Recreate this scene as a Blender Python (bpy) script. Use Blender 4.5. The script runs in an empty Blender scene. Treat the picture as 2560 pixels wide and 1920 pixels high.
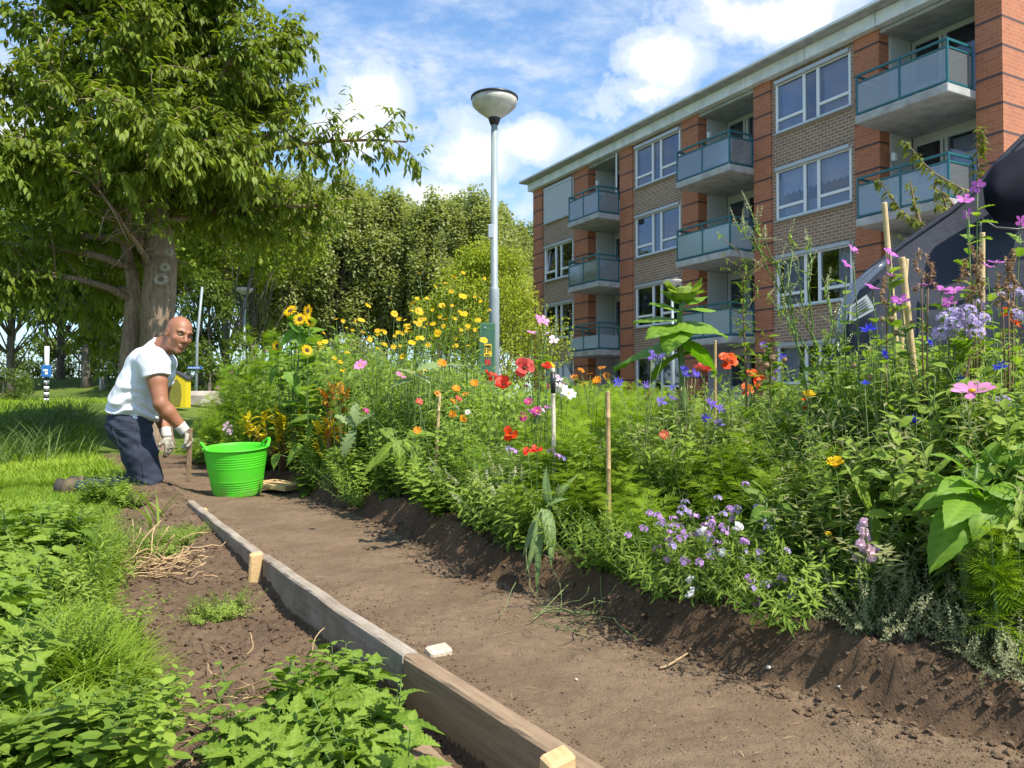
import bpy, math, random
import numpy as np
from mathutils import Vector, Matrix, Euler
rng = np.random.default_rng(11)
random.seed(11)
scene = bpy.context.scene
COL = scene.collection
R = math.radians
# ------------------------------------------------------------------ camera
F_PX, CAM_H, PITCH = 785.0, 0.65, math.atan(18 / 785.0)
cd = bpy.data.cameras.new("camera")
cd.sensor_width = 36.0
cd.lens = 36.0 * F_PX / 1024.0
cd.clip_start, cd.clip_end = 0.05, 3000
cam = bpy.data.objects.new("camera", cd)
cam.location = (0, 0, CAM_H)
cam.rotation_euler = (math.pi / 2 + PITCH, 0, 0)
COL.objects.link(cam)
scene.camera = cam
scene.view_settings.view_transform = 'Standard'
scene.view_settings.look = 'None'
scene.view_settings.gamma = 1
scene.view_settings.exposure = 0.66
scene.cycles.max_bounces = 8
scene.cycles.transparent_max_bounces = 12
scene.cycles.use_denoising = True

def W(x, y, Y):
    """world point seen at (x, y) of the 2212-wide view of the photo, Y metres ahead"""
    rx = (x * .46293 - 512) / F_PX
    ry = (384 - y * .46293) / F_PX
    c, s = math.cos(PITCH), math.sin(PITCH)
    t = Y / (c - ry * s)
    return Vector((rx * t, Y, CAM_H + (s + ry * c) * t))

# ------------------------------------------------------------------ sun and sky
SUN_EL, SUN_AZ = R(54), R(132)            # azimuth clockwise from +Y
sund = Vector((math.sin(SUN_AZ) * math.cos(SUN_EL), math.cos(SUN_AZ) * math.cos(SUN_EL), math.sin(SUN_EL)))
sl = bpy.data.lights.new("sun", 'SUN')
sl.energy = 4.8
sl.angle = R(0.55)
sl.color = (1.0, .95, .86)
so = bpy.data.objects.new("sun", sl)
so.rotation_euler = (-sund).to_track_quat('-Z', 'Y').to_euler()
so.location = (30, -10, 40)
COL.objects.link(so)

world = bpy.data.worlds.new("World")
scene.world = world
world.use_nodes = True
wt = world.node_tree
wt.nodes.clear()

def N(tree, typ, **kw):
    n = tree.nodes.new(typ)
    for k, v in kw.items():
        if k.startswith('i_'):
            n.inputs[int(k[2:])].default_value = v
        else:
            setattr(n, k, v)
    return n

def L(tree, a, b):
    tree.links.new(a, b)

def math_node(t, op, a, b=None, c=None, clamp=False):
    n = t.nodes.new('ShaderNodeMath')
    n.operation = op
    n.use_clamp = clamp
    for i, v in enumerate((a, b, c)):
        if v is None:
            continue
        if isinstance(v, (int, float)):
            n.inputs[i].default_value = v
        else:
            t.links.new(v, n.inputs[i])
    return n.outputs[0]

def ramp(t, fac, stops, interp='LINEAR'):
    n = t.nodes.new('ShaderNodeValToRGB')
    cr = n.color_ramp
    cr.interpolation = interp
    while len(cr.elements) < len(stops):
        cr.elements.new(.5)
    for e, (p, c) in zip(cr.elements, stops):
        e.position = p
        e.color = (c, c, c, 1) if isinstance(c, (int, float)) else (*c, 1)
    t.links.new(fac, n.inputs[0])
    return n.outputs[0]

def mixc(t, fac, a, b, mode='MIX'):
    n = t.nodes.new('ShaderNodeMix')
    n.data_type = 'RGBA'
    n.blend_type = mode
    for sock, v in ((n.inputs[0], fac), (n.inputs[6], a), (n.inputs[7], b)):
        if isinstance(v, (int, float)):
            sock.default_value = v
        elif isinstance(v, tuple):
            sock.default_value = (*v, 1)
        else:
            t.links.new(v, sock)
    return n.outputs[2]

def build_sky():
    t = wt
    out = N(t, 'ShaderNodeOutputWorld')
    bg = N(t, 'ShaderNodeBackground')
    sky = N(t, 'ShaderNodeTexSky')
    sky.sky_type = 'NISHITA'
    sky.sun_disc = False
    sky.sun_elevation = SUN_EL
    sky.sun_rotation = SUN_AZ
    sky.air_density = 1.0
    sky.dust_density = .6
    sky.ozone_density = 1.6
    tc = N(t, 'ShaderNodeTexCoord')
    d = tc.outputs['Generated']
    blobs = [(1440, 145, 70, 42, 1), (1390, 208, 90, 22, .85), (1660, 35, 125, 38, .95), (1540, 5, 80, 22, .7),
             (800, 215, 65, 38, 1), (760, 270, 110, 50, .9), (1005, 325, 95, 55, 1), (1140, 300, 65, 42, 1), (900, 330, 140, 45, .5),
             (960, 415, 85, 38, .9), (850, 380, 100, 36, .5), (1120, 460, 90, 40, .5), (600, 700, 130, 50, .8), (480, 650, 120, 60, .5),
             (1280, 330, 90, 40, .45), (1900, -160, 260, 110, .6), (-150, 300, 300, 120, .8), (2500, 200, 300, 160, .8)]
    wn = N(t, 'ShaderNodeTexNoise', noise_dimensions='3D')
    wn.inputs['Scale'].default_value = 9
    wn.inputs['Detail'].default_value = 6
    wn.inputs['Roughness'].default_value = .62
    L(t, d, wn.inputs['Vector'])
    off = N(t, 'ShaderNodeVectorMath', operation='SUBTRACT')
    L(t, wn.outputs['Color'], off.inputs[0])
    off.inputs[1].default_value = (.5, .5, .5)
    offs = N(t, 'ShaderNodeVectorMath', operation='SCALE')
    offs.inputs['Scale'].default_value = .085
    L(t, off.outputs[0], offs.inputs[0])
    dd = N(t, 'ShaderNodeVectorMath', operation='ADD')
    L(t, d, dd.inputs[0])
    L(t, offs.outputs[0], dd.inputs[1])
    total = None
    for (x, y, rx, ry, amp) in blobs:
        c = (W(x, y, 10) - Vector((0, 0, CAM_H))).normalized()
        k = .46293 / F_PX * 1.25
        m = N(t, 'ShaderNodeVectorMath', operation='SUBTRACT')
        L(t, dd.outputs[0], m.inputs[0])
        m.inputs[1].default_value = c
        m2 = N(t, 'ShaderNodeVectorMath', operation='DIVIDE')
        L(t, m.outputs[0], m2.inputs[0])
        m2.inputs[1].default_value = (rx * k, rx * k, ry * k)
        ln = N(t, 'ShaderNodeVectorMath', operation='LENGTH')
        L(t, m2.outputs[0], ln.inputs[0])
        v = math_node(t, 'MULTIPLY_ADD', ln.outputs['Value'], -.5 * amp, amp, clamp=True)
        total = v if total is None else math_node(t, 'MAXIMUM', total, v)
    # broken thin cloud over the blue
    mp = N(t, 'ShaderNodeMapping')
    mp.inputs['Scale'].default_value = (1, 1, 2.4)
    L(t, d, mp.inputs['Vector'])
    n2 = N(t, 'ShaderNodeTexNoise', noise_dimensions='3D')
    n2.inputs['Scale'].default_value = 8
    n2.inputs['Detail'].default_value = 8
    n2.inputs['Roughness'].default_value = .66
    L(t, mp.outputs[0], n2.inputs['Vector'])
    thin = ramp(t, n2.outputs[0], [(.36, 0.06), (.64, .80)])
    n3 = N(t, 'ShaderNodeTexNoise', noise_dimensions='3D')
    n3.inputs['Scale'].default_value = 26
    n3.inputs['Detail'].default_value = 6
    n3.inputs['Roughness'].default_value = .6
    L(t, mp.outputs[0], n3.inputs['Vector'])
    thin2 = ramp(t, n3.outputs[0], [(.36, .25), (.62, 1.0)])
    thin = math_node(t, 'MULTIPLY', thin, thin2)
    body = math_node(t, 'MULTIPLY_ADD', math_node(t, 'SUBTRACT', wn.outputs[0], .5), 1.1, total)
    dens = ramp(t, body, [(.30, 0.0), (.52, .60), (.78, .97)], 'EASE')
    dens = math_node(t, 'MAXIMUM', dens, thin)
    sep = N(t, 'ShaderNodeSeparateXYZ')
    L(t, d, sep.inputs[0])
    haze = ramp(t, sep.outputs['Z'], [(0.0, .5), (.16, .16), (.45, 0.0)])
    dens = math_node(t, 'MAXIMUM', dens, haze)
    shade = ramp(t, body, [(.35, (4.2, 4.7, 5.6)), (.62, (5.4, 5.7, 6.2)), (.9, (7.2, 7.2, 7.3))])
    tint = mixc(t, 1.0, sky.outputs[0], (.92, 1.18, 1.32), 'MULTIPLY')
    colr = mixc(t, dens, tint, shade)
    L(t, colr, bg.inputs['Color'])
    bg.inputs['Strength'].default_value = .125
    L(t, bg.outputs[0], out.inputs[0])
build_sky()

# ------------------------------------------------------------------ mesh helpers
class MB:
    """collects faces of any size; build() links them as one mesh object"""
    def __init__(self):
        self.v, self.f, self.m, self.c, self.n = [], [], [], [], 0
    def add(self, V, Fs, m=0, c=.5):
        V = np.asarray(V, float).reshape(-1, 3)
        Fs = np.asarray(Fs, int)
        if len(Fs) == 0:
            return self
        self.v.append(V)
        self.f.append(Fs + self.n)
        self.m.append(np.full(len(Fs), m) if np.isscalar(m) else np.asarray(m))
        self.c.append(np.broadcast_to(np.asarray(c, float), (len(V),)))
        self.n += len(V)
        return self
    def mesh(self, name, mats, smooth=False):
        me = bpy.data.meshes.new(name)
        V = np.concatenate(self.v)
        me.vertices.add(len(V))
        me.vertices.foreach_set('co', V.ravel().astype(np.float32))
        loops = np.concatenate([f.ravel() for f in self.f])
        tot = np.concatenate([np.full(len(f), f.shape[1]) for f in self.f])
        start = np.concatenate([[0], np.cumsum(tot)[:-1]])
        me.loops.add(len(loops))
        me.loops.foreach_set('vertex_index', loops.astype(np.int32))
        me.polygons.add(len(tot))
        me.polygons.foreach_set('loop_start', start.astype(np.int32))
        me.polygons.foreach_set('material_index', np.concatenate(self.m).astype(np.int32))
        me.polygons.foreach_set('use_smooth', np.full(len(tot), smooth))
        at = me.attributes.new('var', 'FLOAT', 'POINT')
        at.data.foreach_set('value', np.concatenate(self.c).astype(np.float32))
        me.update(calc_edges=True)
        for mt in (mats if isinstance(mats, (list, tuple)) else [mats]):
            me.materials.append(mt)
        return me
    def build(self, name, mats, parent=None, smooth=False, loc=None):
        o = bpy.data.objects.new(name, self.mesh(name, mats, smooth))
        COL.objects.link(o)
        if parent is not None:
            o.parent = parent
        if loc is not None:
            o.location = loc
        return o
    # ---- shapes
    def box(self, c, s, rot=None, m=0, col=.5, bevel=0):
        x, y, z = (v / 2 for v in s)
        if bevel > 0:
            b = min(bevel, x * .9, y * .9, z * .9)
            P = []
            for sx in (-1, 1):
                for sy in (-1, 1):
                    for sz in (-1, 1):
                        P += [(sx * (x - b), sy * (y - b), sz * z), (sx * (x - b), sy * y, sz * (z - b)), (sx * x, sy * (y - b), sz * (z - b))]
            P = np.array(P)
            idx = lambda sx, sy, sz, k: (((sx > 0) * 2 + (sy > 0)) * 2 + (sz > 0)) * 3 + k
            q, tr = [], []
            for sg in (-1, 1):
                q.append([idx(a, b_, sg, 0) for a, b_ in ((-1, -1), (1, -1), (1, 1), (-1, 1))][::sg])
                q.append([idx(a, sg, b_, 1) for a, b_ in ((-1, -1), (1, -1), (1, 1), (-1, 1))][::-sg])
                q.append([idx(sg, a, b_, 2) for a, b_ in ((-1, -1), (1, -1), (1, 1), (-1, 1))][::sg])
            for s1 in (-1, 1):
                for s2 in (-1, 1):
                    q.append([idx(-1, s1, s2, 0), idx(1, s1, s2, 0), idx(1, s1, s2, 1), idx(-1, s1, s2, 1)][::-s1 * s2])
                    q.append([idx(s1, -1, s2, 0), idx(s1, 1, s2, 0), idx(s1, 1, s2, 2), idx(s1, -1, s2, 2)][::s1 * s2])
                    q.append([idx(s1, s2, -1, 1), idx(s1, s2, 1, 1), idx(s1, s2, 1, 2), idx(s1, s2, -1, 2)][::-s1 * s2])
                    for s3 in (-1, 1):
                        tr.append([idx(s1, s2, s3, k) for k in ((0, 1, 2) if s1 * s2 * s3 < 0 else (0, 2, 1))])
        else:
            P = np.array([(sx * x, sy * y, sz * z) for sx in (-1, 1) for sy in (-1, 1) for sz in (-1, 1)])
            q = [(0, 1, 3, 2), (4, 6, 7, 5), (0, 4, 5, 1), (2, 3, 7, 6), (0, 2, 6, 4), (1, 5, 7, 3)]
            tr = None
        if rot is not None:
            P = P @ np.array(rot).T
        P = P + np.array(c)
        n0 = self.n
        self.add(P, q, m, col)
        if tr:
            self.f.append(np.array(tr) + n0)
            self.m.append(np.full(len(tr), m))
        return self
    def beam(self, p, q, w, h, up=(0, 0, 1), m=0, col=.5, bevel=0):
        p, q = Vector(p), Vector(q)
        d = q - p
        y = d.normalized()
        x = y.cross(Vector(up)).normalized()
        z = x.cross(y)
        Rm = np.array([x, y, z]).T
        return self.box((p + q) / 2, (w, d.length, h), Rm, m, col, bevel)
    def tube(self, pts, rad, k=8, m=0, col=.5, cap=True):
        P = np.array([tuple(p) for p in pts], float)
        n = len(P)
        rad = np.broadcast_to(np.asarray(rad, float), (n,))
        T = np.gradient(P, axis=0)
        T /= np.linalg.norm(T, axis=1)[:, None] + 1e-9
        ref = np.array((0, 0, 1.)) if abs(T[0][2]) < .9 else np.array((1., 0, 0))
        u = np.cross(T[0], ref)
        u /= np.linalg.norm(u)
        V = []
        for i in range(n):
            u = u - T[i] * (u @ T[i])
            u /= np.linalg.norm(u) + 1e-9
            w = np.cross(T[i], u)
            a = np.arange(k) * 2 * math.pi / k
            V.append(P[i] + rad[i] * (np.cos(a)[:, None] * u + np.sin(a)[:, None] * w))
        V = np.concatenate(V)
        i, j = np.meshgrid(np.arange(n - 1), np.arange(k), indexing='ij')
        j2 = (j + 1) % k
        Fq = np.stack([i * k + j, i * k + j2, (i + 1) * k + j2, (i + 1) * k + j], -1).reshape(-1, 4)
        n0 = self.n
        self.add(V, Fq, m, np.repeat(np.broadcast_to(np.asarray(col, float), (n,)), k))
        if cap:
            self.f.append(np.array([np.arange(k)[::-1] + n0])); self.m.append(np.array([m]))
            self.f.append(np.array([np.arange(k) + n0 + (n - 1) * k])); self.m.append(np.array([m]))
        return self
    def lathe(self, prof, k=24, c=(0, 0, 0), m=0, col=.5, ell=1.0):
        P = np.array(prof, float)
        a = np.arange(k) * 2 * math.pi / k
        V = np.stack([P[:, None, 0] * np.cos(a), P[:, None, 0] * np.sin(a) * ell, np.repeat(P[:, 1:2], k, 1)], -1).reshape(-1, 3) + np.array(c)
        n = len(P)
        i, j = np.meshgrid(np.arange(n - 1), np.arange(k), indexing='ij')
        j2 = (j + 1) % k
        Fq = np.stack([i * k + j, i * k + j2, (i + 1) * k + j2, (i + 1) * k + j], -1).reshape(-1, 4)
        return self.add(V, Fq, m, col)
    def scatter(self, T, pos, Rm, sc_, m=0, c=None):
        """copies of the template T = (verts, faces) at pos with rotation Rm and scale sc_"""
        tv, tf = T[0], T[1]
        n = len(pos)
        if n == 0:
            return self
        sc_ = np.broadcast_to(np.asarray(sc_, float), (n,))
        V = np.einsum('nij,kj->nki', Rm, tv) * sc_[:, None, None] + np.asarray(pos)[:, None, :]
        Fs = (tf[None] + (np.arange(n) * len(tv))[:, None, None]).reshape(-1, tf.shape[1])
        if c is None:
            c = rng.random(n)
        cc = np.repeat(np.asarray(c, float), len(tv))
        if len(T) > 2:
            cc = cc + np.tile(T[2], n)
        return self.add(V.reshape(-1, 3), Fs, m, cc)

def unit(a):
    a = np.asarray(a, float)
    return a / (np.linalg.norm(a, axis=-1, keepdims=True) + 1e-9)

def frames(d, up=None):
    """rotations whose y axis is d and whose z axis leans to up"""
    d = unit(d)
    if up is None:
        up = np.broadcast_to(np.array((0, 0, 1.)), d.shape) + rng.normal(0, .05, d.shape)
    x = unit(np.cross(d, up))
    z = np.cross(x, d)
    return np.stack([x, d, z], -1)

def leaf(W_=.4, n=4, fold=.18, droop=.25, shape='lance', teeth=0, stalk=0.0, wave=0):
    """leaf along +y, unit length, three columns of vertices (five when toothed)"""
    t = np.linspace(0, 1, n + 1)
    if shape == 'lance':
        w = np.sin(np.pi * t ** .8) ** .9
    elif shape == 'oval':
        w = np.sqrt(np.clip(np.sin(np.pi * t ** .9), 0, 1))
    elif shape == 'heart':
        w = np.interp(t, [0, .08, .25, .45, .7, .88, 1], [.35, .8, 1, .93, .62, .28, .0])
    elif shape == 'strap':
        w = np.interp(t, [0, .15, .6, 1], [.6, 1, .85, 0])
    elif shape == 'spoon':
        w = np.interp(t, [0, .4, .7, .9, 1], [.2, .45, 1, .8, 0])
    elif shape == 'petal':
        w = np.interp(t, [0, .3, .75, .95, 1], [.35, .75, 1, .8, .5])
    w = np.maximum(w * W_ / 2, .004)
    wl, wr = w.copy(), w.copy()
    if teeth:
        alt = (np.arange(n + 1) % 2) * 2 - 1
        wl = w * (1 + teeth * alt)
        wr = w * (1 + teeth * alt)
    y = stalk + t * (1 - stalk)
    yl = y + (teeth * .06 * ((np.arange(n + 1) % 2))) if teeth else y
    z = -droop * t ** 2
    zz = wave * np.sin(t * 9) * W_ / 2
    V = np.concatenate([np.stack([-wl, yl, z + fold * wl + zz], -1), np.stack([0 * t, y, z], -1), np.stack([wr, yl, z + fold * wr - zz], -1)])
    k = n + 1
    i = np.arange(n)
    Fq = np.concatenate([np.stack([i, i + k, i + k + 1, i + 1], -1), np.stack([i + k, i + 2 * k, i + 2 * k + 1, i + k + 1], -1)])
    return V, Fq

def tag(o, label, cat, group=None, kind=None):
    o['label'] = label
    o['category'] = cat
    if group:
        o['group'] = group
    if kind:
        o['kind'] = kind
    return o

def empty(name, loc=(0, 0, 0), rz=0.0):
    o = bpy.data.objects.new(name, None)
    o.location = loc
    o.rotation_euler = (0, 0, rz)
    o.empty_display_size = .1
    COL.objects.link(o)
    return o

def copy_tree(o, parent=None):
    c = o.copy()
    COL.objects.link(c)
    c.parent = parent
    for ch in o.children:
        copy_tree(ch, c)
    return c

def structure(o, label=None):
    o['kind'] = 'structure'
    return o

# ------------------------------------------------------------------ noise in numpy
_perm = rng.integers(0, 1 << 30, 65536)
def vnoise(x, y, z=0):
    x, y = np.asarray(x, float), np.asarray(y, float)
    x, y = np.broadcast_arrays(x, y)
    z = np.broadcast_to(np.asarray(z, float), x.shape)
    xi, yi, zi = np.floor(x).astype(int), np.floor(y).astype(int), np.floor(z).astype(int)
    fx, fy, fz = x - xi, y - yi, z - zi
    fx, fy, fz = (f * f * (3 - 2 * f) for f in (fx, fy, fz))
    def h(a, b, c):
        return (_perm[(a * 73856093 ^ b * 19349663 ^ c * 83492791) & 65535] & 65535) / 32768. - 1
    def lr(a, b, f):
        return a + (b - a) * f
    r = []
    for dz in (0, 1):
        r.append(lr(lr(h(xi, yi, zi + dz), h(xi + 1, yi, zi + dz), fx), lr(h(xi, yi + 1, zi + dz), h(xi + 1, yi + 1, zi + dz), fx), fy))
    return lr(r[0], r[1], fz)

def fbm(x, y, z=0, o=4, g=.5):
    a, s, t = 1.0, 0.0, 0.0
    for i in range(o):
        s = s + a * vnoise(np.asarray(x) * 2 ** i + 17.3 * i, np.asarray(y) * 2 ** i - 9.1 * i, np.asarray(z) * 2 ** i + 3.7 * i)
        t += a
        a *= g
    return s / t

def sstep(x, a, b):
    t = np.clip((np.asarray(x, float) - a) / (b - a), 0, 1)
    return t * t * (3 - 2 * t)

# ------------------------------------------------------------------ materials
def new_mat(name):
    m = bpy.data.materials.new(name)
    m.use_nodes = True
    t = m.node_tree
    t.nodes.clear()
    out = N(t, 'ShaderNodeOutputMaterial')
    p = N(t, 'ShaderNodeBsdfPrincipled')
    L(t, p.outputs[0], out.inputs[0])
    return m, t, p, out

def attr(t, name='var'):
    a = N(t, 'ShaderNodeAttribute')
    a.attribute_name = name
    return a.outputs['Fac']

def objco(t, scale=(1, 1, 1)):
    tc = N(t, 'ShaderNodeTexCoord')
    mp = N(t, 'ShaderNodeMapping')
    mp.inputs['Scale'].default_value = scale
    L(t, tc.outputs['Object'], mp.inputs['Vector'])
    return mp.outputs[0]

def tnoise(t, vec, scale, detail=4, rough=.55):
    n = N(t, 'ShaderNodeTexNoise')
    n.inputs['Scale'].default_value = scale
    n.inputs['Detail'].default_value = detail
    n.inputs['Roughness'].default_value = rough
    if vec is not None:
        L(t, vec, n.inputs['Vector'])
    return n.outputs[0]

def bump(t, p, h, strength=.3, dist=.01):
    b = N(t, 'ShaderNodeBump')
    b.inputs['Strength'].default_value = strength
    b.inputs['Distance'].default_value = dist
    L(t, h, b.inputs['Height'])
    L(t, b.outputs[0], p.inputs['Normal'])

def plain(name, rgb, rough=.6, metal=0, var=.12, scale=20, spec=.5, bmp=0):
    m, t, p, out = new_mat(name)
    n = tnoise(t, objco(t), scale)
    a = tuple(c * (1 - var) for c in rgb)
    b = tuple(min(1, c * (1 + var)) for c in rgb)
    L(t, mixc(t, ramp(t, n, [(.3, 0.), (.7, 1.)]), a, b), p.inputs['Base Color'])
    p.inputs['Roughness'].default_value = rough
    p.inputs['Metallic'].default_value = metal
    p.inputs['Specular IOR Level'].default_value = spec
    if bmp:
        bump(t, p, n, bmp, .004)
    return m

def leafmat(name, dark, light, trans=.35, rough=.55, tcol=None, spec=.2, vein=False):
    m, t, p, out = new_mat(name)
    if not name.startswith('p_'):     # foliage shifted towards yellow-green, petals left alone
        dark, light = (tuple(c * k for c, k in zip(q, (1.09, 1.05, .90))) for q in (dark, light))
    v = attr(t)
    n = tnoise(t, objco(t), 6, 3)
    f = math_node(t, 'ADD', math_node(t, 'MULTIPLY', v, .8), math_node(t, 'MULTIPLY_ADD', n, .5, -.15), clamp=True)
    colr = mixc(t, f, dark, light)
    L(t, colr, p.inputs['Base Color'])
    p.inputs['Roughness'].default_value = max(.5, rough)
    p.inputs['Specular IOR Level'].default_value = min(spec, .25)
    tr = N(t, 'ShaderNodeBsdfTranslucent')
    tl = tcol or (1.15, 1.25, .55)
    L(t, mixc(t, 1.0, colr, tl, 'MULTIPLY'), tr.inputs[0])
    mx = N(t, 'ShaderNodeMixShader')
    mx.inputs[0].default_value = trans
    L(t, p.outputs[0], mx.inputs[1])
    L(t, tr.outputs[0], mx.inputs[2])
    L(t, mx.outputs[0], out.inputs[0])
    return m
# ------------------------------------------------------------------ ground
BED_Y = [0.9, 1.4656, 1.594, 1.8, 2.07, 2.615, 2.88, 3.31, 4.22, 5.73, 6.6, 8, 12]
BED_X = [1.35, .98, .80, .65, .40, .147, -.12, -.31, -.70, -1.55, -2.3, -3.25, -5.6]
BRD_Y = [0.9, 1.377, 1.99, 4.89, 7]
BRD_X = [.44, .137, -.2535, -1.987, -3.3]
GRS_Y = [0.9, 1.45, 2.19, 3.1, 4.2, 5.9, 8, 20]
GRS_X = [-.40, -.68, -1.08, -1.62, -2.16, -2.9, -4.2, -11]
def bed_x(y): return np.interp(y, BED_Y, BED_X)
def brd_x(y): return np.interp(y, BRD_Y, BRD_X)
def grs_x(y): return np.interp(y, GRS_Y, GRS_X)

def soil_t(x, y):
    """distance into the bed, left of the board, left of the lawn edge"""
    wob = .035 * vnoise(x * 5, y * 5) + .02 * vnoise(x * 13 + 4, y * 13)
    return (x - bed_x(y)) * .86 + wob, (brd_x(y) - x) * .86, (grs_x(y) - x) * .86 + wob * 2

def gz(x, y):
    x, y = np.asarray(x, float), np.asarray(y, float)
    tb, tl, tg = soil_t(x, y)
    near = 1 - sstep(y, 6.0, 8.5)
    bed = sstep(tb, -.015, .085) * (.115 + .03 * vnoise(x * 2.1, y * 2.1))
    trench = sstep(tl, 0.0, .03) * (1 - sstep(y, 2.6, 4.9)) * .125
    undug = .07 * sstep(tl, -.25, .05) * sstep(y, 4.7, 5.7)
    lawn = sstep(tg, -.06, .22)
    loose = np.clip(sstep(tl, -.01, .08) + sstep(tb, -.10, .02) * (1 - .5 * sstep(tb, .2, .5)), 0, 1)
    rough = .026 * fbm(x * 9, y * 9, 0, 5, .62) + .012 * np.abs(fbm(x * 45, y * 45, 4, 3, .6)) + .022 * np.abs(fbm(x * 22 + 5, y * 22, 0, 3, .6)) + .012 * vnoise(x * 60, y * 60) * sstep(loose, .4, 1)
    flat = .010 * fbm(x * 5, y * 5, 3, 3) - .010 * sstep(fbm(x * 6.5, y * 4.5, 21, 2), .28, .5) + .0045 * fbm(x * 40, y * 40, 1, 3, .6) + .006 * fbm(x * 17, y * 17, 2, 3, .6)
    # trodden footprints and loose crumbs on the path
    crumbs = .017 * np.clip(fbm(x * 30, y * 30, 7, 3, .6) - .1, 0, 1) * sstep(fbm(x * 2.2, y * 2.2, 9, 3), -.05, .35)
    ridge_l = .03 * np.exp(-((tl + .02) / .05) ** 2) * 0
    z = bed - trench * (1 - lawn) + undug * (1 - lawn) * near + loose * rough * near + (1 - loose) * (flat + crumbs) * near
    z = z * (1 - lawn) + lawn * (.015 * vnoise(x * .8, y * .8) * sstep(y, .5, 4))
    z = z * near + (1 - near) * 0
    # slope behind the lawn on the left, with trees on top
    z = z + .62 * sstep(y, 7.5, 16.5) * sstep(-(x + 1.2 + .28 * (y - 6)), -.5, 2.5) * sstep(-x, -60, -20)
    z = z + sstep(y + .25 * x, 20, 34) * 1.25 * sstep(-x, 2, 14)
    return z

def build_ground():
    xs = np.concatenate([-np.geomspace(420, 4.2, 46), np.linspace(-4.1, -2.6, 60), np.linspace(-2.58, 1.9, 360), np.linspace(1.93, 4.2, 40), np.geomspace(4.5, 420, 44)])
    ys = np.concatenate([-np.geomspace(80, .4, 14), np.linspace(-.2, .8, 8), np.geomspace(.85, 8.0, 430), np.geomspace(8.2, 420, 80)])
    X, Y = np.meshgrid(xs, ys, indexing='ij')
    Z = gz(X, Y)
    V = np.stack([X, Y, Z], -1).reshape(-1, 3)
    nx, ny = X.shape
    i, j = np.meshgrid(np.arange(nx - 1), np.arange(ny - 1), indexing='ij')
    Fq = np.stack([i * ny + j, (i + 1) * ny + j, (i + 1) * ny + j + 1, i * ny + j + 1], -1).reshape(-1, 4)
    C = V[Fq].mean(1)
    tb, tl, tg = soil_t(C[:, 0], C[:, 1])
    far = (C[:, 1] > 9) | (C[:, 1] < .3) | (tb > 2.6)
    street = (tb > 2.2) & (tb < 26) & (C[:, 1] < 70) & (C[:, 1] > -20)
    reg = np.where(street, 4, np.where(far | ((tg > 0.02) & (C[:, 1] > 2.9)), 0, np.where(tb > -.03, 1, np.where((tl > 0) | (tg > 0), 2, 3))))
    mats = {0: M['lawn'], 1: M['soil_dark'], 2: M['soil_loose'], 3: M['soil_path'], 4: M['street']}
    names = {0: 'lawn_ground', 1: 'flower_bed_soil', 2: 'dug_soil', 3: 'soil_path', 4: 'pavement'}
    for r_ in range(5):
        Fs = Fq[reg == r_]
        u, inv = np.unique(Fs, return_inverse=True)
        structure(MB().add(V[u], inv.reshape(-1, 4)).build(names[r_], mats[r_], smooth=True))

M = {}
def soil_mat(name, a, b, c, sc_=30, bs=.5, rough=.95):
    m, t, p, out = new_mat(name)
    co = objco(t)
    n1 = tnoise(t, co, 3, 5, .6)
    n2 = tnoise(t, co, sc_, 6, .7)
    n3 = tnoise(t, co, sc_ * 6, 3, .7)
    col = mixc(t, ramp(t, n1, [(.40, 0.), (.60, 1.)]), a, b)
    col = mixc(t, ramp(t, n2, [(.45, 0.), (.75, .8)]), col, c)
    # pale bits: dry crumbs, little stones, roots
    vo = N(t, 'ShaderNodeTexVoronoi')
    vo.inputs['Scale'].default_value = 55
    L(t, co, vo.inputs['Vector'])
    spk = math_node(t, 'LESS_THAN', vo.outputs['Distance'], .13)
    wn = N(t, 'ShaderNodeSeparateColor')
    L(t, vo.outputs['Color'], wn.inputs[0])
    spk = math_node(t, 'MULTIPLY', spk, math_node(t, 'GREATER_THAN', wn.outputs[0], .84))
    col = mixc(t, math_node(t, 'MULTIPLY', spk, .7), col, (.34, .28, .2))
    col = mixc(t, math_node(t, 'MULTIPLY', n3, .5), col, tuple(v * .55 for v in a))
    L(t, col, p.inputs['Base Color'])
    p.inputs['Roughness'].default_value = rough
    p.inputs['Specular IOR Level'].default_value = .15
    h = math_node(t, 'ADD', n2, math_node(t, 'MULTIPLY', n3, .5))
    bump(t, p, h, bs, .012)
    return m
M['soil_path'] = soil_mat('path_soil', (.182, .122, .073), (.245, .17, .105), (.148, .098, .06), 26, .9)
M['soil_dark'] = soil_mat('bed_soil', (.105, .066, .038), (.155, .10, .058), (.085, .052, .03), 34, .8)
M['soil_loose'] = soil_mat('loose_soil', (.15, .098, .06), (.215, .145, .09), (.12, .077, .048), 34, .9)
def lawn_mat():
    m, t, p, out = new_mat('lawn')
    co = objco(t)
    n1 = tnoise(t, co, .5, 4)
    n2 = tnoise(t, co, 7, 6, .7)
    col = mixc(t, ramp(t, n1, [(.35, 0.), (.65, 1.)]), (.09, .14, .02), (.15, .19, .035))
    col = mixc(t, ramp(t, n2, [(.4, 0.), (.7, .7)]), col, (.05, .09, .015))
    L(t, col, p.inputs['Base Color'])
    p.inputs['Roughness'].default_value = .9
    p.inputs['Specular IOR Level'].default_value = .1
    bump(t, p, n2, .8, .05)
    return m
M['lawn'] = lawn_mat()
M['street'] = plain('paving', (.25, .24, .225), .9, var=.2, scale=4)
build_ground()
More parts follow.
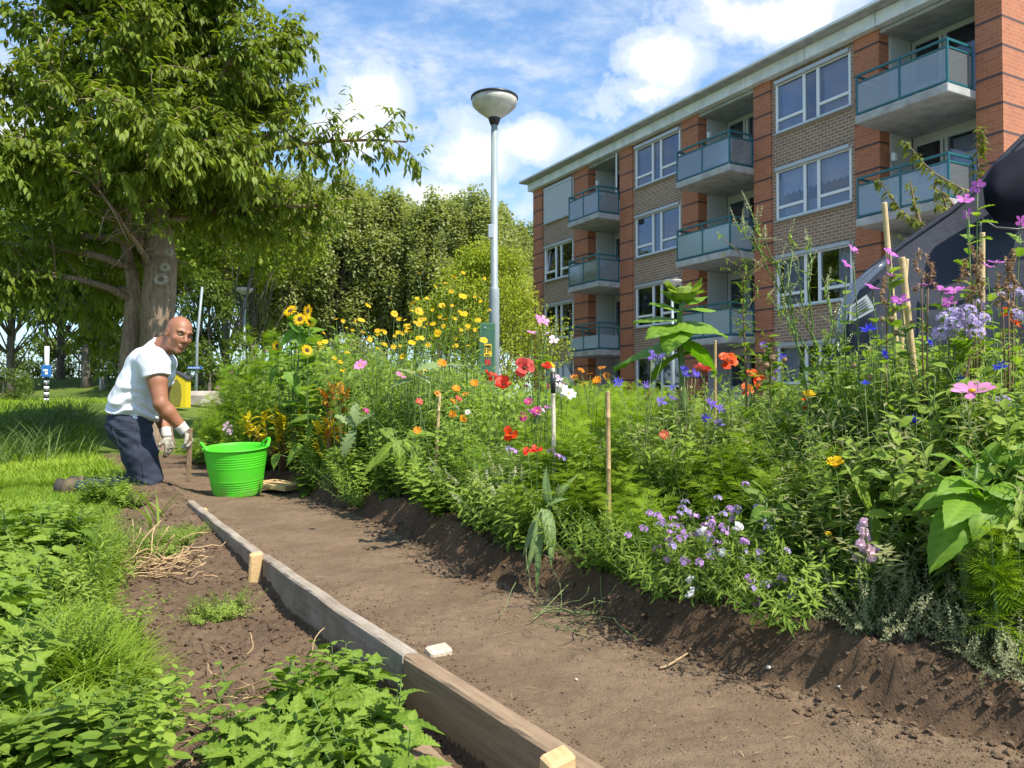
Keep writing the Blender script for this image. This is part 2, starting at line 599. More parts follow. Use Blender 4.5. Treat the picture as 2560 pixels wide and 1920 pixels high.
# ------------------------------------------------------------------ apartment building
def brick_mat(name, c1, c2, mortar, bands=False, bw=.25, bh=.1, msize=.022):
    m, t, p, out = new_mat(name)
    tc = N(t, 'ShaderNodeTexCoord')
    sp = N(t, 'ShaderNodeSeparateXYZ')
    L(t, tc.outputs['Object'], sp.inputs[0])
    cx = N(t, 'ShaderNodeCombineXYZ')
    L(t, math_node(t, 'ADD', sp.outputs[0], sp.outputs[1]), cx.inputs[0])
    L(t, sp.outputs[2], cx.inputs[1])
    b = N(t, 'ShaderNodeTexBrick')
    b.inputs['Scale'].default_value = 1
    b.inputs['Brick Width'].default_value = bw
    b.inputs['Row Height'].default_value = bh
    b.inputs['Mortar Size'].default_value = msize / 2
    b.inputs['Mortar Smooth'].default_value = .2
    b.inputs['Bias'].default_value = 0
    b.inputs['Color1'].default_value = (*c1, 1)
    b.inputs['Color2'].default_value = (*c2, 1)
    b.inputs['Mortar'].default_value = (*mortar, 1)
    L(t, cx.outputs[0], b.inputs['Vector'])
    n = tnoise(t, tc.outputs['Object'], .7, 5, .65)
    col = mixc(t, ramp(t, n, [(.3, .0), (.75, .35)]), b.outputs['Color'], tuple(v * .6 for v in c1))
    n2 = tnoise(t, tc.outputs['Object'], 9, 3, .7)
    col = mixc(t, ramp(t, n2, [(.35, .0), (.8, .30)]), col, tuple(min(1, v * 1.5) for v in c1))
    if bands:
        fr = math_node(t, 'FRACT', math_node(t, 'DIVIDE', math_node(t, 'ADD', sp.outputs[2], 1.4 - .13 + .035), .70))
        col = mixc(t, math_node(t, 'MULTIPLY', math_node(t, 'LESS_THAN', fr, .095), .88), col, (.045, .04, .045))
    L(t, col, p.inputs['Base Color'])
    p.inputs['Roughness'].default_value = .85
    bump(t, p, b.outputs['Fac'], -.3, .006)
    return m
M['brick_brown'] = brick_mat('brown_brick', (.29, .18, .115), (.19, .12, .078), (.55, .46, .36))
M['brick_orange'] = brick_mat('orange_brick', (.42, .15, .07), (.33, .115, .055), (.44, .25, .16), True, msize=.012)
M['concrete'] = plain('concrete', (.36, .355, .335), .85, var=.25, scale=3, bmp=.2)
M['concrete_light'] = plain('light_concrete', (.66, .67, .65), .8, var=.16, scale=2.5)
M['white_frame'] = plain('white_paint', (.72, .73, .72), .45, var=.05)
M['grey_metal'] = plain('grey_metal', (.42, .44, .45), .4, .3, var=.08)
M['teal'] = plain('teal_paint', (.015, .11, .125), .35, var=.2)
M['dark'] = plain('room_shade', (.035, .035, .04), .9)
M['panel_white'] = plain('white_panel', (.5, .5, .47), .7, var=.1)
M['curtain'] = plain('net_curtain', (.62, .63, .66), .9, var=.06, scale=8)
M['blind'] = plain('grey_blind', (.45, .46, .48), .7, var=.04)

def glass_mat(name, tint, mix_t, rough=.02, diff=None, dfac=0.0):
    m, t, p, out = new_mat(name)
    gl = N(t, 'ShaderNodeBsdfGlossy')
    gl.inputs['Roughness'].default_value = rough
    gl.inputs['Color'].default_value = (.95, .97, 1, 1)
    tr = N(t, 'ShaderNodeBsdfTransparent')
    tr.inputs[0].default_value = (*tint, 1)
    base = tr.outputs[0]
    if diff:
        df = N(t, 'ShaderNodeBsdfDiffuse')
        df.inputs[0].default_value = (*diff, 1)
        tl = N(t, 'ShaderNodeBsdfTranslucent')
        tl.inputs[0].default_value = (*diff, 1)
        a = N(t, 'ShaderNodeMixShader')
        a.inputs[0].default_value = .35
        L(t, df.outputs[0], a.inputs[1])
        L(t, tl.outputs[0], a.inputs[2])
        b = N(t, 'ShaderNodeMixShader')
        b.inputs[0].default_value = dfac
        L(t, tr.outputs[0], b.inputs[1])
        L(t, a.outputs[0], b.inputs[2])
        base = b.outputs[0]
    lw = N(t, 'ShaderNodeLayerWeight')
    lw.inputs[0].default_value = .25
    f = math_node(t, 'MULTIPLY_ADD', lw.outputs['Fresnel'], .9, mix_t, clamp=True)
    mx = N(t, 'ShaderNodeMixShader')
    L(t, f, mx.inputs[0])
    L(t, base, mx.inputs[1])
    L(t, gl.outputs[0], mx.inputs[2])
    L(t, mx.outputs[0], out.inputs[0])
    return m
M['pane'] = glass_mat('window_glass', (.74, .76, .82), .05)
M['glass_clear'] = glass_mat('balcony_glass', (.72, .78, .80), .08, .05, (.42, .46, .47), .38)
M['glass_frost'] = glass_mat('frosted_glass', (.7, .8, .82), .04, .15, (.42, .52, .55), .88)

def build_building():
    B = empty('apartment_building', (9.7, 22.4, 0), math.atan2(-.8794, .4761))
    tag(B, 'four storey orange and brown brick apartment block with teal balconies', 'building')
    heads = [2.5, 5.28, 8.06, 10.84]
    WH = 1.68
    walls = [(-2.92, .2), (-10.19, -7.18), (-17.27, -14.45)]
    piers = [(.2, 1.0), (-3.65, -2.92), (-7.18, -6.32), (-11.03, -10.19), (-14.45, -13.35), (-18.14, -17.27)]
    recess = [(1.0, 3.65), (-6.32, -3.65), (-13.35, -11.03)]
    floors = [0.0, 2.77, 5.55, 8.33]
    # end wall with its corner pier, and rear walls
    g = MB(); g.box((3.975, 5.0, 5.49), (.65, 10.0, 10.98)); g.build('gable_wall', M['brick_orange'], B)
    g = MB(); g.box((-17.9, 5.2, 5.49), (.24, 9.6, 10.98)); g.box((-7, 9.9, 5.49), (21.2, .2, 10.98)); g.build('rear_wall', M['brick_brown'], B)
    for a, b in piers:
        g = MB(); g.box(((a + b) / 2, .18, 5.49), (b - a, .42, 10.98)); g.build('brick_pier', M['brick_orange'], B)
    core = MB(); core.box((-7, 5.6, 5.48), (21.0, 8.2, 10.9)); core.build('room_shade_box', M['dark'], B)  # solid dark box, its colour stands for the shade inside the rooms
    kinds = {(0, 0): 'plain', (0, 1): 'drape', (0, 2): 'half', (0, 3): 'drapegrey', (1, 0): 'plain', (1, 1): 'plain', (1, 2): 'venetian', (1, 3): 'drape',
             (2, 0): 'plain', (2, 1): 'plain', (2, 2): 'tilt', (2, 3): 'blind'}
    for wi, (a, b) in enumerate(walls):
        x0, x1 = a + .18, b - .15
        g = MB()
        g.box(((a + x0) / 2, .17, 5.49), (x0 - a, .26, 10.98))
        g.box(((b + x1) / 2, .17, 5.49), (b - x1, .26, 10.98))
        zl = 0
        for h in heads:
            g.box(((x0 + x1) / 2, .17, (zl + h - WH) / 2), (x1 - x0, .26, h - WH - zl))
            zl = h
        g.box(((x0 + x1) / 2, .17, (zl + 10.98) / 2), (x1 - x0, .26, 10.98 - zl))
        g.build('brown_wall', M['brick_brown'], B)
        w = x1 - x0
        for ri, h in enumerate(heads):
            kind = kinds[(wi, ri)]
            z0, z1 = h - WH, h
            # seen from the street the wide sash with its low transom is on the near side
            mA, mB = x0 + w * .40, x0 + w * .585
            zt = z0 + WH * .25
            fr = MB()
            t_, dp, yc = .075, .13, .07
            def bar(xa, xb, za, zb, y=yc, d=dp):
                fr.box(((xa + xb) / 2, y, (za + zb) / 2), (xb - xa, d, zb - za), bevel=.012)
            bar(x0, x0 + t_, z0, z1); bar(x1 - t_, x1, z0, z1)
            bar(x0 + t_, x1 - t_, z0, z0 + t_); bar(x0 + t_, x1 - t_, z1 - .15, z1)
            bar(mA - .05, mA + .05, z0 + t_, z1 - .15); bar(mB - .05, mB + .05, z0 + t_, z1 - .15)
            bar(x0 + t_, mA - .05, zt - .045, zt + .045, yc + .004); bar(mB + .05, x1 - t_, zt - .045, zt + .045, yc + .004)
            F_ = fr.build('window', M['white_frame'], B)
            s = MB(); s.box(((x0 + x1) / 2, -.02, z0 - .025), (w + .06, .16, .046), bevel=.01)
            s.build('window_sill', M['grey_metal'], F_)
            s = MB(); s.box(((x0 + x1) / 2, -.045, z1 - .06), (w - .02, .10, .13), bevel=.02)
            s.build('blind_box', M['grey_metal'], F_)
            pans = [(x0 + t_, mA - .05, z0 + t_, zt - .045), (x0 + t_, mA - .05, zt + .045, z1 - .15), (mA + .05, mB - .05, z0 + t_, z1 - .15),
                    (mB + .05, x1 - t_, z0 + t_, zt - .045), (mB + .05, x1 - t_, zt + .045, z1 - .15)]
            for i, (xa, xb, za, zb) in enumerate(pans):
                g = MB()
                if kind == 'tilt' and i == 1:
                    rot = np.array(Matrix.Rotation(R(-9), 3, 'X'))
                    g.box(((xa + xb) / 2, .20, (za + zb) / 2), (xb - xa, .012, zb - za), rot)
                    for q in (-1, 1):
                        g.box(((xa + xb) / 2 + q * (xb - xa) / 2, .20, (za + zb) / 2), (.05, .04, zb - za), rot, m=1)
                    g.build('pane', [M['pane'], M['white_frame']], F_)
                else:
                    g.box(((xa + xb) / 2, .06, (za + zb) / 2), (xb - xa, .012, zb - za))
                    g.build('pane', M['pane'], F_)
            # curtains hang as pleated sheets behind the glass
            def sheet(xa, xb, za, zb, y=.24, amp=.012, mat='curtain', name='curtain', wl=.09, scal=0):
                n = max(4, int((xb - xa) / .02))
                xx = np.linspace(xa, xb, n)
                yy = y + amp * np.sin(xx / wl * 2 * math.pi)
                lo = np.full(n, za) + (scal * ((np.floor(xx / .11) % 2))) if scal else np.full(n, za)
                V = np.concatenate([np.stack([xx, yy, lo], -1), np.stack([xx, yy, np.full(n, zb)], -1)])
                i = np.arange(n - 1)
                MB().add(V, np.stack([i, i + 1, i + n + 1, i + n], -1)).build(name, M[mat], F_, smooth=True)
            if kind == 'half':
                sheet(x0 + .05, x1 - .05, z0 + .82, z1 - .1, scal=.06, amp=.004)
                sheet(x0 + .05, x1 - .05, z0 + .05, z0 + .5, y=.30, amp=.02, mat='blind')
            elif kind in ('drape', 'drapegrey'):
                mt = 'curtain' if kind == 'drape' else 'blind'
                sheet(x0 + .05, x0 + w * .38, z0 + .05, z1 - .1, amp=.03, mat=mt)
                sheet(x1 - w * (.22 if kind == 'drape' else .40), x1 - .05, z0 + .05, z1 - .1, amp=.03, mat=mt)
            elif kind == 'venetian':
                g = MB()
                for k in range(34):
                    z = z0 + .12 + k * .043
                    g.box(((x0 + x1) / 2, .23, z), (w - .1, .035, .004), np.array(Matrix.Rotation(R(35), 3, 'X')))
                g.build('slat_blind', M['curtain'], F_)
            elif kind == 'blind':
                g = MB(); g.box(((x0 + x1) / 2, -.06, (z0 + z1) / 2 - .06), (w - .04, .012, WH - .1)); g.build('screen_blind', M['blind'], F_)
            elif kind == 'plain':
                sheet(x0 + .05, x0 + w * .24, z0 + .05, z1 - .1, amp=.03)
                sheet(mB - .1, mB + .55, z0 + .05, z1 - .1, amp=.03)
                if ri < 2:
                    g = MB()
                    for k in range(5):
                        xk = x0 + w * (.1 + .18 * k)
                        g.tube([(xk, .3, z0 + .08), (xk, .3, z0 + .26)], [.05, .07], 8)
                    g.build('sill_pot', M['panel_white'], F_)
    # loggias and balconies
    for bi, (a, b) in enumerate(recess):
        g = MB()
        for x in (a, b):
            sgn = 1 if x == a else -1
            g.box((x + sgn * .03, .84, 5.49), (.06, .90, 10.9))
        g.build('loggia_side_panel', M['panel_white'], B)
        for fi in range(4):
            zf = floors[fi]
            zc = (floors[fi + 1] - .22) if fi < 3 else 10.98
            g = MB()
            y = 1.36
            wa, wb = a + .07, b - .07
            g.box(((wa + wb) / 2, y, zc - .11), (wb - wa, .10, .30))
            g.box(((wa + wb) / 2, y, zf + .14), (wb - wa, .10, .28))
            for xx in (wa + .05, wa + .85, wa + .98, wb - .05):
                g.box((xx, y, (zf + zc) / 2), (.09, .12, zc - zf - .5))
            g.box((wa + .45, y, zf + .75), (.72, .06, .95))
            F_ = g.build('loggia_front', M['panel_white'], B)
            for xa, xb, za in ((wa + .1, wa + .8, zf + 1.23), (wa + 1.03, wb - .1, zf + .28)):
                g = MB(); g.box(((xa + xb) / 2, y, (za + zc - .26) / 2), (xb - xa, .02, zc - .26 - za)); g.build('pane', M['pane'], F_)
            if (bi + fi) % 2 == 0:
                xx = np.linspace(wa + 1.05, wb - .12, 60)
                yy = y + .12 + .02 * np.sin(xx * 60)
                V = np.concatenate([np.stack([xx, yy, 0 * xx + zf + .3], -1), np.stack([xx, yy, 0 * xx + zc - .3], -1)])
                i = np.arange(59)
                MB().add(V, np.stack([i, i + 1, i + 61, i + 60], -1)).build('curtain', M['curtain'], F_, smooth=True)
        g = MB(); g.box(((a + b) / 2, .66, 10.91), (b - a, 1.3, .1)); g.build('loggia_ceiling', M['concrete'], B)
        for fi in range(1, 4):
            zf = floors[fi]
            out_ = 1.12
            g = MB()
            g.box(((a + b) / 2 + .02, (1.31 - out_) / 2, zf - .11), (b - a - .04, 1.31 + out_, .22), bevel=.02)
            S = g.build('balcony', M['concrete'], B)
            g = MB()
            xa, xb, yo = a + .06, b - .06, -out_ + .08
            xm = (xa + xb) / 2
            zt_ = zf + 1.09
            for xx in (xa, xm, xb):
                g.box((xx, yo, zf + .50), (.055, .055, 1.14), bevel=.008)
            for xx in (xa, xb):
                g.box((xx, -.05, zf + .53), (.04, .04, 1.06))
                for zz, hh in ((zt_, .06), (zt_ - .19, .045), (zf + .06, .05)):
                    g.box((xx, (yo - .05) / 2, zz), (.045, -.05 - yo - .05, hh))
            for zz, hh in ((zt_ + .004, .065), (zt_ - .19, .05), (zf + .06, .055)):
                g.box((xm, yo, zz), (xb - xa + .05, .06, hh), bevel=.01)
            g.build('railing', M['teal'], S)
            frost = {(0, 1): 'glass_frost', (1, 1): 'glass_frost', (1, 2): 'glass_frost', (2, 1): 'glass_frost'}.get((bi, fi), 'glass_clear')
            zg0, zg1 = zf + .095, zt_ - .22
            if (bi, fi) == (2, 1):
                zg1 = zf + .60
            for xa_, xb_ in ((xa + .03, xm - .03), (xm + .03, xb - .03)):
                g = MB(); g.box(((xa_ + xb_) / 2, yo, (zg0 + zg1) / 2), (xb_ - xa_, .012, zg1 - zg0)); g.build('glass_panel', M[frost], S)
            for xx in (xa, xb):
                g = MB(); g.box((xx, (yo - .05) / 2, (zg0 + zg1) / 2), (.012, -.05 - yo - .06, zg1 - zg0)); g.build('glass_panel', M[frost], S)
    # roof edge
    g = MB()
    x = -18.3
    while x < 4.5:
        x2 = min(x + 2.42, 4.52)
        g.box(((x + x2) / 2 - .006, -.11, 11.17), (x2 - x - .022, .30, .378), bevel=.012)
        x = x2
    g.box((4.40, 5, 11.17), (.24, 9.9, .376)); g.box((-18.26, 5, 11.17), (.2, 9.9, .376))
    for k in range(26):
        xk = -17.9 + k * .86
        g.box((xk, -.263, 11.24), (.16, .012, .022)); g.box((xk - .07, -.263, 11.16), (.022, .012, .13))
    g.build('fascia', M['concrete_light'], B)
    g = MB(); g.box((-6.85, 4.7, 11.415), (23.3, 10.66, .10), bevel=.02); g.build('roof', M['concrete'], B)
    g = MB(); g.box((-6.85, -.628, 11.44), (23.34, .03, .07)); g.build('roof_trim', M['white_frame'], B)
    # drain pipe and lamps in the loggias
    g = MB(); g.tube([(-11.2, -.06, 10.97), (-11.2, -.06, 9.0)], .035, 8); g.build('downpipe', M['white_frame'], B)
    for xx, zz in ((-6.2, 10.2), (-13.2, 10.2), (1.1, 7.4)):
        g = MB(); g.box((xx + .1, .3, zz), (.12, .16, .24), bevel=.03); g.build('wall_lamp', M['white_frame'], B)
    return B
build_building()

# ------------------------------------------------------------------ street lamps
M['lamp_pole'] = plain('pole_paint', (.27, .31, .31), .5, .1, var=.1, scale=6)
M['lamp_bowl'] = plain('lamp_bowl', (.50, .47, .40), .35, var=.22, scale=7)
M['black'] = plain('black_plastic', (.02, .02, .022), .4)
def street_lamp(p, label, box=False):
    r = empty('street_lamp', p)
    tag(r, label, 'street lamp', 'street lamps with bowl shaped heads')
    g = MB(); g.lathe([(.0, 0), (.062, 0), (.062, 2.0), (.058, 2.03), (.046, 2.05), (.040, 4.06), (.0, 4.06)], 16); g.build('pole', M['lamp_pole'], r, True)
    g = MB(); g.lathe([(.035, 4.02), (.05, 4.03), (.075, 4.10), (.078, 4.115), (.0, 4.115)], 20); g.build('neck', M['black'], r, True)
    g = MB(); g.lathe([(.07, 4.105), (.12, 4.14), (.20, 4.20), (.265, 4.262), (.275, 4.30), (.28, 4.345), (.27, 4.345)], 32); g.build('lamp_shade', M['lamp_bowl'], r, True)
    g = MB(); g.lathe([(.272, 4.34), (.289, 4.345), (.289, 4.366), (.27, 4.38), (.15, 4.405), (0, 4.412)], 32); g.build('lid', M['black'], r, True)
    return r
lamp0 = street_lamp((-.215, 9.5, 0), 'tall grey street lamp with a green dispenser box on its pole')
lamp1 = copy_tree(lamp0); lamp1.location = (*W(527, 800, 26.5).xy, .16)
lamp1['label'] = 'street lamp in front of the far tree trunks, left of the poplar row'
lamp2 = copy_tree(lamp0); lamp2.location = (*W(1453, 800, 23.0).xy, -.1)
lamp2['label'] = 'street lamp close to the brick block, only its bowl showing above a sunflower'

def dispenser():
    c = W(1052, 752, 9.38)
    r = empty('bag_dispenser', c)
    tag(r, 'green metal box with yellow pictogram and red label on the lamp pole', 'dispenser')
    g = MB(); g.box((0, 0, 0), (.195, .10, .60), bevel=.012); g.build('case', plain('green_steel', (.05, .13, .07), .45, .1), r)
    yl, rd = plain('yellow_sticker', (.75, .52, .02), .5), plain('red_sticker', (.45, .02, .02), .5)
    g = MB(); g.box((.01, -.052, -.03), (.09, .006, .15))
    g.build('yellow_sticker', yl, r)
    g = MB()
    for x in (-.02, .015, .04):
        g.box((x, -.0565, -.02), (.014, .004, .08))
    g.box((.01, -.0565, .018), (.07, .004, .02)); g.box((.01, -.0565, -.085), (.06, .004, .014))
    g.build('pictogram', M['black'], r)
    g = MB(); g.box((.01, -.052, -.17), (.065, .006, .065)); g.build('red_sticker', rd, r)
    g = MB(); g.lathe([(0, 0), (.012, 0), (.012, .01), (0, .012)], 10); o = g.build('screw', M['grey_metal'], r); o.location = (-.02, -.05, .24); o.rotation_euler = (R(90), 0, 0)
dispenser()
# small grey box high on the same pole
g = MB(); g.box((0, 0, 0), (.07, .05, .17), bevel=.01)
o = g.build('sensor_box', M['grey_metal'], loc=W(1060, 500, 9.46)); o.data.name = 'sensor_box'
tag(o, 'small pale grey box clamped high on the tall lamp pole', 'box')
# ------------------------------------------------------------------ timber edging
def wood_mat(name, a, b, dirt=.4, rough=.8):
    m, t, p, out = new_mat(name)
    n1 = tnoise(t, objco(t, (14, .9, 14)), 5, 6, .6)
    n2 = tnoise(t, objco(t), 5, 5, .65)
    n3 = tnoise(t, objco(t), 40, 4, .7)
    col = mixc(t, ramp(t, n1, [(.32, 0.), (.68, 1.)]), a, b)
    col = mixc(t, math_node(t, 'MULTIPLY', ramp(t, n2, [(.42, 0.), (.66, 1.)]), dirt), col, (.15, .095, .06))
    col = mixc(t, ramp(t, n3, [(.55, 0.), (.8, dirt * .8)]), col, (.11, .068, .042))
    L(t, col, p.inputs['Base Color'])
    p.inputs['Roughness'].default_value = rough
    p.inputs['Specular IOR Level'].default_value = .25
    bump(t, p, math_node(t, 'ADD', n1, n3), .5, .004)
    return m
M['wood_grey'] = wood_mat('grey_timber', (.29, .235, .175), (.41, .35, .275), .5)
M['wood_brown'] = wood_mat('brown_timber', (.22, .145, .085), (.34, .24, .15), .18)
M['wood_new'] = wood_mat('fresh_timber', (.50, .32, .14), (.60, .42, .21), .12)
M['wood_pale'] = wood_mat('pale_timber', (.46, .37, .26), (.58, .49, .37), .2)

def plank(p, q, w, h, mat, label, name='timber_plank', seg=24, warp=.004, group=None, up=(0, 0, 1)):
    """a long plank from p to q (centres of its ends), subdivided with slightly worn edges; origin at its middle"""
    p, q = Vector(p), Vector(q)
    d = q - p
    y = d.normalized()
    x = y.cross(Vector(up)).normalized()
    z = x.cross(y)
    s = np.linspace(-.5, .5, seg + 1) * d.length
    b = .12 * min(w, h)
    ring = [(-w / 2 + b, -h / 2), (w / 2 - b, -h / 2), (w / 2, -h / 2 + b), (w / 2, h / 2 - b), (w / 2 - b, h / 2), (-w / 2 + b, h / 2), (-w / 2, h / 2 - b), (-w / 2, -h / 2 + b)]
    V = []
    for i, yy in enumerate(s):
        jx, jz = warp * vnoise(yy * 3 + p.x * 7, 0.5), warp * vnoise(yy * 4, 3.5 + p.y)
        for k, (a, c) in enumerate(ring):
            e = .0022 * vnoise(yy * 23 + k * 5, k * 3.1)
            V.append((a + jx + e, yy, c + jz + e))
    n = len(ring)
    i, j = np.meshgrid(np.arange(seg), np.arange(n), indexing='ij')
    j2 = (j + 1) % n
    g = MB()
    g.add(V, np.stack([i * n + j, i * n + j2, (i + 1) * n + j2, (i + 1) * n + j], -1).reshape(-1, 4))
    g.f.append(np.array([np.arange(n)[::-1]])); g.m.append(np.array([0]))
    g.f.append(np.array([np.arange(n) + seg * n])); g.m.append(np.array([0]))
    o = g.build(name, mat)
    o.matrix_world = Matrix.Translation((p + q) / 2) @ Matrix((x, y, z)).transposed().to_4x4()
    tag(o, label, 'plank' if 'plank' in name else 'stake', group)
    return o
def brd(t_, z):  # point on the board line; t in metres ahead
    return Vector((float(brd_x(t_)), t_, z))
GE = 'timber edging along the soil path'
plank(brd(4.92, -.025), brd(3.34, -.058), .042, .12, M['wood_grey'], 'weathered grey edging plank at the far end of the row, near the green tub', group=GE)
plank(brd(3.31, -.066), brd(2.0, -.060), .045, .15, M['wood_grey'], 'weathered grey edging plank in the middle, mud along its top', group=GE, seg=40)
plank(brd(1.985, -.058), brd(1.02, -.058), .048, .150, M['wood_brown'], 'nearest edging plank, cleaner brown timber', group=GE)
plank((-.335, 1.90, -.098), (.04, 1.22, -.098), .085, .035, M['wood_brown'], 'flat brown plank lying low against the foot of the nearest edging board', warp=.002)
def stake(c, s, mat, label, tilt=(0, 0, 0), name='wooden_stake'):
    g = MB()
    x, y, z = s
    g.box((0, 0, 0), s, bevel=.006)
    o = g.build(name, mat)
    v = o.data.vertices
    for q in v:
        if q.co.z > 0:
            q.co.z += .004 * math.sin(q.co.x * 90) + .006 * q.co.y / max(y, .01)
    o.location = c
    o.rotation_euler = tilt
    tag(o, label, 'stake', 'wooden stakes holding the edging')
    return o
ROTB = R(31)
stake((float(brd_x(3.24)) - .055, 3.24, -.055), (.052, .03, .17), M['wood_new'], 'short orange-brown stake left of the board where two planks meet', (0, R(3), ROTB))
stake(W(945, 1432, 2.02) + Vector((0, 0, -.02)), (.062, .045, .12), M['wood_pale'], 'whitish stake behind the plank joint, split top', (0, R(4), ROTB))
stake(W(1205, 1705, 1.36), (.055, .04, .12), M['wood_new'], 'yellowish stake top at the near end of the nearest plank', (0, 0, ROTB))
stake(W(437, 1118, 4.72), (.07, .03, .1), M['wood_new'], 'worn stake stub left of the far edging plank', (R(4), R(-10), ROTB))
# offcut beside the tub
plank(W(568, 1052, 5.75) + Vector((0, 0, .03)), W(640, 1062, 5.62) + Vector((0, 0, .03)), .24, .035, M['wood_new'], 'short wooden board lying flat beside the green tub', 'offcut_plank', 6, .001)

# ------------------------------------------------------------------ green tub
def build_tub():
    c = W(511, 1068, 5.50)
    r = empty('garden_tub', (c.x, 5.52, -.005), R(28))
    tag(r, 'bright lime green flexible garden tub with two loop handles', 'tub')
    m, t, p, out = new_mat('green_plastic')
    n = tnoise(t, objco(t), 9, 5, .6)
    L(t, mixc(t, ramp(t, n, [(.45, 0.), (.75, .35)]), (.075, .62, .018), (.10, .45, .03)), p.inputs['Base Color'])
    sp = N(t, 'ShaderNodeSeparateXYZ'); L(t, objco(t), sp.inputs[0])
    low = ramp(t, sp.outputs[2], [(.01, 1.), (.10, .25), (.2, .06)])
    cur = p.inputs['Base Color'].links[0].from_socket
    sm = ramp(t, tnoise(t, objco(t), 14, 6, .7), [(.42, 0.), (.6, 1.)])
    L(t, mixc(t, math_node(t, 'MULTIPLY', math_node(t, 'MULTIPLY', low, sm), .75), cur, (.20, .14, .08)), p.inputs['Base Color'])
    p.inputs['Roughness'].default_value = .5
    p.inputs['Subsurface Weight'].default_value = .08
    p.inputs['Subsurface Radius'].default_value = (.02, .05, .01)
    M['tub'] = m
    H, r0, r1 = .335, .158, .212
    prof = [(0, .004), (r0 - .012, 0), (r0, .012)]
    for i in range(1, 61):
        z = .012 + (H - .012) * i / 60
        rad = r0 + (r1 - r0) * (z / H) ** .9
        if .05 < z < .12 or .215 < z < .30:
            rad += .0026 * math.sin(z / .0165 * 2 * math.pi)
        prof.append((rad, z))
    prof += [(r1 + .008, H), (r1 + .008, H + .010), (r1 - .002, H + .012), (r1 - .006, H - .005), (r1 - .02, H * .7), (r0 - .004, .012), (0, .010)]
    g = MB(); g.lathe(prof, 56, ell=.94)
    g.build('body', m, r, True)
    for sgn in (-1, 1):
        pts = []
        for a in np.linspace(0, math.pi, 15):
            ang = (a / math.pi - .5) * .86
            rr = r1 + .004 + .01 * math.sin(a)
            pts.append((sgn * rr * math.cos(ang), sgn * rr * math.sin(ang) * .94, H + .004 + .048 * math.sin(a) ** .8))
        g = MB(); g.tube(pts, [.013] * 2 + [.010] * 11 + [.013] * 2, 10)
        g.build('handle', m, r, True)
    r.rotation_euler = (R(5), R(-3), R(28))
build_tub()

# ------------------------------------------------------------------ bamboo canes in the bed
M['bamboo'] = wood_mat('bamboo', (.52, .36, .17), (.64, .48, .26), .15, .5)
M['cane_pale'] = wood_mat('pale_cane', (.66, .55, .42), (.72, .62, .5), .08, .5)
M['cane_dark'] = wood_mat('weathered_cane', (.42, .27, .12), (.52, .36, .18), .2, .5)
def fitY(x, Y):
    '''push a plant back until its foot stands inside the bed'''
    while Y < 9 and W(x, 868, Y).x - float(bed_x(Y)) < .07:
        Y += .04
    return Y
def cane(x, y0, y1, Y, mat, label, rad=.0075, lean=0.0, dark_top=False, x1=None):
    Y = fitY(x if x1 is None else x1, Y)
    top = W(x, y0, Y)
    bot = W(x if x1 is None else x1, y1, Y)
    zb = float(gz(bot.x, bot.y)) - .02
    k = (top.z - zb) / max(top.z - bot.z, .05)
    bot = top + (bot - top) * k
    n = 14
    pts = [bot + (top - bot) * (i / n) for i in range(n + 1)]
    base = pts[0].copy()
    r = empty('bamboo_cane', base)
    tag(r, label, 'cane', 'support canes in the flower bed')
    g = MB()
    P = [q - base for q in pts]
    rad_ = []
    Q = []
    for i in range(n):
        Q += [P[i], P[i].lerp(P[i + 1], .9), P[i].lerp(P[i + 1], .95)]
        rad_ += ([rad, rad * .96, rad * 1.18] if i % 4 == 3 else [rad, rad, rad])
    Q.append(P[-1]); rad_.append(rad)
    g.tube(Q, rad_, 10)
    g.build('shaft', mat, r, True)
    if dark_top:
        a, b = P[-1].lerp(P[0], .02), P[-1].lerp(P[0], .14)
        g = MB(); g.tube([b, a], rad * 1.12, 10); g.build('wrap', M['black'], r, True)
    return r
cane(950, 850, 960, 4.0, M['bamboo'], 'thin tan cane among yellow flowers left of the poppies', .008, x1=944)
cane(1194, 795, 1005, 3.0, M['cane_pale'], 'pale round stick with a black band near its top', .0085, dark_top=True, x1=1197)
cane(1313, 845, 1150, 2.62, M['cane_dark'], 'straight brown cane in front of the feathery foliage', .0075, x1=1316)
cane(1470, 830, 940, 3.1, M['cane_dark'], 'thin brown cane tied beside the big sunflower stem', .006, x1=1466)
cane(1910, 438, 800, 2.75, M['bamboo'], 'tallest tan cane leaning beside the purple mallows', .0095, x1=1940)
cane(1948, 556, 960, 2.35, M['bamboo'], 'tan cane in front of the navy cover, left of the dry seed curls', .0095, x1=1992)
cane(1958, 560, 700, 2.7, M['bamboo'], 'short reddish cane tip just behind the leaning tan cane', .008, x1=1950)
cane(2122, 503, 700, 2.6, M['bamboo'], 'upright cane against the dark fold of the navy cover', .0085)
cane(1545, 735, 840, 3.4, M['cane_dark'], 'short cane behind the red poppies right of the sunflower', .006)

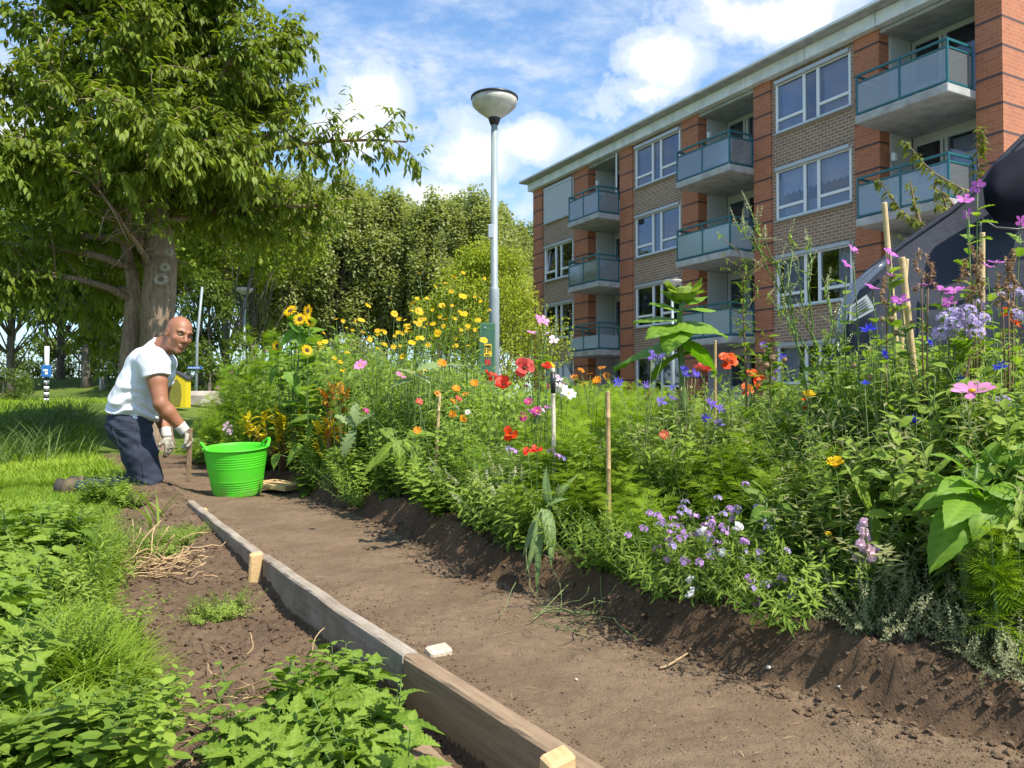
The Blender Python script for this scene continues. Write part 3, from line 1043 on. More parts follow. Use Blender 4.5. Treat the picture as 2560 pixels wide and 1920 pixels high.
# ------------------------------------------------------------------ navy rain cover
def build_cover():
    r = empty('rain_cover', W(2120, 1000, 1.3 * (3.3)))
    base = r.location.copy()
    tag(r, 'dark navy fabric cover with a rolled flap and clear plastic edge behind the mallows', 'cover')
    m, t, p, out = new_mat('navy_fabric')
    n = tnoise(t, objco(t), 4, 5, .6)
    n2 = tnoise(t, objco(t, (40, 40, 40)), 9, 2)
    L(t, mixc(t, n, (.013, .016, .028), (.03, .035, .05)), p.inputs['Base Color'])
    p.inputs['Roughness'].default_value = .68
    p.inputs['Specular IOR Level'].default_value = .25
    bump(t, p, math_node(t, 'ADD', n, math_node(t, 'MULTIPLY', n2, .1)), .5, .03)
    M['navy'] = m
    edge = [(1815, 830), (1812, 735), (1822, 672), (1850, 612), (1890, 575), (1950, 528), (2005, 490), (2060, 452), (2110, 408), (2155, 352), (2212, 296), (2290, 235), (2380, 185), (2480, 160)]
    E = [W(x, y, 1.3 * (3.3)) for x, y in edge]
    # resample
    E = np.array([tuple(e) for e in E])
    s = np.concatenate([[0], np.cumsum(np.linalg.norm(np.diff(E, axis=0), axis=1))])
    ss = np.linspace(0, s[-1], 60)
    E = np.stack([np.interp(ss, s, E[:, k]) for k in range(3)], -1)
    n, rows = len(E), 26
    top = E
    bot = E.copy()
    bot[:, 0] = np.maximum(E[:, 0], E[0, 0] + .12) + .06
    bot[:, 2] = .15
    V = []
    for side in (1, -1):
        for k in range(rows):
            v = k / (rows - 1)
            row = top * (1 - v) + bot * v
            belly = math.sin(math.pi * min(1, v * 1.05)) * .16 + .05 * v
            fold = .018 * np.sin(ss * 9 + v * 7) + .012 * vnoise(ss * 5, np.full(n, v * 6))
            row = row.copy()
            row[:, 1] -= side * (belly + fold * math.sin(math.pi * v)) * (1 if side == 1 else 2.2)
            V.append(row - np.array(base))
    V = np.array(V).reshape(2, rows, n, 3)
    g = MB()
    i, j = np.meshgrid(np.arange(rows - 1), np.arange(n - 1), indexing='ij')
    q = np.stack([i * n + j, (i + 1) * n + j, (i + 1) * n + j + 1, i * n + j + 1], -1).reshape(-1, 4)
    g.add(V[0].reshape(-1, 3), q)
    g.add(V[1].reshape(-1, 3), q[:, ::-1])
    g.build('fabric', m, r, True)
    g = MB(); g.tube([Vector(e) - base for e in E], .016, 10); g.build('piping', m, r, True)
    # rolled flap
    P = [W(x, y, 1.3 * (3.06)) - base for x, y in ((2118, 490), (2116, 440), (2120, 390), (2150, 345), (2220, 300), (2330, 250))]
    flap = []
    A = [(2122, 392), (2150, 352), (2200, 322), (2260, 300), (2330, 285)]
    Bq = [(2128, 452), (2150, 476), (2200, 484), (2260, 470), (2330, 450)]
    VV = []
    for k in range(14):
        u = k / 13
        for q_ in range(15):
            w = q_ / 14
            a = np.array([np.interp(u * 4, range(5), [c[d] for c in A]) for d in (0, 1)])
            b = np.array([np.interp(u * 4, range(5), [c[d] for c in Bq]) for d in (0, 1)])
            c = a + (b - a) * w
            Y = 3.12 - .07 * math.sin(math.pi * w) * (.35 + .65 * min(1, u * 4))
            VV.append(W(c[0], c[1], Y * 1.3) - base)
    g = MB()
    i, j = np.meshgrid(np.arange(13), np.arange(14), indexing='ij')
    g.add(VV, np.stack([i * 15 + j, i * 15 + j + 1, (i + 1) * 15 + j + 1, (i + 1) * 15 + j], -1).reshape(-1, 4))
    g.build('rolled_flap', plain('black_fabric', (.006, .007, .013), .85, var=.4, scale=12, spec=.15), r, True)
    seam = [W(2118, y, 1.3 * (3.02 + .0004 * abs(y - 560))) - base for y in range(470, 700, 20)]
    g = MB(); g.tube(seam, .006, 6); g.build('seam', M['black'], r, True)
    g = MB(); g.tube([W(x, y, 1.3 * (3.05)) - base for x, y in ((2118, 472), (2150, 492), (2200, 496), (2260, 482), (2330, 462))], .008, 6); g.build('zip', M['black'], r, True)
    # clear plastic edge and sewn label
    cl = glass_mat('clear_plastic', (.82, .86, .9), .06, .12, (.5, .55, .6), .10)
    Q = [W(x, y, 1.3 * (3.22)) - base for x, y in ((1816, 760), (1814, 715), (1824, 665), (1848, 620), (1885, 588), (1935, 552))]
    g = MB(); g.tube(Q, [.012, .022, .03, .03, .024, .012], 12); g.build('clear_edge', cl, r, True)
    g = MB()
    quad = [(1836, 662), (1872, 636), (1892, 668), (1834, 700)]
    g.add([W(x, y, 1.3 * (3.06)) - base for x, y in quad] + [W(x, y, 1.3 * (3.065)) - base for x, y in quad], [(0, 1, 2, 3), (7, 6, 5, 4), (0, 4, 5, 1), (1, 5, 6, 2), (2, 6, 7, 3), (3, 7, 4, 0)])
    lab = g.build('label', plain('label_white', (.30, .32, .32), .6), r)
    g = MB()
    for k in range(5):
        u = .18 + k * .15
        a = Vector((quad[0][0], quad[0][1])).lerp(Vector((quad[3][0], quad[3][1])), u)
        b = Vector((quad[1][0], quad[1][1])).lerp(Vector((quad[2][0], quad[2][1])), u)
        p0, p1 = a.lerp(b, .15), a.lerp(b, .85)
        g.beam(W(p0.x, p0.y, 1.3 * (3.057)) - base, W(p1.x, p1.y, 1.3 * (3.057)) - base, .003, .003)
    g.build('print_line', M['black'], lab)
    lab.name = 'care_label'
    g = MB()
    g.tube([W(x, y, 1.3 * (3.0)) - base for x, y in ((2020, 692), (2040, 684), (2062, 684), (2075, 690))], [.006, .014, .014, .005], 8)
    g.build('grab_loop', plain('strap_grey', (.3, .31, .33), .5), r, True)
build_cover()

# ------------------------------------------------------------------ far left things
def pole_sign():
    c = W(423, 835, 17.0)
    r = empty('street_sign', (c.x, 17.0, 0))
    zb = float(gz(c.x, 17.0))
    tag(r, 'slim grey post with a small blue street name plate', 'street sign', None)
    top = W(432, 620, 17.0).z
    g = MB(); g.tube([(0, 0, 0), (.02, 0, 2.0), (.12, 0, top)], [.034, .03, .026], 10); g.build('pole', M['lamp_pole'], r, True)
    b = plain('sign_blue', (.03, .12, .42), .4)
    z = W(423, 795, 17.0).z
    g = MB(); g.box((0, -.06, z), (.32, .02, .06), bevel=.006); pl = g.build('name_plate', b, r)
    g = MB()
    x = -.125
    for w_ in (.05, .04, .06, .03, .05, .05, .04, .05):
        g.box((x, -.073, z), (w_ * .42, .004, .022)); x += w_ * .55 + .006
    g.build('lettering', M['white_frame'], pl)
pole_sign()
def bollard():
    c = W(100, 862, 16.5)
    r = empty('striped_post', (c.x, 16.5, float(gz(c.x, 16.5)) - .02))
    tag(r, 'black and white striped post with a square blue sign and white top', 'traffic post')
    zt = W(100, 748, 16.5).z
    z0 = r.location.z
    zs = W(100, 815, 16.5).z - z0
    n = 9
    for k in range(n):
        a, b = zs * k / n, zs * (k + 1) / n
        g = MB(); g.tube([(0, 0, a), (0, 0, b)], .05, 12); g.build('stripe', M['black'] if k % 2 == 0 else M['white_frame'], r, True)
    g = MB(); g.tube([(0, 0, zs), (0, 0, zt - z0)], .045, 12); g.build('upper_post', M['white_frame'], r, True)
    zc = W(103, 802, 16.5).z - z0
    g = MB(); g.box((.04, -.08, zc), (.21, .02, .25), bevel=.01); pl = g.build('sign_plate', plain('traffic_blue', (.02, .14, .42), .4), r)
    g = MB(); g.box((.03, -.093, zc + .02), (.10, .004, .04)); g.box((.05, -.093, zc - .04), (.06, .004, .06)); g.build('symbol', M['white_frame'], pl)
bollard()
def playhouse():
    Y = 14.0
    c = W(376, 868, Y)
    r = empty('play_panel', (c.x, Y, .55), R(-4))
    r.scale = (.52, .4, .50)
    tag(r, 'yellow and olive curved panel structure standing behind the kneeling man', 'play structure')
    s = .46293 / F_PX * Y
    yel, olv = plain('yellow_paint', (.66, .50, .012), .6), plain('olive_mesh', (.20, .19, .025), .8, var=.2)
    pts = [(-.62, 0), (.40, 0), (.40, 1.0), (.30, 1.08), (.1, 1.2), (-.15, 1.3), (-.4, 1.36), (-.62, 1.38)]
    def slab(pts, y0, y1, mat, name):
        n = len(pts)
        V = [(x, y0, z) for x, z in pts] + [(x, y1, z) for x, z in pts]
        g = MB()
        g.add(V, [[i, (i + 1) % n, (i + 1) % n + n, i + n] for i in range(n)])
        g.f.append(np.array([np.arange(n)])); g.m.append(np.array([0]))
        g.f.append(np.array([np.arange(n)[::-1] + n])); g.m.append(np.array([0]))
        return g.build(name, mat, r)
    slab([(x, z) for x, z in pts], 0, .5, yel, 'yellow_frame')
    slab([(-.58, .06), (.22, .06), (.27, .45), (.24, .8), (.12, 1.0), (.08, 1.02), (.0, .98), (-.08, 1.02), (-.2, 1.0), (-.3, 1.02), (-.44, .98), (-.58, 1.04)], -.02, .0, olv, 'mesh_panel')
    slab([(-.66, 1.38), (-.4, 1.365), (-.15, 1.305), (.1, 1.205), (.30, 1.085), (.44, .98), (.46, 1.03), (.32, 1.13), (.1, 1.255), (-.15, 1.355), (-.4, 1.415), (-.66, 1.43)], -.03, .53, plain('dark_trim', (.04, .04, .04), .6), 'roof_trim')
playhouse()
def stone_wall():
    c = W(438, 862, 15.5)
    r = MB()
    z = float(gz(c.x, 15.5))
    r.box((c.x - .05, 15.5, z + .10), (.95, .6, .36), np.array(Matrix.Rotation(R(-8), 3, 'Z')), bevel=.09)
    r.box((c.x + .42, 15.1, z + .02), (.5, .5, .2), np.array(Matrix.Rotation(R(-25), 3, 'Z')), bevel=.07)
    o = r.build('stone_bench', plain('sandstone', (.40, .34, .27), .9, var=.25, scale=6, bmp=.3))
    tag(o, 'low pale stone block beyond the path, right of the yellow panel', 'stone block')
stone_wall()
def far_bench():
    c = W(258, 795, 30.0)
    r = empty('park_bench', (c.x, 30, float(gz(c.x, 30))), R(5))
    z0 = W(258, 800, 30).z - r.location.z
    tag(r, 'weathered grey slatted bench on the grass slope behind the man', 'bench')
    g = MB()
    for k in range(3):
        g.box((0, .1 + .14 * k, z0), (1.7, .11, .04))
    g.build('seat', M['grey_metal'], r)
    g = MB()
    for k in range(2):
        g.box((0, .5, z0 + .18 + .14 * k), (1.7, .04, .1))
    g.build('backrest', M['grey_metal'], r)
    for s in (-.7, .7):
        g = MB(); g.box((s, .25, z0 / 2 - .05), (.08, .5, z0 + .1)); g.build('leg', M['concrete'], r)
far_bench()
# ------------------------------------------------------------------ kneeling man, modelled as a blended distance field
class Field:
    def __init__(self, lo, hi, h):
        self.lo, self.h = np.array(lo, float), h
        self.n = np.ceil((np.array(hi) - self.lo) / h).astype(int) + 1
        self.d = np.full(self.n, 1.0)
    def _sub(self, lo, hi):
        a = np.clip(np.floor((np.array(lo) - self.lo) / self.h).astype(int), 0, self.n)
        b = np.clip(np.ceil((np.array(hi) - self.lo) / self.h).astype(int) + 1, 0, self.n)
        sl_ = tuple(slice(i, j) for i, j in zip(a, b))
        g = np.meshgrid(*[self.lo[k] + self.h * np.arange(a[k], b[k]) for k in range(3)], indexing='ij')
        return sl_, np.stack(g, -1)
    def _mix(self, sl_, d, k, sub):
        o = self.d[sl_]
        if sub:
            d = -d
            hh = np.clip(.5 - .5 * (o - d) / k, 0, 1)
            self.d[sl_] = o + (d - o) * hh + k * hh * (1 - hh)
        else:
            hh = np.clip(.5 + .5 * (o - d) / k, 0, 1)
            self.d[sl_] = o + (d - o) * hh - k * hh * (1 - hh)
    def cone(self, a, b, r1, r2, k=.02, sub=False, flat=None):
        a, b = np.array(a, float), np.array(b, float)
        m = max(r1, r2) + k + .05
        sl_, P = self._sub(np.minimum(a, b) - m, np.maximum(a, b) + m)
        ab = b - a
        t = np.clip(((P - a) @ ab) / (ab @ ab + 1e-9), 0, 1)
        q = P - (a + t[..., None] * ab)
        if flat is not None:      # (axis, factor): squash along an axis
            ax, f = unit(flat[0]), flat[1]
            w = q @ ax
            q = q + ((1 / f - 1) * w)[..., None] * ax
        self._mix(sl_, np.linalg.norm(q, axis=-1) - (r1 + (r2 - r1) * t), k, sub)
        return self
    def ell(self, c, rad, Rm=None, k=.02, sub=False):
        c, rad = np.array(c, float), np.array(rad, float)
        m = rad.max() + k + .03
        sl_, P = self._sub(c - m, c + m)
        q = P - c
        if Rm is not None:
            q = q @ np.array(Rm)
        k0 = np.linalg.norm(q / rad, axis=-1)
        k1 = np.linalg.norm(q / rad ** 2, axis=-1)
        self._mix(sl_, k0 * (k0 - 1) / (k1 + 1e-6), k, sub)
        return self
    def cut(self, p, nrm):
        """keep only the side that nrm points away from"""
        sl_, P = self._sub(self.lo, self.lo + self.h * self.n)
        self.d = np.maximum(self.d, (P - np.array(p)) @ unit(nrm))
        return self
    def bumps(self, fn):
        sl_, P = self._sub(self.lo, self.lo + self.h * self.n)
        band = np.abs(self.d) < .05
        self.d[band] += fn(P[band])
        return self
    def surface(self):
        """naive surface nets"""
        d = self.d
        s = d < 0
        nx, ny, nz = (n - 1 for n in d.shape)
        cnt = np.zeros((nx, ny, nz)); acc = np.zeros((nx, ny, nz, 3))
        cor = [(i, j, k) for i in (0, 1) for j in (0, 1) for k in (0, 1)]
        act = np.zeros((nx, ny, nz), bool)
        tot = sum(s[i:i + nx, j:j + ny, k:k + nz].astype(int) for i, j, k in cor)
        act = (tot > 0) & (tot < 8)
        idx = np.argwhere(act)
        num = np.zeros((len(idx), 3)); c = np.zeros(len(idx))
        for a in range(8):
            for ax in range(3):
                A = cor[a]
                if A[ax]:
                    continue
                Bc = list(A); Bc[ax] = 1
                da = d[idx[:, 0] + A[0], idx[:, 1] + A[1], idx[:, 2] + A[2]]
                db = d[idx[:, 0] + Bc[0], idx[:, 1] + Bc[1], idx[:, 2] + Bc[2]]
                x = (da < 0) != (db < 0)
                t = np.where(x, da / (da - db + 1e-12), 0)
                p = np.tile(np.array(A, float), (len(idx), 1))
                p[:, ax] += t
                num[x] += p[x]
                c[x] += 1
        V = self.lo + self.h * (idx + num / c[:, None])
        vid = np.full((nx, ny, nz), -1)
        vid[tuple(idx.T)] = np.arange(len(idx))
        quads = []
        for ax in range(3):
            a1, a2 = (ax + 1) % 3, (ax + 2) % 3
            s0 = np.take(s, np.arange(s.shape[ax] - 1), ax)
            s1 = np.take(s, np.arange(1, s.shape[ax]), ax)
            e = np.argwhere(s0 != s1)
            e = e[(e[:, a1] > 0) & (e[:, a2] > 0) & (e[:, a1] < s.shape[a1] - 1) & (e[:, a2] < s.shape[a2] - 1)]
            ins = s[tuple(e.T)]
            def g_(o1, o2):
                q = e.copy(); q[:, a1] -= o1; q[:, a2] -= o2
                return vid[tuple(q.T)]
            q = np.stack([g_(1, 1), g_(0, 1), g_(0, 0), g_(1, 0)], -1)
            q[~ins] = q[~ins][:, ::-1]
            quads.append(q)
        Q = np.concatenate(quads)
        Q = Q[(Q >= 0).all(1)]
        return V, Q

def build_man():
    root_loc = W(320, 1050, 5.60)
    root_loc.z = 0
    r = empty('person', root_loc)
    tag(r, 'bald man in white striped T-shirt and dark jeans kneeling and holding a wooden peg', 'person')
    O = np.array(root_loc)
    def P(x, y, Y):
        return np.array(W(x, y, Y)) - O
    YN, YF, YM = 5.42, 5.80, 5.60
    # joints
    hipN, hipF = P(283, 927, 5.52), P(288, 927, 5.72)
    kneN, kneF = P(322, 1036, 5.53), P(312, 1036, 5.78)
    ankN, ankF = P(172, 1052, 5.56), P(200, 1046, 5.80)
    pel, wai, che, nek = P(280, 912, YM), P(290, 872, YM), P(322, 800, YM), P(346, 752, YM)
    shN, shF = P(333, 782, 5.40), P(352, 790, 5.82)
    elN, wrN = P(347, 872, 5.35), P(400, 932, 5.44)
    elF, wrF = P(344, 885, 5.90), P(360, 942, 5.84)
    # head frame: face turned toward the camera by about 45 degrees, rolled to the right
    hc = P(386, 722, 5.50)
    fwd = unit(np.array((.75, -.62, -.24)))
    up = unit(np.array((.33, -.04, 1.0)))
    up = unit(up - fwd * (up @ fwd))
    side = np.cross(fwd, up)          # his right side
    HR = np.stack([side, fwd, up], -1)
    def H(x, y, z):
        return hc + HR @ np.array((x, y, z))
    S = 1.04
    # ---------------- body: one continuous skin
    f = Field((-.95, -.45, -.03), (.40, .50, 1.32), .0062)
    f.cone(pel, wai, .135, .125, .05, flat=((0, 1, 0), 1.2))
    f.cone(wai, che, .125, .135, .05, flat=((0, 1, 0), 1.3))
    f.cone(che, nek, .13, .075, .05)
    f.cone(shN, shF, .075, .075, .06)
    for h_, k_, a_ in ((hipN, kneN, ankN), (hipF, kneF, ankF)):
        f.cone(h_, k_, .088, .056, .04)
        f.cone(k_, a_, .052, .034, .03)
        f.cone(a_, a_ + np.array((-.07, 0, -.03)), .035, .03, .02)
    for s_, e_, w_ in ((shN, elN, wrN), (shF, elF, wrF)):
        m_ = s_ + (e_ - s_) * .45
        f.cone(s_, m_, .070, .066, .02).cone(m_, e_, .066, .049, .02)
        m_ = e_ + (w_ - e_) * .3
        f.cone(e_, m_, .050, .052, .015).cone(m_, w_, .052, .033, .015)
    # neck and head
    f.cone(nek + np.array((.0, 0, -.02)), H(0, -.035, -.07), .070, .058, .03)
    f.cone(nek + np.array((-.03, .03, 0)), H(.0, -.05, -.03), .045, .05, .03)
    f.ell(H(0, -.012, .030), (.078 * S, .098 * S, .092 * S), HR, .01)
    f.ell(H(0, .030, -.030), (.062 * S, .066 * S, .085 * S), HR, .03)
    f.cone(H(-.042, .018, -.075), H(.042, .018, -.075), .030, .030, .03)
    f.ell(H(0, .068, -.108), (.030, .024, .022), HR, .02)                 # chin
    for sx in (-1, 1):
        f.ell(H(sx * .045, .062, -.028), (.024, .02, .022), HR, .02)      # cheekbones
        f.ell(H(sx * .033, .094, .008), (.020, .014, .012), HR, .012, True)   # eye sockets
        f.cone(H(sx * .014, .093, .030), H(sx * .05, .078, .030), .011, .009, .012)  # brow
        f.ell(H(sx * .080, -.012, -.008), (.010, .022, .034), HR, .006)      # ear
        f.ell(H(sx * .089, -.006, -.004), (.006, .011, .019), HR, .004, True)
        f.ell(H(sx * .013, .102, -.036), (.009, .010, .008), HR, .006)       # nostril wings
    f.cone(H(0, .093, .015), H(0, .117, -.030), .009, .013, .010)           # nose
    f.ell(H(0, .093, -.068), (.028, .012, .006), HR, .006)                 # lips
    f.ell(H(0, .090, -.079), (.024, .013, .007), HR, .006)
    f.ell(H(0, .108, -.0735), (.028, .012, .0022), HR, .003, True)           # mouth line
    V, Q = f.surface()
    m, t, p, out = new_mat('skin')
    n = tnoise(t, objco(t), 30, 4, .6)
    n2 = tnoise(t, objco(t), 6, 3)
    L(t, mixc(t, math_node(t, 'MULTIPLY_ADD', n, .5, math_node(t, 'MULTIPLY', n2, .5)), (.22, .085, .042), (.42, .18, .092)), p.inputs['Base Color'])
    p.inputs['Roughness'].default_value = .48
    p.inputs['Subsurface Weight'].default_value = .04
    p.inputs['Subsurface Radius'].default_value = (.012, .005, .003)
    bump(t, p, tnoise(t, objco(t), 90, 4, .7), .5, .003)
    skin = m
    MB().add(V, Q).build('body', skin, r, True)
    # eyes, brows, lips
    eyew, iris, lip = plain('eye_white', (.45, .38, .33), .3), plain('iris', (.02, .012, .008), .15), plain('lip', (.36, .12, .085), .4)
    brow = plain('brow_hair', (.035, .02, .012), .8)
    for sx in (-1, 1):
        c = H(sx * .033, .0835, .007)
        g = MB(); g.lathe([(math.sin(a), -math.cos(a)) for a in np.linspace(0, math.pi, 9)], 14)
        g.v[0] = (g.v[0] * np.array((.0125, .0060, .0052))) @ HR.T + c
        e = g.build('eye', eyew, r, True)
        g = MB(); g.lathe([(math.sin(a), -math.cos(a)) for a in np.linspace(0, math.pi, 9)], 12)
        g.v[0] = (g.v[0] * np.array((.0056, .0030, .0050))) @ HR.T + H(sx * .033 - .003, .0885, .0072)
        g.build('iris', iris, e, True)
        # lids
        g = MB(); g.tube([H(sx * (.033 + .017 * q), .0865 - .006 * abs(q) ** 2, .0118 - .004 * q * q) for q in np.linspace(-1, 1, 7)], .0034, 6)
        g.build('eyelid', skin, r, True)
        g = MB(); g.tube([H(sx * (.034 + .020 * q), .0985 - .012 * max(0, q) - .002, .030 + .003 * (1 - q * q)) for q in np.linspace(-1, 1, 7)], [.0015, .003, .0036, .0036, .003, .0024, .0012], 6)
        g.build('eyebrow', brow, r, True)
    g = MB(); g.tube([H(.026 * q, .0985 - .010 * q * q, -.0735 + .003 * q) for q in np.linspace(-1, 1, 9)], [.0012, .0022, .003, .0034, .0036, .0034, .003, .0022, .0012], 6)
    g.build('mouth', lip, r, True)
    # ---------------- T-shirt
    f = Field((-.75, -.50, .42), (.35, .55, 1.18), .0068)
    f.cone(pel + np.array((.012, 0, .02)), wai, .150, .148, .06, flat=((0, 1, 0), 1.22))
    f.cone(wai, che, .150, .155, .06, flat=((0, 1, 0), 1.3))
    f.ell(wai + np.array((.05, 0, -.02)), (.12, .15, .13), None, .05)
    f.cone(che, nek + np.array((.0, 0, -.01)), .148, .088, .06)
    f.cone(shN, shF, .092, .092, .07)
    for s_, e_ in ((shN, elN), (shF, elF)):
        f2 = Field((-.75, -.50, .42), (.35, .55, 1.18), .0068)
        f2.cone(s_ + (e_ - s_) * -.1, s_ + (e_ - s_) * .50, .088, .088, .04)
        f2.cut(s_ + (e_ - s_) * .36, e_ - s_)
        hh = np.clip(.5 + .5 * (f.d - f2.d) / .03, 0, 1)
        f.d = f.d + (f2.d - f.d) * hh - .03 * hh * (1 - hh)
    hem_d = unit(np.array((-.36, 0, -1.0)))
    hem_p = (P(232, 881, YM) + P(335, 911, YM)) / 2
    f.cut(hem_p, unit(np.array(((P(335, 911, YM) - P(232, 881, YM))[2], 0, -(P(335, 911, YM) - P(232, 881, YM))[0]))))
    f.cut(nek + np.array((.018, 0, .040)), (.52, -.05, .86))
    ax = unit(che - pel)
    def wr(p_):
        u = p_ @ ax
        w = p_[:, 0] * .9 + p_[:, 2] * .5
        a = .013 * vnoise(p_[:, 0] * 7 + u * 9, p_[:, 1] * 4, u * 16) + .011 * np.sin(u * 60 + 7 * vnoise(p_[:, 0] * 6, p_[:, 1] * 5, p_[:, 2] * 6)) * sstep(-p_[:, 2], -.85, -.55)
        return a + .003 * vnoise(p_[:, 0] * 25, p_[:, 1] * 25, p_[:, 2] * 25)
    f.bumps(wr)
    V, Q = f.surface()
    m, t, p, out = new_mat('shirt')
    tc = N(t, 'ShaderNodeTexCoord')
    dt = N(t, 'ShaderNodeVectorMath', operation='DOT_PRODUCT')
    L(t, tc.outputs['Object'], dt.inputs[0])
    dt.inputs[1].default_value = tuple(ax)
    st = math_node(t, 'FRACT', math_node(t, 'MULTIPLY', dt.outputs['Value'], 1 / .0125))
    st = ramp(t, st, [(.0, 0.), (.55, 0.), (.68, 1.), (.9, 1.), (1., 0.)])
    L(t, mixc(t, math_node(t, 'MULTIPLY', st, .78), (.80, .81, .83), (.33, .35, .41)), p.inputs['Base Color'])
    p.inputs['Roughness'].default_value = .9
    p.inputs['Specular IOR Level'].default_value = .1
    MB().add(V, Q).build('t_shirt', m, r, True)
    # ---------------- jeans
    f = Field((-.95, -.40, -.06), (.30, .45, .80), .0066)
    f.cone(pel, wai + np.array((0, 0, -.03)), .148, .128, .05, flat=((0, 1, 0), 1.2))
    for sg, h_, k_, a_ in ((-1, hipN, kneN, ankN), (1, hipF, kneF, ankF)):
        f.cone(h_, h_ + (k_ - h_) * .5, .128, .112, .05).cone(h_ + (k_ - h_) * .5, k_, .112, .092, .03)
        f.cone(k_ + np.array((.0, 0, -.012)), a_ + (k_ - a_) * .1, .062, .046, .04)
        f.cone(a_ + (k_ - a_) * .14, a_ + (k_ - a_) * .02, .047, .054, .01)
        f.ell(h_ + np.array((-.055, .0, -.0)), (.09, .095, .11), None, .04)       # seat
        f.cut(a_ + np.array((-.01, 0, 0)), (-1, 0, 0))
    f.cut(wai + np.array((0, 0, -.005)), ax)
    def wj(p_):
        a = .006 * vnoise(p_[:, 0] * 9, p_[:, 1] * 7, p_[:, 2] * 15) + .0035 * vnoise(p_[:, 0] * 22, p_[:, 1] * 15, p_[:, 2] * 34)
        fold = .005 * np.sin(p_[:, 2] * 95 + p_[:, 0] * 60 + 6 * vnoise(p_[:, 0] * 5, p_[:, 1] * 5, p_[:, 2] * 5))
        return a + fold * np.maximum(sstep(p_[:, 2], .28, .42), sstep(-p_[:, 2], -.17, -.08)) * .8
    f.bumps(wj)
    V, Q = f.surface()
    m, t, p, out = new_mat('denim')
    n = tnoise(t, objco(t), 5, 5, .65)
    n2 = tnoise(t, objco(t, (300, 300, 90)), 3, 2)
    col = mixc(t, ramp(t, n, [(.35, 0.), (.7, 1.)]), (.014, .017, .029), (.036, .043, .066))
    col = mixc(t, math_node(t, 'MULTIPLY', n2, .45), col, (.075, .085, .12))
    L(t, col, p.inputs['Base Color'])
    p.inputs['Roughness'].default_value = .85
    p.inputs['Specular IOR Level'].default_value = .2
    J = MB().add(V, Q).build('jeans', m, r, True)
    st_ = plain('denim_seam', (.03, .033, .045), .9)
    lt = plain('denim_faded', (.055, .062, .085), .9)
    def on(x, y, Y=5.30):
        """closest jeans surface in front of a photo position"""
        p0 = P(x, y, 5.0); p1 = P(x, y, 5.9)
        d = unit(p1 - p0)
        q = V - p0
        s = q @ d
        off = np.linalg.norm(q - s[:, None] * d, axis=1)
        ok = off < .016
        return p0 + d * (s[ok].min() - .002) if ok.any() else None
    for nm, path in (('side_seam', [(283, 905), (292, 935), (300, 965), (306, 1000), (310, 1030)]), ('pocket_seam', [(243, 925), (262, 927), (285, 930), (286, 960), (272, 972), (256, 960), (243, 925)]), ('waistband_seam', [(238, 900), (260, 906), (285, 913), (312, 918)])):
        pts = [on(*q) for q in path]
        pts = [q for q in pts if q is not None]
        if len(pts) > 2:
            g = MB(); g.tube(pts, .0017, 5); g.build(nm, lt, J, True)
    # ---------------- boots
    bt = plain('boot_leather', (.13, .085, .05), .7, var=.4, scale=25, bmp=.4)
    for a_ in (ankN, ankF):
        f = Field(a_ + np.array((-.27, -.10, -.12)), a_ + np.array((.08, .10, .12)), .006)
        f.cone(a_ + np.array((.02, 0, .0)), a_ + np.array((-.07, 0, -.005)), .05, .05, .02)
        f.cone(a_ + np.array((-.07, 0, .012)), a_ + np.array((-.10, 0, -.05)), .05, .044, .03, flat=((0, 1, 0), .9))
        f.cone(a_ + np.array((-.08, 0, -.045)), a_ + np.array((-.01, 0, -.062)), .04, .034, .02)
        V_, Q_ = f.surface()
        b_ = MB().add(V_, Q_).build('boot', bt, r, True)
        g = MB(); g.tube([a_ + np.array((-.125, 0, .05)), a_ + np.array((-.142, 0, 0)), a_ + np.array((-.14, 0, -.06))], [.036, .042, .036], 10)
        g.build('sole', plain('boot_sole', (.05, .04, .03), .8), b_, True)
    # ---------------- gloves: palm, cuff, four unequal fingers and a thumb on its side
    gl_m, t, p, out = new_mat('work_glove')
    n = tnoise(t, objco(t), 16, 5, .65)
    L(t, mixc(t, ramp(t, n, [(.38, 0.), (.62, 1.)]), (.50, .46, .37), (.17, .13, .09)), p.inputs['Base Color'])
    p.inputs['Roughness'].default_value = .9
    bump(t, p, tnoise(t, objco(t), 160, 2), .4, .002)
    cuff = plain('glove_cuff', (.58, .56, .50), .9, var=.2, scale=18, bmp=.3)
    def hand(wr_, el_, dirv, pn, thumb_side, curl, spread=1.0, name='glove'):
        """dirv: from wrist along the palm; pn: palm normal (fingers curl toward it)"""
        dv = unit(dirv)
        pn = unit(np.array(pn) - dv * (np.array(pn) @ dv))
        sv = np.cross(dv, pn) * thumb_side          # towards the thumb side
        f = Field(wr_ - .24, wr_ + .24, .0034)
        f.cone(wr_ - dv * .01, wr_ + dv * .02, .031, .033, .01)
        for o in (-.024, -.008, .008, .024):
            f.cone(wr_ + dv * .02 + sv * o * .8, wr_ + dv * .085 + sv * o * 1.1, .019, .0145, .012)
        tips = []
        for k, (o, ln, c_) in enumerate(((.029, .072, curl[0]), (.010, .080, curl[1]), (-.010, .076, curl[2]), (-.029, .060, curl[3]))):
            b0 = wr_ + dv * (.088 - .006 * abs(k - 1)) + sv * o * 1.06
            d0 = unit(dv + sv * o * 4 * spread)
            a = 0.0
            p0 = b0
            for seg, rr in ((.45, .0118), (.31, .0110), (.24, .0098)):
                a += c_
                d1 = d0 * math.cos(a) + pn * math.sin(a)
                p1 = p0 + d1 * ln * seg
                f.cone(p0, p1, rr, rr * .94, .004)
                p0 = p1
            tips.append(p0)
        t0 = wr_ + dv * .030 + sv * .030 + pn * .006
        t1 = t0 + (dv * .55 + sv * .75 + pn * .35) * .040
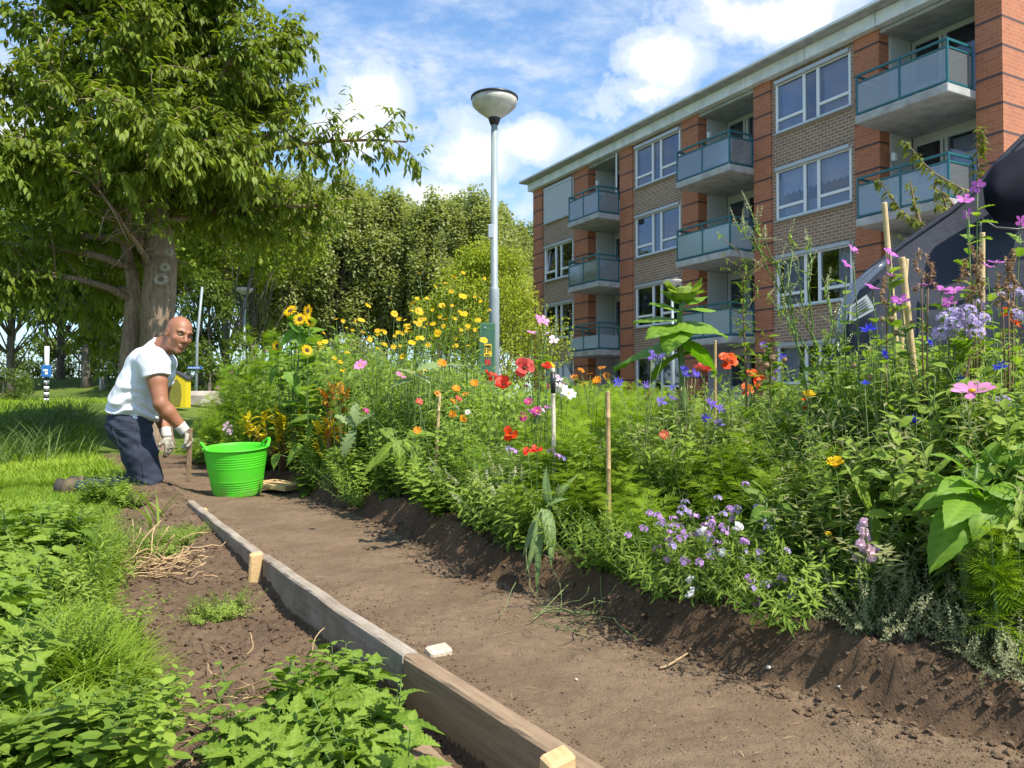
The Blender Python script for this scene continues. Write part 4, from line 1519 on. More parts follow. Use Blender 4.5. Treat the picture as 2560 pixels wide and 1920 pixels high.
        t2 = t1 + (dv * .85 + sv * .15 + pn * .55) * .034
        t3 = t2 + (dv * .75 - sv * .25 + pn * .6) * .026
        f.cone(t0, t1, .0175, .0145, .010).cone(t1, t2, .0138, .0125, .005).cone(t2, t3, .012, .0105, .005)
        V_, Q_ = f.surface()
        G_ = MB().add(V_, Q_).build(name, gl_m, r, True)
        ad = unit(el_ - wr_)
        g = MB()
        g.tube([wr_ + ad * s for s in (-.015, .0, .012, .03, .045, .055, .06)], [.035, .037, .0385, .039, .041, .0425, .0415], 16)
        g.build('glove_cuff', cuff, G_, True)
        return G_
    dN = P(418, 968, 5.42) - wrN
    hand(wrN, elN, dN, (-.55, -.62, -.45), -1, (.62, .72, .76, .80), .3)
    dF = P(370, 985, 5.84) - wrF
    hand(wrF, elF, dF, (-.45, .2, -.2), -1, (.30, .36, .40, .42), .6)
    return r
build_man()
# the wooden peg under his right glove
pt, pb = W(411, 926, 5.385), W(407, 1040, 5.43)
g = MB(); g.beam((0, 0, 0), pt - pb, .030, .020, up=(0, -1, 0), bevel=.003)
o = g.build('wooden_peg', wood_mat('peg_wood', (.20, .12, .07), (.38, .25, .14), .6), loc=pb)
tag(o, 'upright flat wooden peg held at its top by the gloved hand', 'peg')
# ------------------------------------------------------------------ trees
def bark_mat(name, a, b, horiz=False, sc_=6):
    m, t, p, out = new_mat(name)
    n = tnoise(t, objco(t, (1, 1, 5) if horiz else (4, 4, .8)), sc_, 6, .65)
    n2 = tnoise(t, objco(t), 1.5, 4)
    col = mixc(t, ramp(t, n, [(.35, 0.), (.65, 1.)]), a, b)
    col = mixc(t, ramp(t, n2, [(.4, 0.), (.7, .6)]), col, tuple(v * .5 for v in a))
    L(t, col, p.inputs['Base Color'])
    p.inputs['Roughness'].default_value = .9
    p.inputs['Specular IOR Level'].default_value = .2
    bump(t, p, n, .9, .02)
    return m
M['cherry_bark'] = bark_mat('cherry_bark', (.20, .135, .09), (.44, .32, .225), False, 9)
M['bark'] = bark_mat('grey_bark', (.11, .09, .07), (.22, .19, .15))
M['bark_pale'] = bark_mat('pale_bark', (.20, .18, .14), (.36, .33, .27))
M['cherry_leaf'] = leafmat('cherry_leaf', (.095, .155, .020), (.27, .33, .058), .45, .38, (1.2, 1.2, .45), .45)
M['poplar_leaf'] = leafmat('poplar_leaf', (.20, .235, .095), (.40, .43, .205), .45, .4, spec=.5)
M['lime_leaf'] = leafmat('yellow_green_leaf', (.22, .28, .03), (.40, .45, .07), .45, .45)
M['mid_leaf'] = leafmat('mid_green_leaf', (.15, .21, .03), (.32, .37, .07), .45, .45)
M['dark_leaf'] = leafmat('dark_green_leaf', (.07, .115, .022), (.16, .21, .045), .38, .45)
M['olive_leaf'] = leafmat('olive_leaf', (.09, .095, .03), (.17, .15, .06), .3, .5)

def curve(p0, d0, length, n, bend=(0, 0, 0), wob=.15):
    """a wandering line of n+1 points from p0 along d0, pulled by bend"""
    P = [np.array(p0, float)]
    d = unit(np.array(d0, float))
    for i in range(n):
        d = unit(d + np.array(bend) / n + rng.normal(0, wob, 3) / math.sqrt(n))
        P.append(P[-1] + d * length / n)
    return np.array(P)

def leaves_on(P, n, size, spread=.7, droop=.5, jitter=.01, start=.15):
    """leaves in two ranks along a twig: positions, axes, ups"""
    t = np.sort(rng.uniform(start, 1, n)) * (len(P) - 1)
    i = np.minimum(t.astype(int), len(P) - 2)
    pos = P[i] + (P[i + 1] - P[i]) * (t - i)[:, None]
    T = unit(P[i + 1] - P[i])
    sd = unit(np.cross(T, np.array((0, 0, 1.)) + rng.normal(0, .2, (n, 3))))
    sgn = np.where(np.arange(n) % 2, 1., -1.)[:, None]
    d = unit(T * .6 + sd * sgn * spread + np.array((0, 0, -droop)) + rng.normal(0, .22, (n, 3)))
    return pos + rng.normal(0, jitter, (n, 3)), d

CH_LEAF = leaf(.36, 3, .14, .22, 'lance')
def cherry_tree():
    base = np.array((-4.42, 9.5, 0.0))
    r = empty('cherry_tree', base)
    tag(r, 'large cherry tree with thick knotted trunk and drooping leaves behind the kneeling man', 'tree')
    tr = MB()
    def prof(P, rad, k=14, amp=.10):
        g = MB(); g.tube(P, rad, k)
        V = g.v[0]
        c = np.repeat(P, k, 0)
        d = V - c
        s = 1 + amp * vnoise(V[:, 0] * 6, V[:, 1] * 6, V[:, 2] * 2.5) + amp * .8 * vnoise(V[:, 0] * 14, V[:, 1] * 14, V[:, 2] * 5)
        tr.add(c + d * s[:, None], g.f[0])
    prof(np.array([(.06, 0, -.1), (.07, 0, .25), (.07, 0, .8), (.10, 0, 1.4), (.14, -.02, 1.9), (.15, 0, 2.35), (.10, .03, 2.9), (.05, .05, 3.6), (.02, 0, 4.4), (.1, 0, 5.3), (.05, 0, 6.2)]),
         [.32, .22, .185, .178, .187, .175, .135, .11, .09, .06, .03], 26, .16)
    prof(np.array([(-.20, .05, -.05), (-.25, .05, .5), (-.27, .06, 1.1), (-.26, .10, 1.6), (-.24, .15, 2.1), (-.40, .2, 2.7), (-.8, .25, 3.4)]), [.16, .12, .10, .09, .08, .06, .04], 20, .2)
    leafs = MB()
    limbs = []
    for k in range(34):
        a = k * 2.399 + rng.normal(0, .2)
        z0 = 1.9 + 3.9 * (k / 33) ** .9
        el = R(rng.uniform(-5, 42)) + (k / 33) * .5
        d = np.array((math.cos(a) * math.cos(el), math.sin(a) * math.cos(el), math.sin(el)))
        left = max(0, -d[0])
        ln = rng.uniform(1.6, 2.15) * (1 - .45 * (k / 33) ** 2) * (1 + .55 * left)
        if d[0] > .1 and z0 < 3.0:
            z0 += .9
        limbs.append((np.array((.08 * min(1, z0 / 2), 0, z0)), d, ln, (.05 if z0 > 3.4 else -.2) - .6 * left * (z0 < 3.2)))
    limbs += [(np.array((-.25, .1, 2.3)), np.array((-1, -.35, .5)), 3.4, -.95), (np.array((-.25, .1, 2.6)), np.array((-1, .5, .35)), 3.4, -.7), (np.array((-.25, .1, 1.9)), np.array((-.8, -.9, .6)), 2.6, -1.0),
              (np.array((-.25, .1, 2.0)), np.array((-.75, .9, .4)), 2.6, -.8), (np.array((.1, 0, 3.4)), np.array((.8, -.55, .35)), 1.8, -.25), (np.array((.1, 0, 3.2)), np.array((-.5, -1, .3)), 2.3, -.5),
              (np.array((.1, 0, 3.3)), np.array((.3, -1, .3)), 2.0, -.4), (np.array((-.3, .1, 2.8)), np.array((-1.0, -.1, .55)), 3.8, -.85), (np.array((-.3, .1, 3.0)), np.array((-1, -.6, .6)), 3.4, -.6),
              (np.array((.1, 0, 3.4)), np.array((1, -.1, .30)), 3.1, -.38), (np.array((.1, 0, 4.0)), np.array((1, .1, .75)), 2.0, .0), (np.array((.1, 0, 4.2)), np.array((.75, -.2, 1.2)), 2.4, .3)]
    POS, DIR = [], []
    for p0, d, ln, bz in limbs:
        P = curve(p0, d, ln, 9, (0, 0, bz), .16)
        tr.tube(P, np.linspace(.05, .010, 10) * (.75 + .1 * ln), 6)
        nsub = int(24 + 5 * ln) if ln < 3.05 or d[0] < 0 else 17
        for s in range(nsub):
            t = rng.uniform(.22, 1.0) * 9
            i = min(int(t), 8)
            q = P[i] + (P[i + 1] - P[i]) * (t - i)
            T = unit(P[i + 1] - P[i])
            dd = unit(T * .8 + rng.normal(0, .75, 3) + np.array((0, 0, .25)))
            l2 = rng.uniform(.3, .75)
            S = curve(q, dd, l2, 5, (0, 0, -.45), .2)
            tr.tube(S, np.linspace(.010, .003, 6), 4)
            a, b = leaves_on(S, int(l2 * 34), .1, .75, .55)
            POS.append(a); DIR.append(b)
            for _ in range(5):
                i2 = rng.integers(1, 5)
                S2 = curve(S[i2], unit(S[i2 + 1] - S[i2] + rng.normal(0, .6, 3)), rng.uniform(.2, .40), 3, (0, 0, -.7), .2)
                a, b = leaves_on(S2, 10, .1, .75, .6)
                POS.append(a); DIR.append(b)
    POS, DIR = np.concatenate(POS), np.concatenate(DIR)
    keep = ~((POS[:, 0] > -.35) & (POS[:, 0] < .8) & (POS[:, 1] < .3) & (POS[:, 2] < 2.75 + .25 * np.sin(POS[:, 0] * 9)))
    POS, DIR = POS[keep], DIR[keep]
    n = len(POS)
    cl = np.clip(.5 + .35 * vnoise(POS[:, 0] * 1.3, POS[:, 1] * 1.3, POS[:, 2] * 1.3) + rng.normal(0, .2, n), 0, 1)
    leafs.scatter(CH_LEAF, POS, frames(DIR), rng.uniform(.085, .135, n), 0, cl)
    tr.build('trunk', M['cherry_bark'], r, True)
    # pruning scars: pale healed rings
    sc_m = plain('scar_wood', (.34, .29, .23), .8, var=.25, scale=30)
    for (x, y, rr) in ((349, 604, .062), (358, 578, .045), (366, 545, .04)):
        p = np.array(W(x, y, 9.27)) - base
        g = MB()
        g.tube([p + np.array((rr * math.cos(a), -.02, rr * .8 * math.sin(a))) for a in np.linspace(0, 2 * math.pi, 15)], rr * .42, 8)
        g.build('knot', sc_m, r, True)
    leafs.build('crown', M['cherry_leaf'], r)
    return n
print('cherry leaves', cherry_tree())

DIA = (np.array([(0, 0, 0), (-.36, .5, .06), (0, 1, 0), (.36, .5, .06)], float), np.array([(0, 1, 2, 3)]))
OVAL = leaf(.62, 2, .15, .2, 'oval')
def make_tree(name, H, cb, rx, n, lsize, leafm, trunk_r=.16, barkm='bark', clumps=46, crv=None, stems=1, T=DIA, flat=.55, lean=0):
    """trunk with limbs to leaf clumps spread through an uneven crown"""
    r = empty(name)
    tr = MB()
    ctr = np.array((lean, 0, (H + cb) / 2))
    rz = (H - cb) / 2
    C = []
    while len(C) < clumps:
        v = rng.normal(0, 1, 3)
        v = unit(v) * rng.uniform(.35, 1) ** .6
        zz = v[2]
        w = 1 - .30 * max(0, zz) ** 2 if crv is None else crv(zz)
        C.append(ctr + np.array((v[0] * rx * w, v[1] * rx * w, v[2] * rz)))
    C = np.array(C)
    for s in range(stems):
        a = 2 * math.pi * s / max(1, stems)
        off = np.array((math.cos(a), math.sin(a), 0)) * (trunk_r * 1.3 if stems > 1 else 0)
        top = np.array((lean * .8, 0, cb + (H - cb) * .75)) + off * 5
        m = 9
        P = np.array([off + (top - off) * (i / m) + np.array((vnoise(i * .7 + s * 9, 1.5), vnoise(i * .7, 7.5 + s), 0)) * .03 * H * (i / m) for i in range(m + 1)])
        P[0][2] = -.3
        tr.tube(P, np.linspace(trunk_r, trunk_r * .2, m + 1) / (1 if stems == 1 else 1.3), 8)
        for c in C[s::stems][::(3 if stems > 1 else 2)]:
            k = int(np.clip((c[2] - cb * .8) / max(.1, top[2]) * m * .8, 1, m - 1))
            b = P[k]
            mid = (b + c) / 2 + np.array((0, 0, -.08 * np.linalg.norm(c - b)))
            tr.tube(np.array([b, mid, c]), [trunk_r * .22, trunk_r * .14, trunk_r * .05], 5)
    sz = rng.uniform(.5, 1.0, clumps)
    which = rng.choice(clumps, n, p=sz ** 2 / (sz ** 2).sum())
    rad = .36 * rx * sz[which]
    v = rng.normal(0, 1, (n, 3))
    v = unit(v) * (rng.random(n) ** .45)[:, None]
    pos = C[which] + v * np.stack([rad, rad, rad * flat * 1.3], -1)
    d = unit(v * .6 + rng.normal(0, .6, (n, 3)) + np.array((0, 0, -.35)))
    cl = np.clip(.5 + rng.normal(0, .16, clumps)[which] + rng.normal(0, .16, n), 0, 1)
    tr.build('trunk', M[barkm], r, True)
    g = MB(); g.scatter(T, pos, frames(d), rng.uniform(.7, 1.25, n) * lsize, 0, cl)
    g.build('crown', M[leafm], r)
    return r

def put(proto, x, Y, first, scale=1.0, rz=None, z=None, xw=None):
    o = proto if first else copy_tree(proto)
    X = W(x, 868, Y).x if xw is None else xw
    o.location = (X, Y, float(gz(X, Y)) - .05 if z is None else z)
    o.rotation_euler = (0, 0, rng.uniform(0, 6.28) if rz is None else rz)
    o.scale = (scale, scale, scale)
    return o

# poplar row far behind the bed
pop = [make_tree('poplar_tree', 14.7, 4.6, 2.4, 30000, .24, 'poplar_leaf', .22, clumps=90, crv=lambda z: .80 + .2 * (1 - z * z) if z < 0 else 1 - .55 * z * z, stems=2, flat=1.5, barkm='bark_pale') for _ in range(3)]
row = [(590, 50, .98), (640, 46, .97), (690, 52, 1.03), (742, 47, .95), (795, 52, 1.02), (846, 48, .93), (888, 55, .98), (940, 47, .90), (985, 52, .98), (1035, 48, .90), (1082, 54, .96), (1128, 58, .95), (548, 55, 1.06), (1165, 66, .98)]
where = ['nearest the cherry tree crown', 'second of the row beyond the cherry tree', 'third of the row counted from the cherry tree', 'fourth of the row counted from the cherry tree', 'fifth of the row counted from the cherry tree', 'left of the dip in the row', 'at the dip in the row',
         'right of the dip in the row', 'three trees left of the lamp pole', 'second left of the lamp pole', 'directly behind the lamp pole', 'between lamp pole and brick block', 'tallest, half hidden by the cherry tree', 'touching the corner of the brick block']
for k, (x, Y, s) in enumerate(row):
    o = put(pop[k % 3], x, Y, k < 3, s, z=0)
    tag(o, 'tall grey-green poplar, ' + where[k], 'tree', 'poplars in the row beyond the lamp')

# yellow-green tree behind the lamp pole
o = put(make_tree('bushy_tree', 6.3, .9, 2.6, 24000, .115, 'lime_leaf', .12, clumps=90, crv=lambda z: 1 - .45 * max(0, z), T=OVAL), 1050, 28, True, 1.0, 0)
tag(o, 'yellow-green bushy tree filling the gap between lamp pole and brick block', 'tree')
# small shrubs in front of the poplars
sh = make_tree('grey_shrub', 2.7, .2, 1.5, 5000, .11, 'poplar_leaf', .05, clumps=36, T=OVAL)
for k, (x, Y, s, lab) in enumerate(((730, 24, 1.05, 'grey-green shrub behind the sunflowers, below the poplars'), (655, 27, .8, 'smaller grey-green shrub behind the topmost sunflowers'))):
    o = put(sh, x, Y, k == 0, s); tag(o, lab, 'shrub', 'shrubs below the poplars')
o = put(make_tree('brownish_shrub', 2.5, .2, 1.4, 4500, .11, 'olive_leaf', .05, clumps=34, T=OVAL), 815, 23, True, 1.0); tag(o, 'brownish flowering shrub below the poplars, right of the grey-green shrub', 'shrub')
# trees left and behind the cherry tree
mid = [make_tree('broadleaf_tree', 8.7, 3.9, 2.9, 12000, .20, 'mid_leaf', .17, clumps=60, T=DIA) for _ in range(2)]
drk = [make_tree('broadleaf_tree', 8.5, 3.0, 3.2, 12000, .21, 'dark_leaf', .19, clumps=60, T=DIA) for _ in range(2)]
lst = [(mid, 430, 31, 1.0, 'broadleaf tree with slim trunk behind the blue street name sign'), (mid, 487, 27, .95, 'yellowish broadleaf tree with bare trunk left of the small lamp'), (mid, 545, 34, 1.05, 'broadleaf tree leaning by the small street lamp'),
       (drk, 185, 31, 1.0, 'dark broadleaf tree with a pale trunk left of the bench'), (drk, 130, 36, 1.0, 'dark broadleaf tree on the slope behind the striped post'), (drk, 22, 30, .9, 'dark broadleaf tree with a short pale trunk left of the striped post'),
       (drk, 226, 33, .9, 'dark broadleaf tree with thin trunk beside the bench'), (mid, 300, 40, 1.0, 'broadleaf tree far behind the cherry trunk'), (mid, 360, 42, 1.1, 'broadleaf tree far behind the bald man'),
       (mid, 100, 50, 1.1, 'light green tree far beyond the slope, seen under the cherry branches'), (mid, 200, 52, 1.1, 'light green tree far beyond the slope, left of the bench')]
seen = set()
for kk, (ps, x, Y, s, lab) in enumerate(lst):
    p_ = ps[kk % 2]
    o = put(p_, x, Y, id(p_) not in seen, s); seen.add(id(p_)); tag(o, lab, 'tree', 'broadleaf trees beyond the lawn')
o = put(make_tree('young_tree', 4.4, .5, 1.25, 6500, .12, 'dark_leaf', .06, clumps=44, crv=lambda z: 1 - .8 * max(0, z + .2), T=OVAL), 452, 23.5, True, 1.0); tag(o, 'small cone shaped dark green tree right of the blue street name sign', 'tree')
hed = make_tree('lawn_shrub', 1.5, .05, 1.3, 3500, .10, 'dark_leaf', .03, clumps=30, T=OVAL)
for k, (x, Y, s, lab) in enumerate(((6, 17, .55, 'low dark shrub on the lawn left of the striped post'), (405, 25, 1.1, 'dark shrub behind the yellow panel'), (340, 30, 1.5, 'large dark shrub behind the cherry trunk'), (60, 45, 1.8, 'large shrub beyond the slope behind the striped post'), (170, 46, 1.8, 'large shrub beyond the slope behind the pale trunk'), (250, 46, 1.7, 'large shrub beyond the slope behind the bench'))):
    o = put(hed, x, Y, k == 0, s); tag(o, lab, 'shrub', 'dark shrubs around the lawn')

# young cherry whose branches reach past the navy cover
def side_cherry():
    base = np.array((W(2290, 868, 6.0).x, 6.0, 0.0))
    r = empty('young_cherry', base)
    tag(r, 'young cherry branches with drooping leaves between the navy cover and the balconies', 'tree')
    tr, lf = MB(), MB()
    top = np.array((-.1, 0, 2.7))
    tr.tube([np.array((0, 0, -.1)), np.array((.02, 0, 1.2)), np.array((0, 0, 2.2)), top], [.07, .06, .045, .03], 10)
    paths = [[(2270, 480), (2180, 440), (2080, 410), (2010, 370), (1955, 305)], [(2260, 500), (2150, 500), (2080, 510), (2000, 490), (1950, 460), (1895, 385)], [(2230, 470), (2130, 430), (2110, 350), (2120, 275)],
             [(2090, 510), (2050, 470), (2030, 400)], [(1990, 490), (1975, 440), (1965, 385)], [(2150, 495), (2080, 500), (2010, 505), (1960, 515)], [(2150, 505), (2060, 530), (1985, 535), (1930, 505)], [(2060, 445), (2040, 420), (2015, 400)], [(2240, 470), (2190, 420), (2150, 400)],
             [(2150, 470), (2100, 455), (2050, 450), (2025, 440)]]
    POS, DIR = [], []
    for k, pa in enumerate(paths):
        P = np.array([np.array(W(x, y, 5.5 + .06 * k)) - base for x, y in pa])
        P = np.concatenate([[top * (.75 if k < 3 else 1)], P]) if k < 3 else P
        t = np.linspace(0, len(P) - 1, 14)
        P = np.stack([np.interp(t, np.arange(len(P)), P[:, c]) for c in range(3)], -1)
        tr.tube(P, np.linspace(.016, .003, 14), 5)
        ln = np.linalg.norm(np.diff(P, axis=0), axis=1).sum()
        a, b = leaves_on(P, int(ln * 85), .08, .7, .75, start=.25 if k < 3 else .05)
        POS.append(a); DIR.append(b)
    POS, DIR = np.concatenate(POS), np.concatenate(DIR)
    lf.scatter(CH_LEAF, POS, frames(DIR), rng.uniform(.055, .085, len(POS)))
    tr.build('trunk', M['cherry_bark'], r, True)
    lf.build('crown', leafmat('young_cherry_leaf', (.10, .13, .018), (.19, .20, .035), .35, .4), r)
side_cherry()
# ------------------------------------------------------------------ plant materials
M['stem_green'] = plain('green_stem', (.10, .17, .035), .6, var=.25, scale=15)
M['stem_pale'] = plain('pale_stem', (.18, .22, .07), .6, var=.2, scale=15)
M['stem_brown'] = plain('brown_stem', (.17, .10, .05), .7, var=.3, scale=15)
M['grass'] = leafmat('grass_blade', (.14, .25, .024), (.33, .43, .065), .38, .45, (1.1, 1.2, .45))
M['grass_dark'] = leafmat('tall_grass', (.06, .12, .03), (.14, .20, .06), .3, .5)
M['nettle'] = leafmat('nettle_leaf', (.09, .175, .018), (.22, .32, .05), .34, .5, (1.1, 1.25, .45))
M['sow'] = leafmat('thistle_leaf', (.10, .19, .03), (.23, .33, .08), .28, .45)
M['leafy'] = leafmat('bed_leaf', (.105, .20, .022), (.30, .41, .07), .44, .45)
M['leafy_dark'] = leafmat('dark_bed_leaf', (.07, .15, .02), (.20, .30, .05), .42, .45)
M['leafy_light'] = leafmat('light_bed_leaf', (.15, .24, .03), (.31, .40, .09), .4, .45)
M['feather'] = leafmat('feathery_leaf', (.13, .26, .012), (.33, .46, .035), .45, .5, (1.1, 1.15, .3))
M['feather_deep'] = leafmat('deep_feathery_leaf', (.10, .20, .015), (.22, .35, .03), .42, .5)
M['silver'] = leafmat('silver_leaf', (.13, .16, .07), (.36, .36, .24), .25, .5)
M['wiry'] = leafmat('grey_green_leaf', (.14, .175, .06), (.31, .32, .15), .32, .55)
M['sunleaf'] = leafmat('sunflower_leaf', (.10, .22, .02), (.20, .34, .045), .40, .42, (1.1, 1.3, .35))
M['yellowleaf'] = leafmat('yellow_leaf', (.42, .38, .02), (.62, .55, .03), .4, .4, (1.1, 1.0, .3))
M['rustleaf'] = leafmat('rust_leaf', (.38, .12, .02), (.60, .40, .04), .35, .4, (1.1, .9, .4))
M['glaucous'] = leafmat('blue_green_leaf', (.11, .19, .065), (.25, .34, .15), .3, .4)
M['thistle'] = leafmat('grey_thistle_leaf', (.14, .21, .08), (.28, .35, .17), .25, .45)
def petal(name, a, b, tr=.3, tc=(1.1, 1.05, 1.05)):
    M[name] = leafmat(name, a, b, tr, .5, tc, .25)
petal('p_yellow', (.72, .40, .005), (.85, .60, .01)); petal('p_lemon', (.70, .55, .03), (.80, .66, .06)); petal('p_orange', (.75, .22, .01), (.85, .36, .015))
petal('p_red', (.60, .025, .012), (.80, .07, .025)); petal('p_scarlet', (.70, .055, .012), (.85, .14, .02)); petal('p_coral', (.62, .07, .06), (.75, .14, .11))
petal('p_blue', (.09, .07, .62), (.19, .14, .80)); petal('p_violet', (.20, .11, .55), (.33, .20, .70)); petal('p_deepblue', (.025, .03, .55), (.06, .07, .78))
petal('p_mauve', (.42, .08, .40), (.60, .18, .56)); petal('p_pink', (.62, .20, .42), (.74, .34, .55)); petal('p_palepink', (.70, .46, .56), (.80, .60, .68)); petal('p_lilac', (.40, .31, .58), (.58, .48, .70))
petal('p_magenta', (.50, .03, .22), (.62, .06, .30)); petal('p_white', (.78, .77, .76), (.85, .84, .82)); petal('p_cream', (.62, .60, .36), (.74, .72, .48)); petal('p_brown', (.30, .19, .10), (.44, .30, .17))
petal('p_purple', (.48, .24, .58), (.70, .46, .76))
M['disc_dark'] = plain('dark_disc', (.07, .03, .012), .9, var=.5, scale=60)
M['disc_gold'] = plain('gold_disc', (.55, .30, .01), .9, var=.3, scale=60)
M['bud'] = plain('green_bud', (.16, .24, .06), .6, var=.3, scale=30)

# ------------------------------------------------------------------ flower heads, facing +z
def ring(T, n, tilt, r0, size, mb, m=0, zr=0.0, jit=.12):
    a = np.arange(n) * 2 * math.pi / n + rng.normal(0, jit * 2 / n * 3, n)
    tl = tilt + rng.normal(0, jit, n)
    rad = np.stack([np.cos(a), np.sin(a), 0 * a], -1)
    d = rad * np.cos(tl)[:, None] + np.array((0, 0, 1.)) * np.sin(tl)[:, None]
    up = -rad * np.sin(tl)[:, None] + np.array((0, 0, 1.)) * np.cos(tl)[:, None]
    mb.scatter(T, rad * r0 + np.array((0, 0, zr)), frames(d, up), size * rng.uniform(.9, 1.1, n), m)
PET_N = leaf(.30, 3, .10, .10, 'petal'); PET_B = leaf(.62, 4, .12, .12, 'petal'); PET_W = leaf(1.05, 4, .12, .22, 'petal', wave=.12); PET_L = leaf(.20, 3, .1, .12, 'lance')
def fl_daisy(r=.02, n=13, pm='p_yellow', dm='disc_gold', T=PET_N, disc=.28, tilt=.15, rows=1):
    g = MB()
    for k in range(rows):
        ring(T, n, tilt + .25 * k, r * disc * .7, r * (1 - disc * .6), g, zr=.002 * k)
    p = g.mesh('petals', M[pm])
    g = MB(); g.lathe([(0, -.1 * r), (r * disc, -.05 * r), (r * disc, .05 * r), (r * disc * .7, .14 * r), (0, .16 * r)], 12)
    return p, g.mesh('flower_disc', M[dm], True)
def fl_poppy(r=.035, pm='p_red', tilt=.55):
    g = MB()
    ring(PET_W, 3, tilt, .004, r * 1.0, g, jit=.2); ring(PET_W, 3, tilt + .25, .003, r * .95, g, zr=.002, jit=.25)
    p = g.mesh('petals', M[pm])
    g = MB(); g.lathe([(0, 0), (r * .14, .004), (r * .16, r * .22), (r * .19, r * .3), (0, r * .32)], 10)
    return p, g.mesh('flower_disc', M['disc_dark'], True)
def fl_corn(r=.02, pm='p_blue'):
    g = MB()
    T = leaf(.42, 2, .2, -.1, 'spoon')
    ring(T, 9, .35, .003, r, g, jit=.2)
    ring(leaf(.3, 2, .2, -.1, 'spoon'), 9, .9, .002, r * .7, g, jit=.25)
    p = g.mesh('petals', M[pm])
    g = MB(); g.lathe([(0, -r * .75), (r * .26, -r * .5), (r * .28, -r * .2), (r * .15, 0), (0, .01 * r)], 8)
    return p, g.mesh('bud_base', M['bud'], True)
def fl_mallow(r=.026, pm='p_mauve'):
    g = MB(); ring(leaf(.72, 4, .08, .18, 'petal'), 5, .45, .003, r, g, jit=.12)
    p = g.mesh('petals', M[pm])
    g = MB(); g.lathe([(0, -r * .2), (r * .16, 0), (r * .08, r * .3), (0, r * .35)], 8)
    return p, g.mesh('flower_disc', M['p_palepink'], True)
def fl_cosmos(r=.035, pm='p_pink'):
    g = MB(); ring(leaf(.62, 4, .08, .12, 'petal'), 8, .3, .004, r, g, jit=.1)
    p = g.mesh('petals', M[pm])
    g = MB(); g.lathe([(0, 0), (r * .2, .002), (r * .16, r * .14), (0, r * .18)], 10)
    return p, g.mesh('flower_disc', M['disc_gold'], True)
def fl_cluster(r=.022, pm='p_lilac', n=12, fs=.009, flat=.6):
    g = MB()
    v = unit(rng.normal(0, 1, (n, 3)) * (1, 1, flat) + (0, 0, .5))
    F4 = np.array([(0, 0, 0), (-.5, .6, .25), (0, 1.1, .2), (.5, .6, .25)]), np.array([(0, 1, 2, 3)])
    for q in v:
        up = q
        x = unit(np.cross(q, rng.normal(0, 1, 3)))
        y = np.cross(q, x)
        for k in range(4):
            a = k * math.pi / 2
            d = x * math.cos(a) + y * math.sin(a)
            g.scatter(F4, (q * r * np.array((1, 1, flat)))[None], frames(d[None], up[None]), fs)
    p = g.mesh('petals', M[pm])
    g = MB(); g.lathe([(0, -r * .9), (r * .35, -r * .1), (r * .5, r * .15), (0, r * .4)], 7)
    return p, g.mesh('bud_cluster', M['bud'], True)
def fl_spike(h=.08, r=.010, pm='p_cream', n=46):
    g = MB()
    t = rng.random(n); a = rng.random(n) * 6.28
    rad = np.stack([np.cos(a), np.sin(a), 0 * a], -1)
    pos = rad * (r * .4 * (1 - .7 * t))[:, None] + np.stack([0 * t, 0 * t, t * h], -1)
    g.scatter(leaf(.6, 2, .25, .1, 'oval'), pos, frames(unit(rad + (0, 0, .5))), r * 1.1 * (1 - .55 * t) * rng.uniform(.7, 1.2, n))
    p = g.mesh('petals', M[pm])
    g = MB(); g.tube([(0, 0, -.01), (0, 0, h)], [.0018, .0008], 5)
    return p, g.mesh('spike_stem', M['stem_pale'])
def fl_sun(r=.05):
    g = MB(); ring(leaf(.26, 3, .1, .1, 'lance'), 22, .1, r * .34, r * .72, g); ring(leaf(.26, 3, .1, .1, 'lance'), 18, .3, r * .32, r * .62, g, zr=.004)
    p = g.mesh('petals', M['p_yellow'])
    g = MB(); g.lathe([(0, -.2 * r), (r * .34, -.12 * r), (r * .38, .02 * r), (r * .3, .10 * r), (0, .09 * r)], 18)
    return p, g.mesh('flower_disc', M['disc_dark'], True)
def fl_pod(r=.012):
    g = MB(); g.lathe([(0, -r), (r * .6, -r * .8), (r, 0), (r * .8, r * .7), (r * .3, r * .85), (r * .75, r * .9), (r * .7, r * 1.1), (0, r * 1.15)], 12)
    p = g.mesh('seed_pod', M['p_brown'], True)
    g = MB(); g.tube([(0, 0, -r), (0, 0, -r * 2)], .0015, 5)
    return p, g.mesh('pod_stalk', M['stem_pale'])
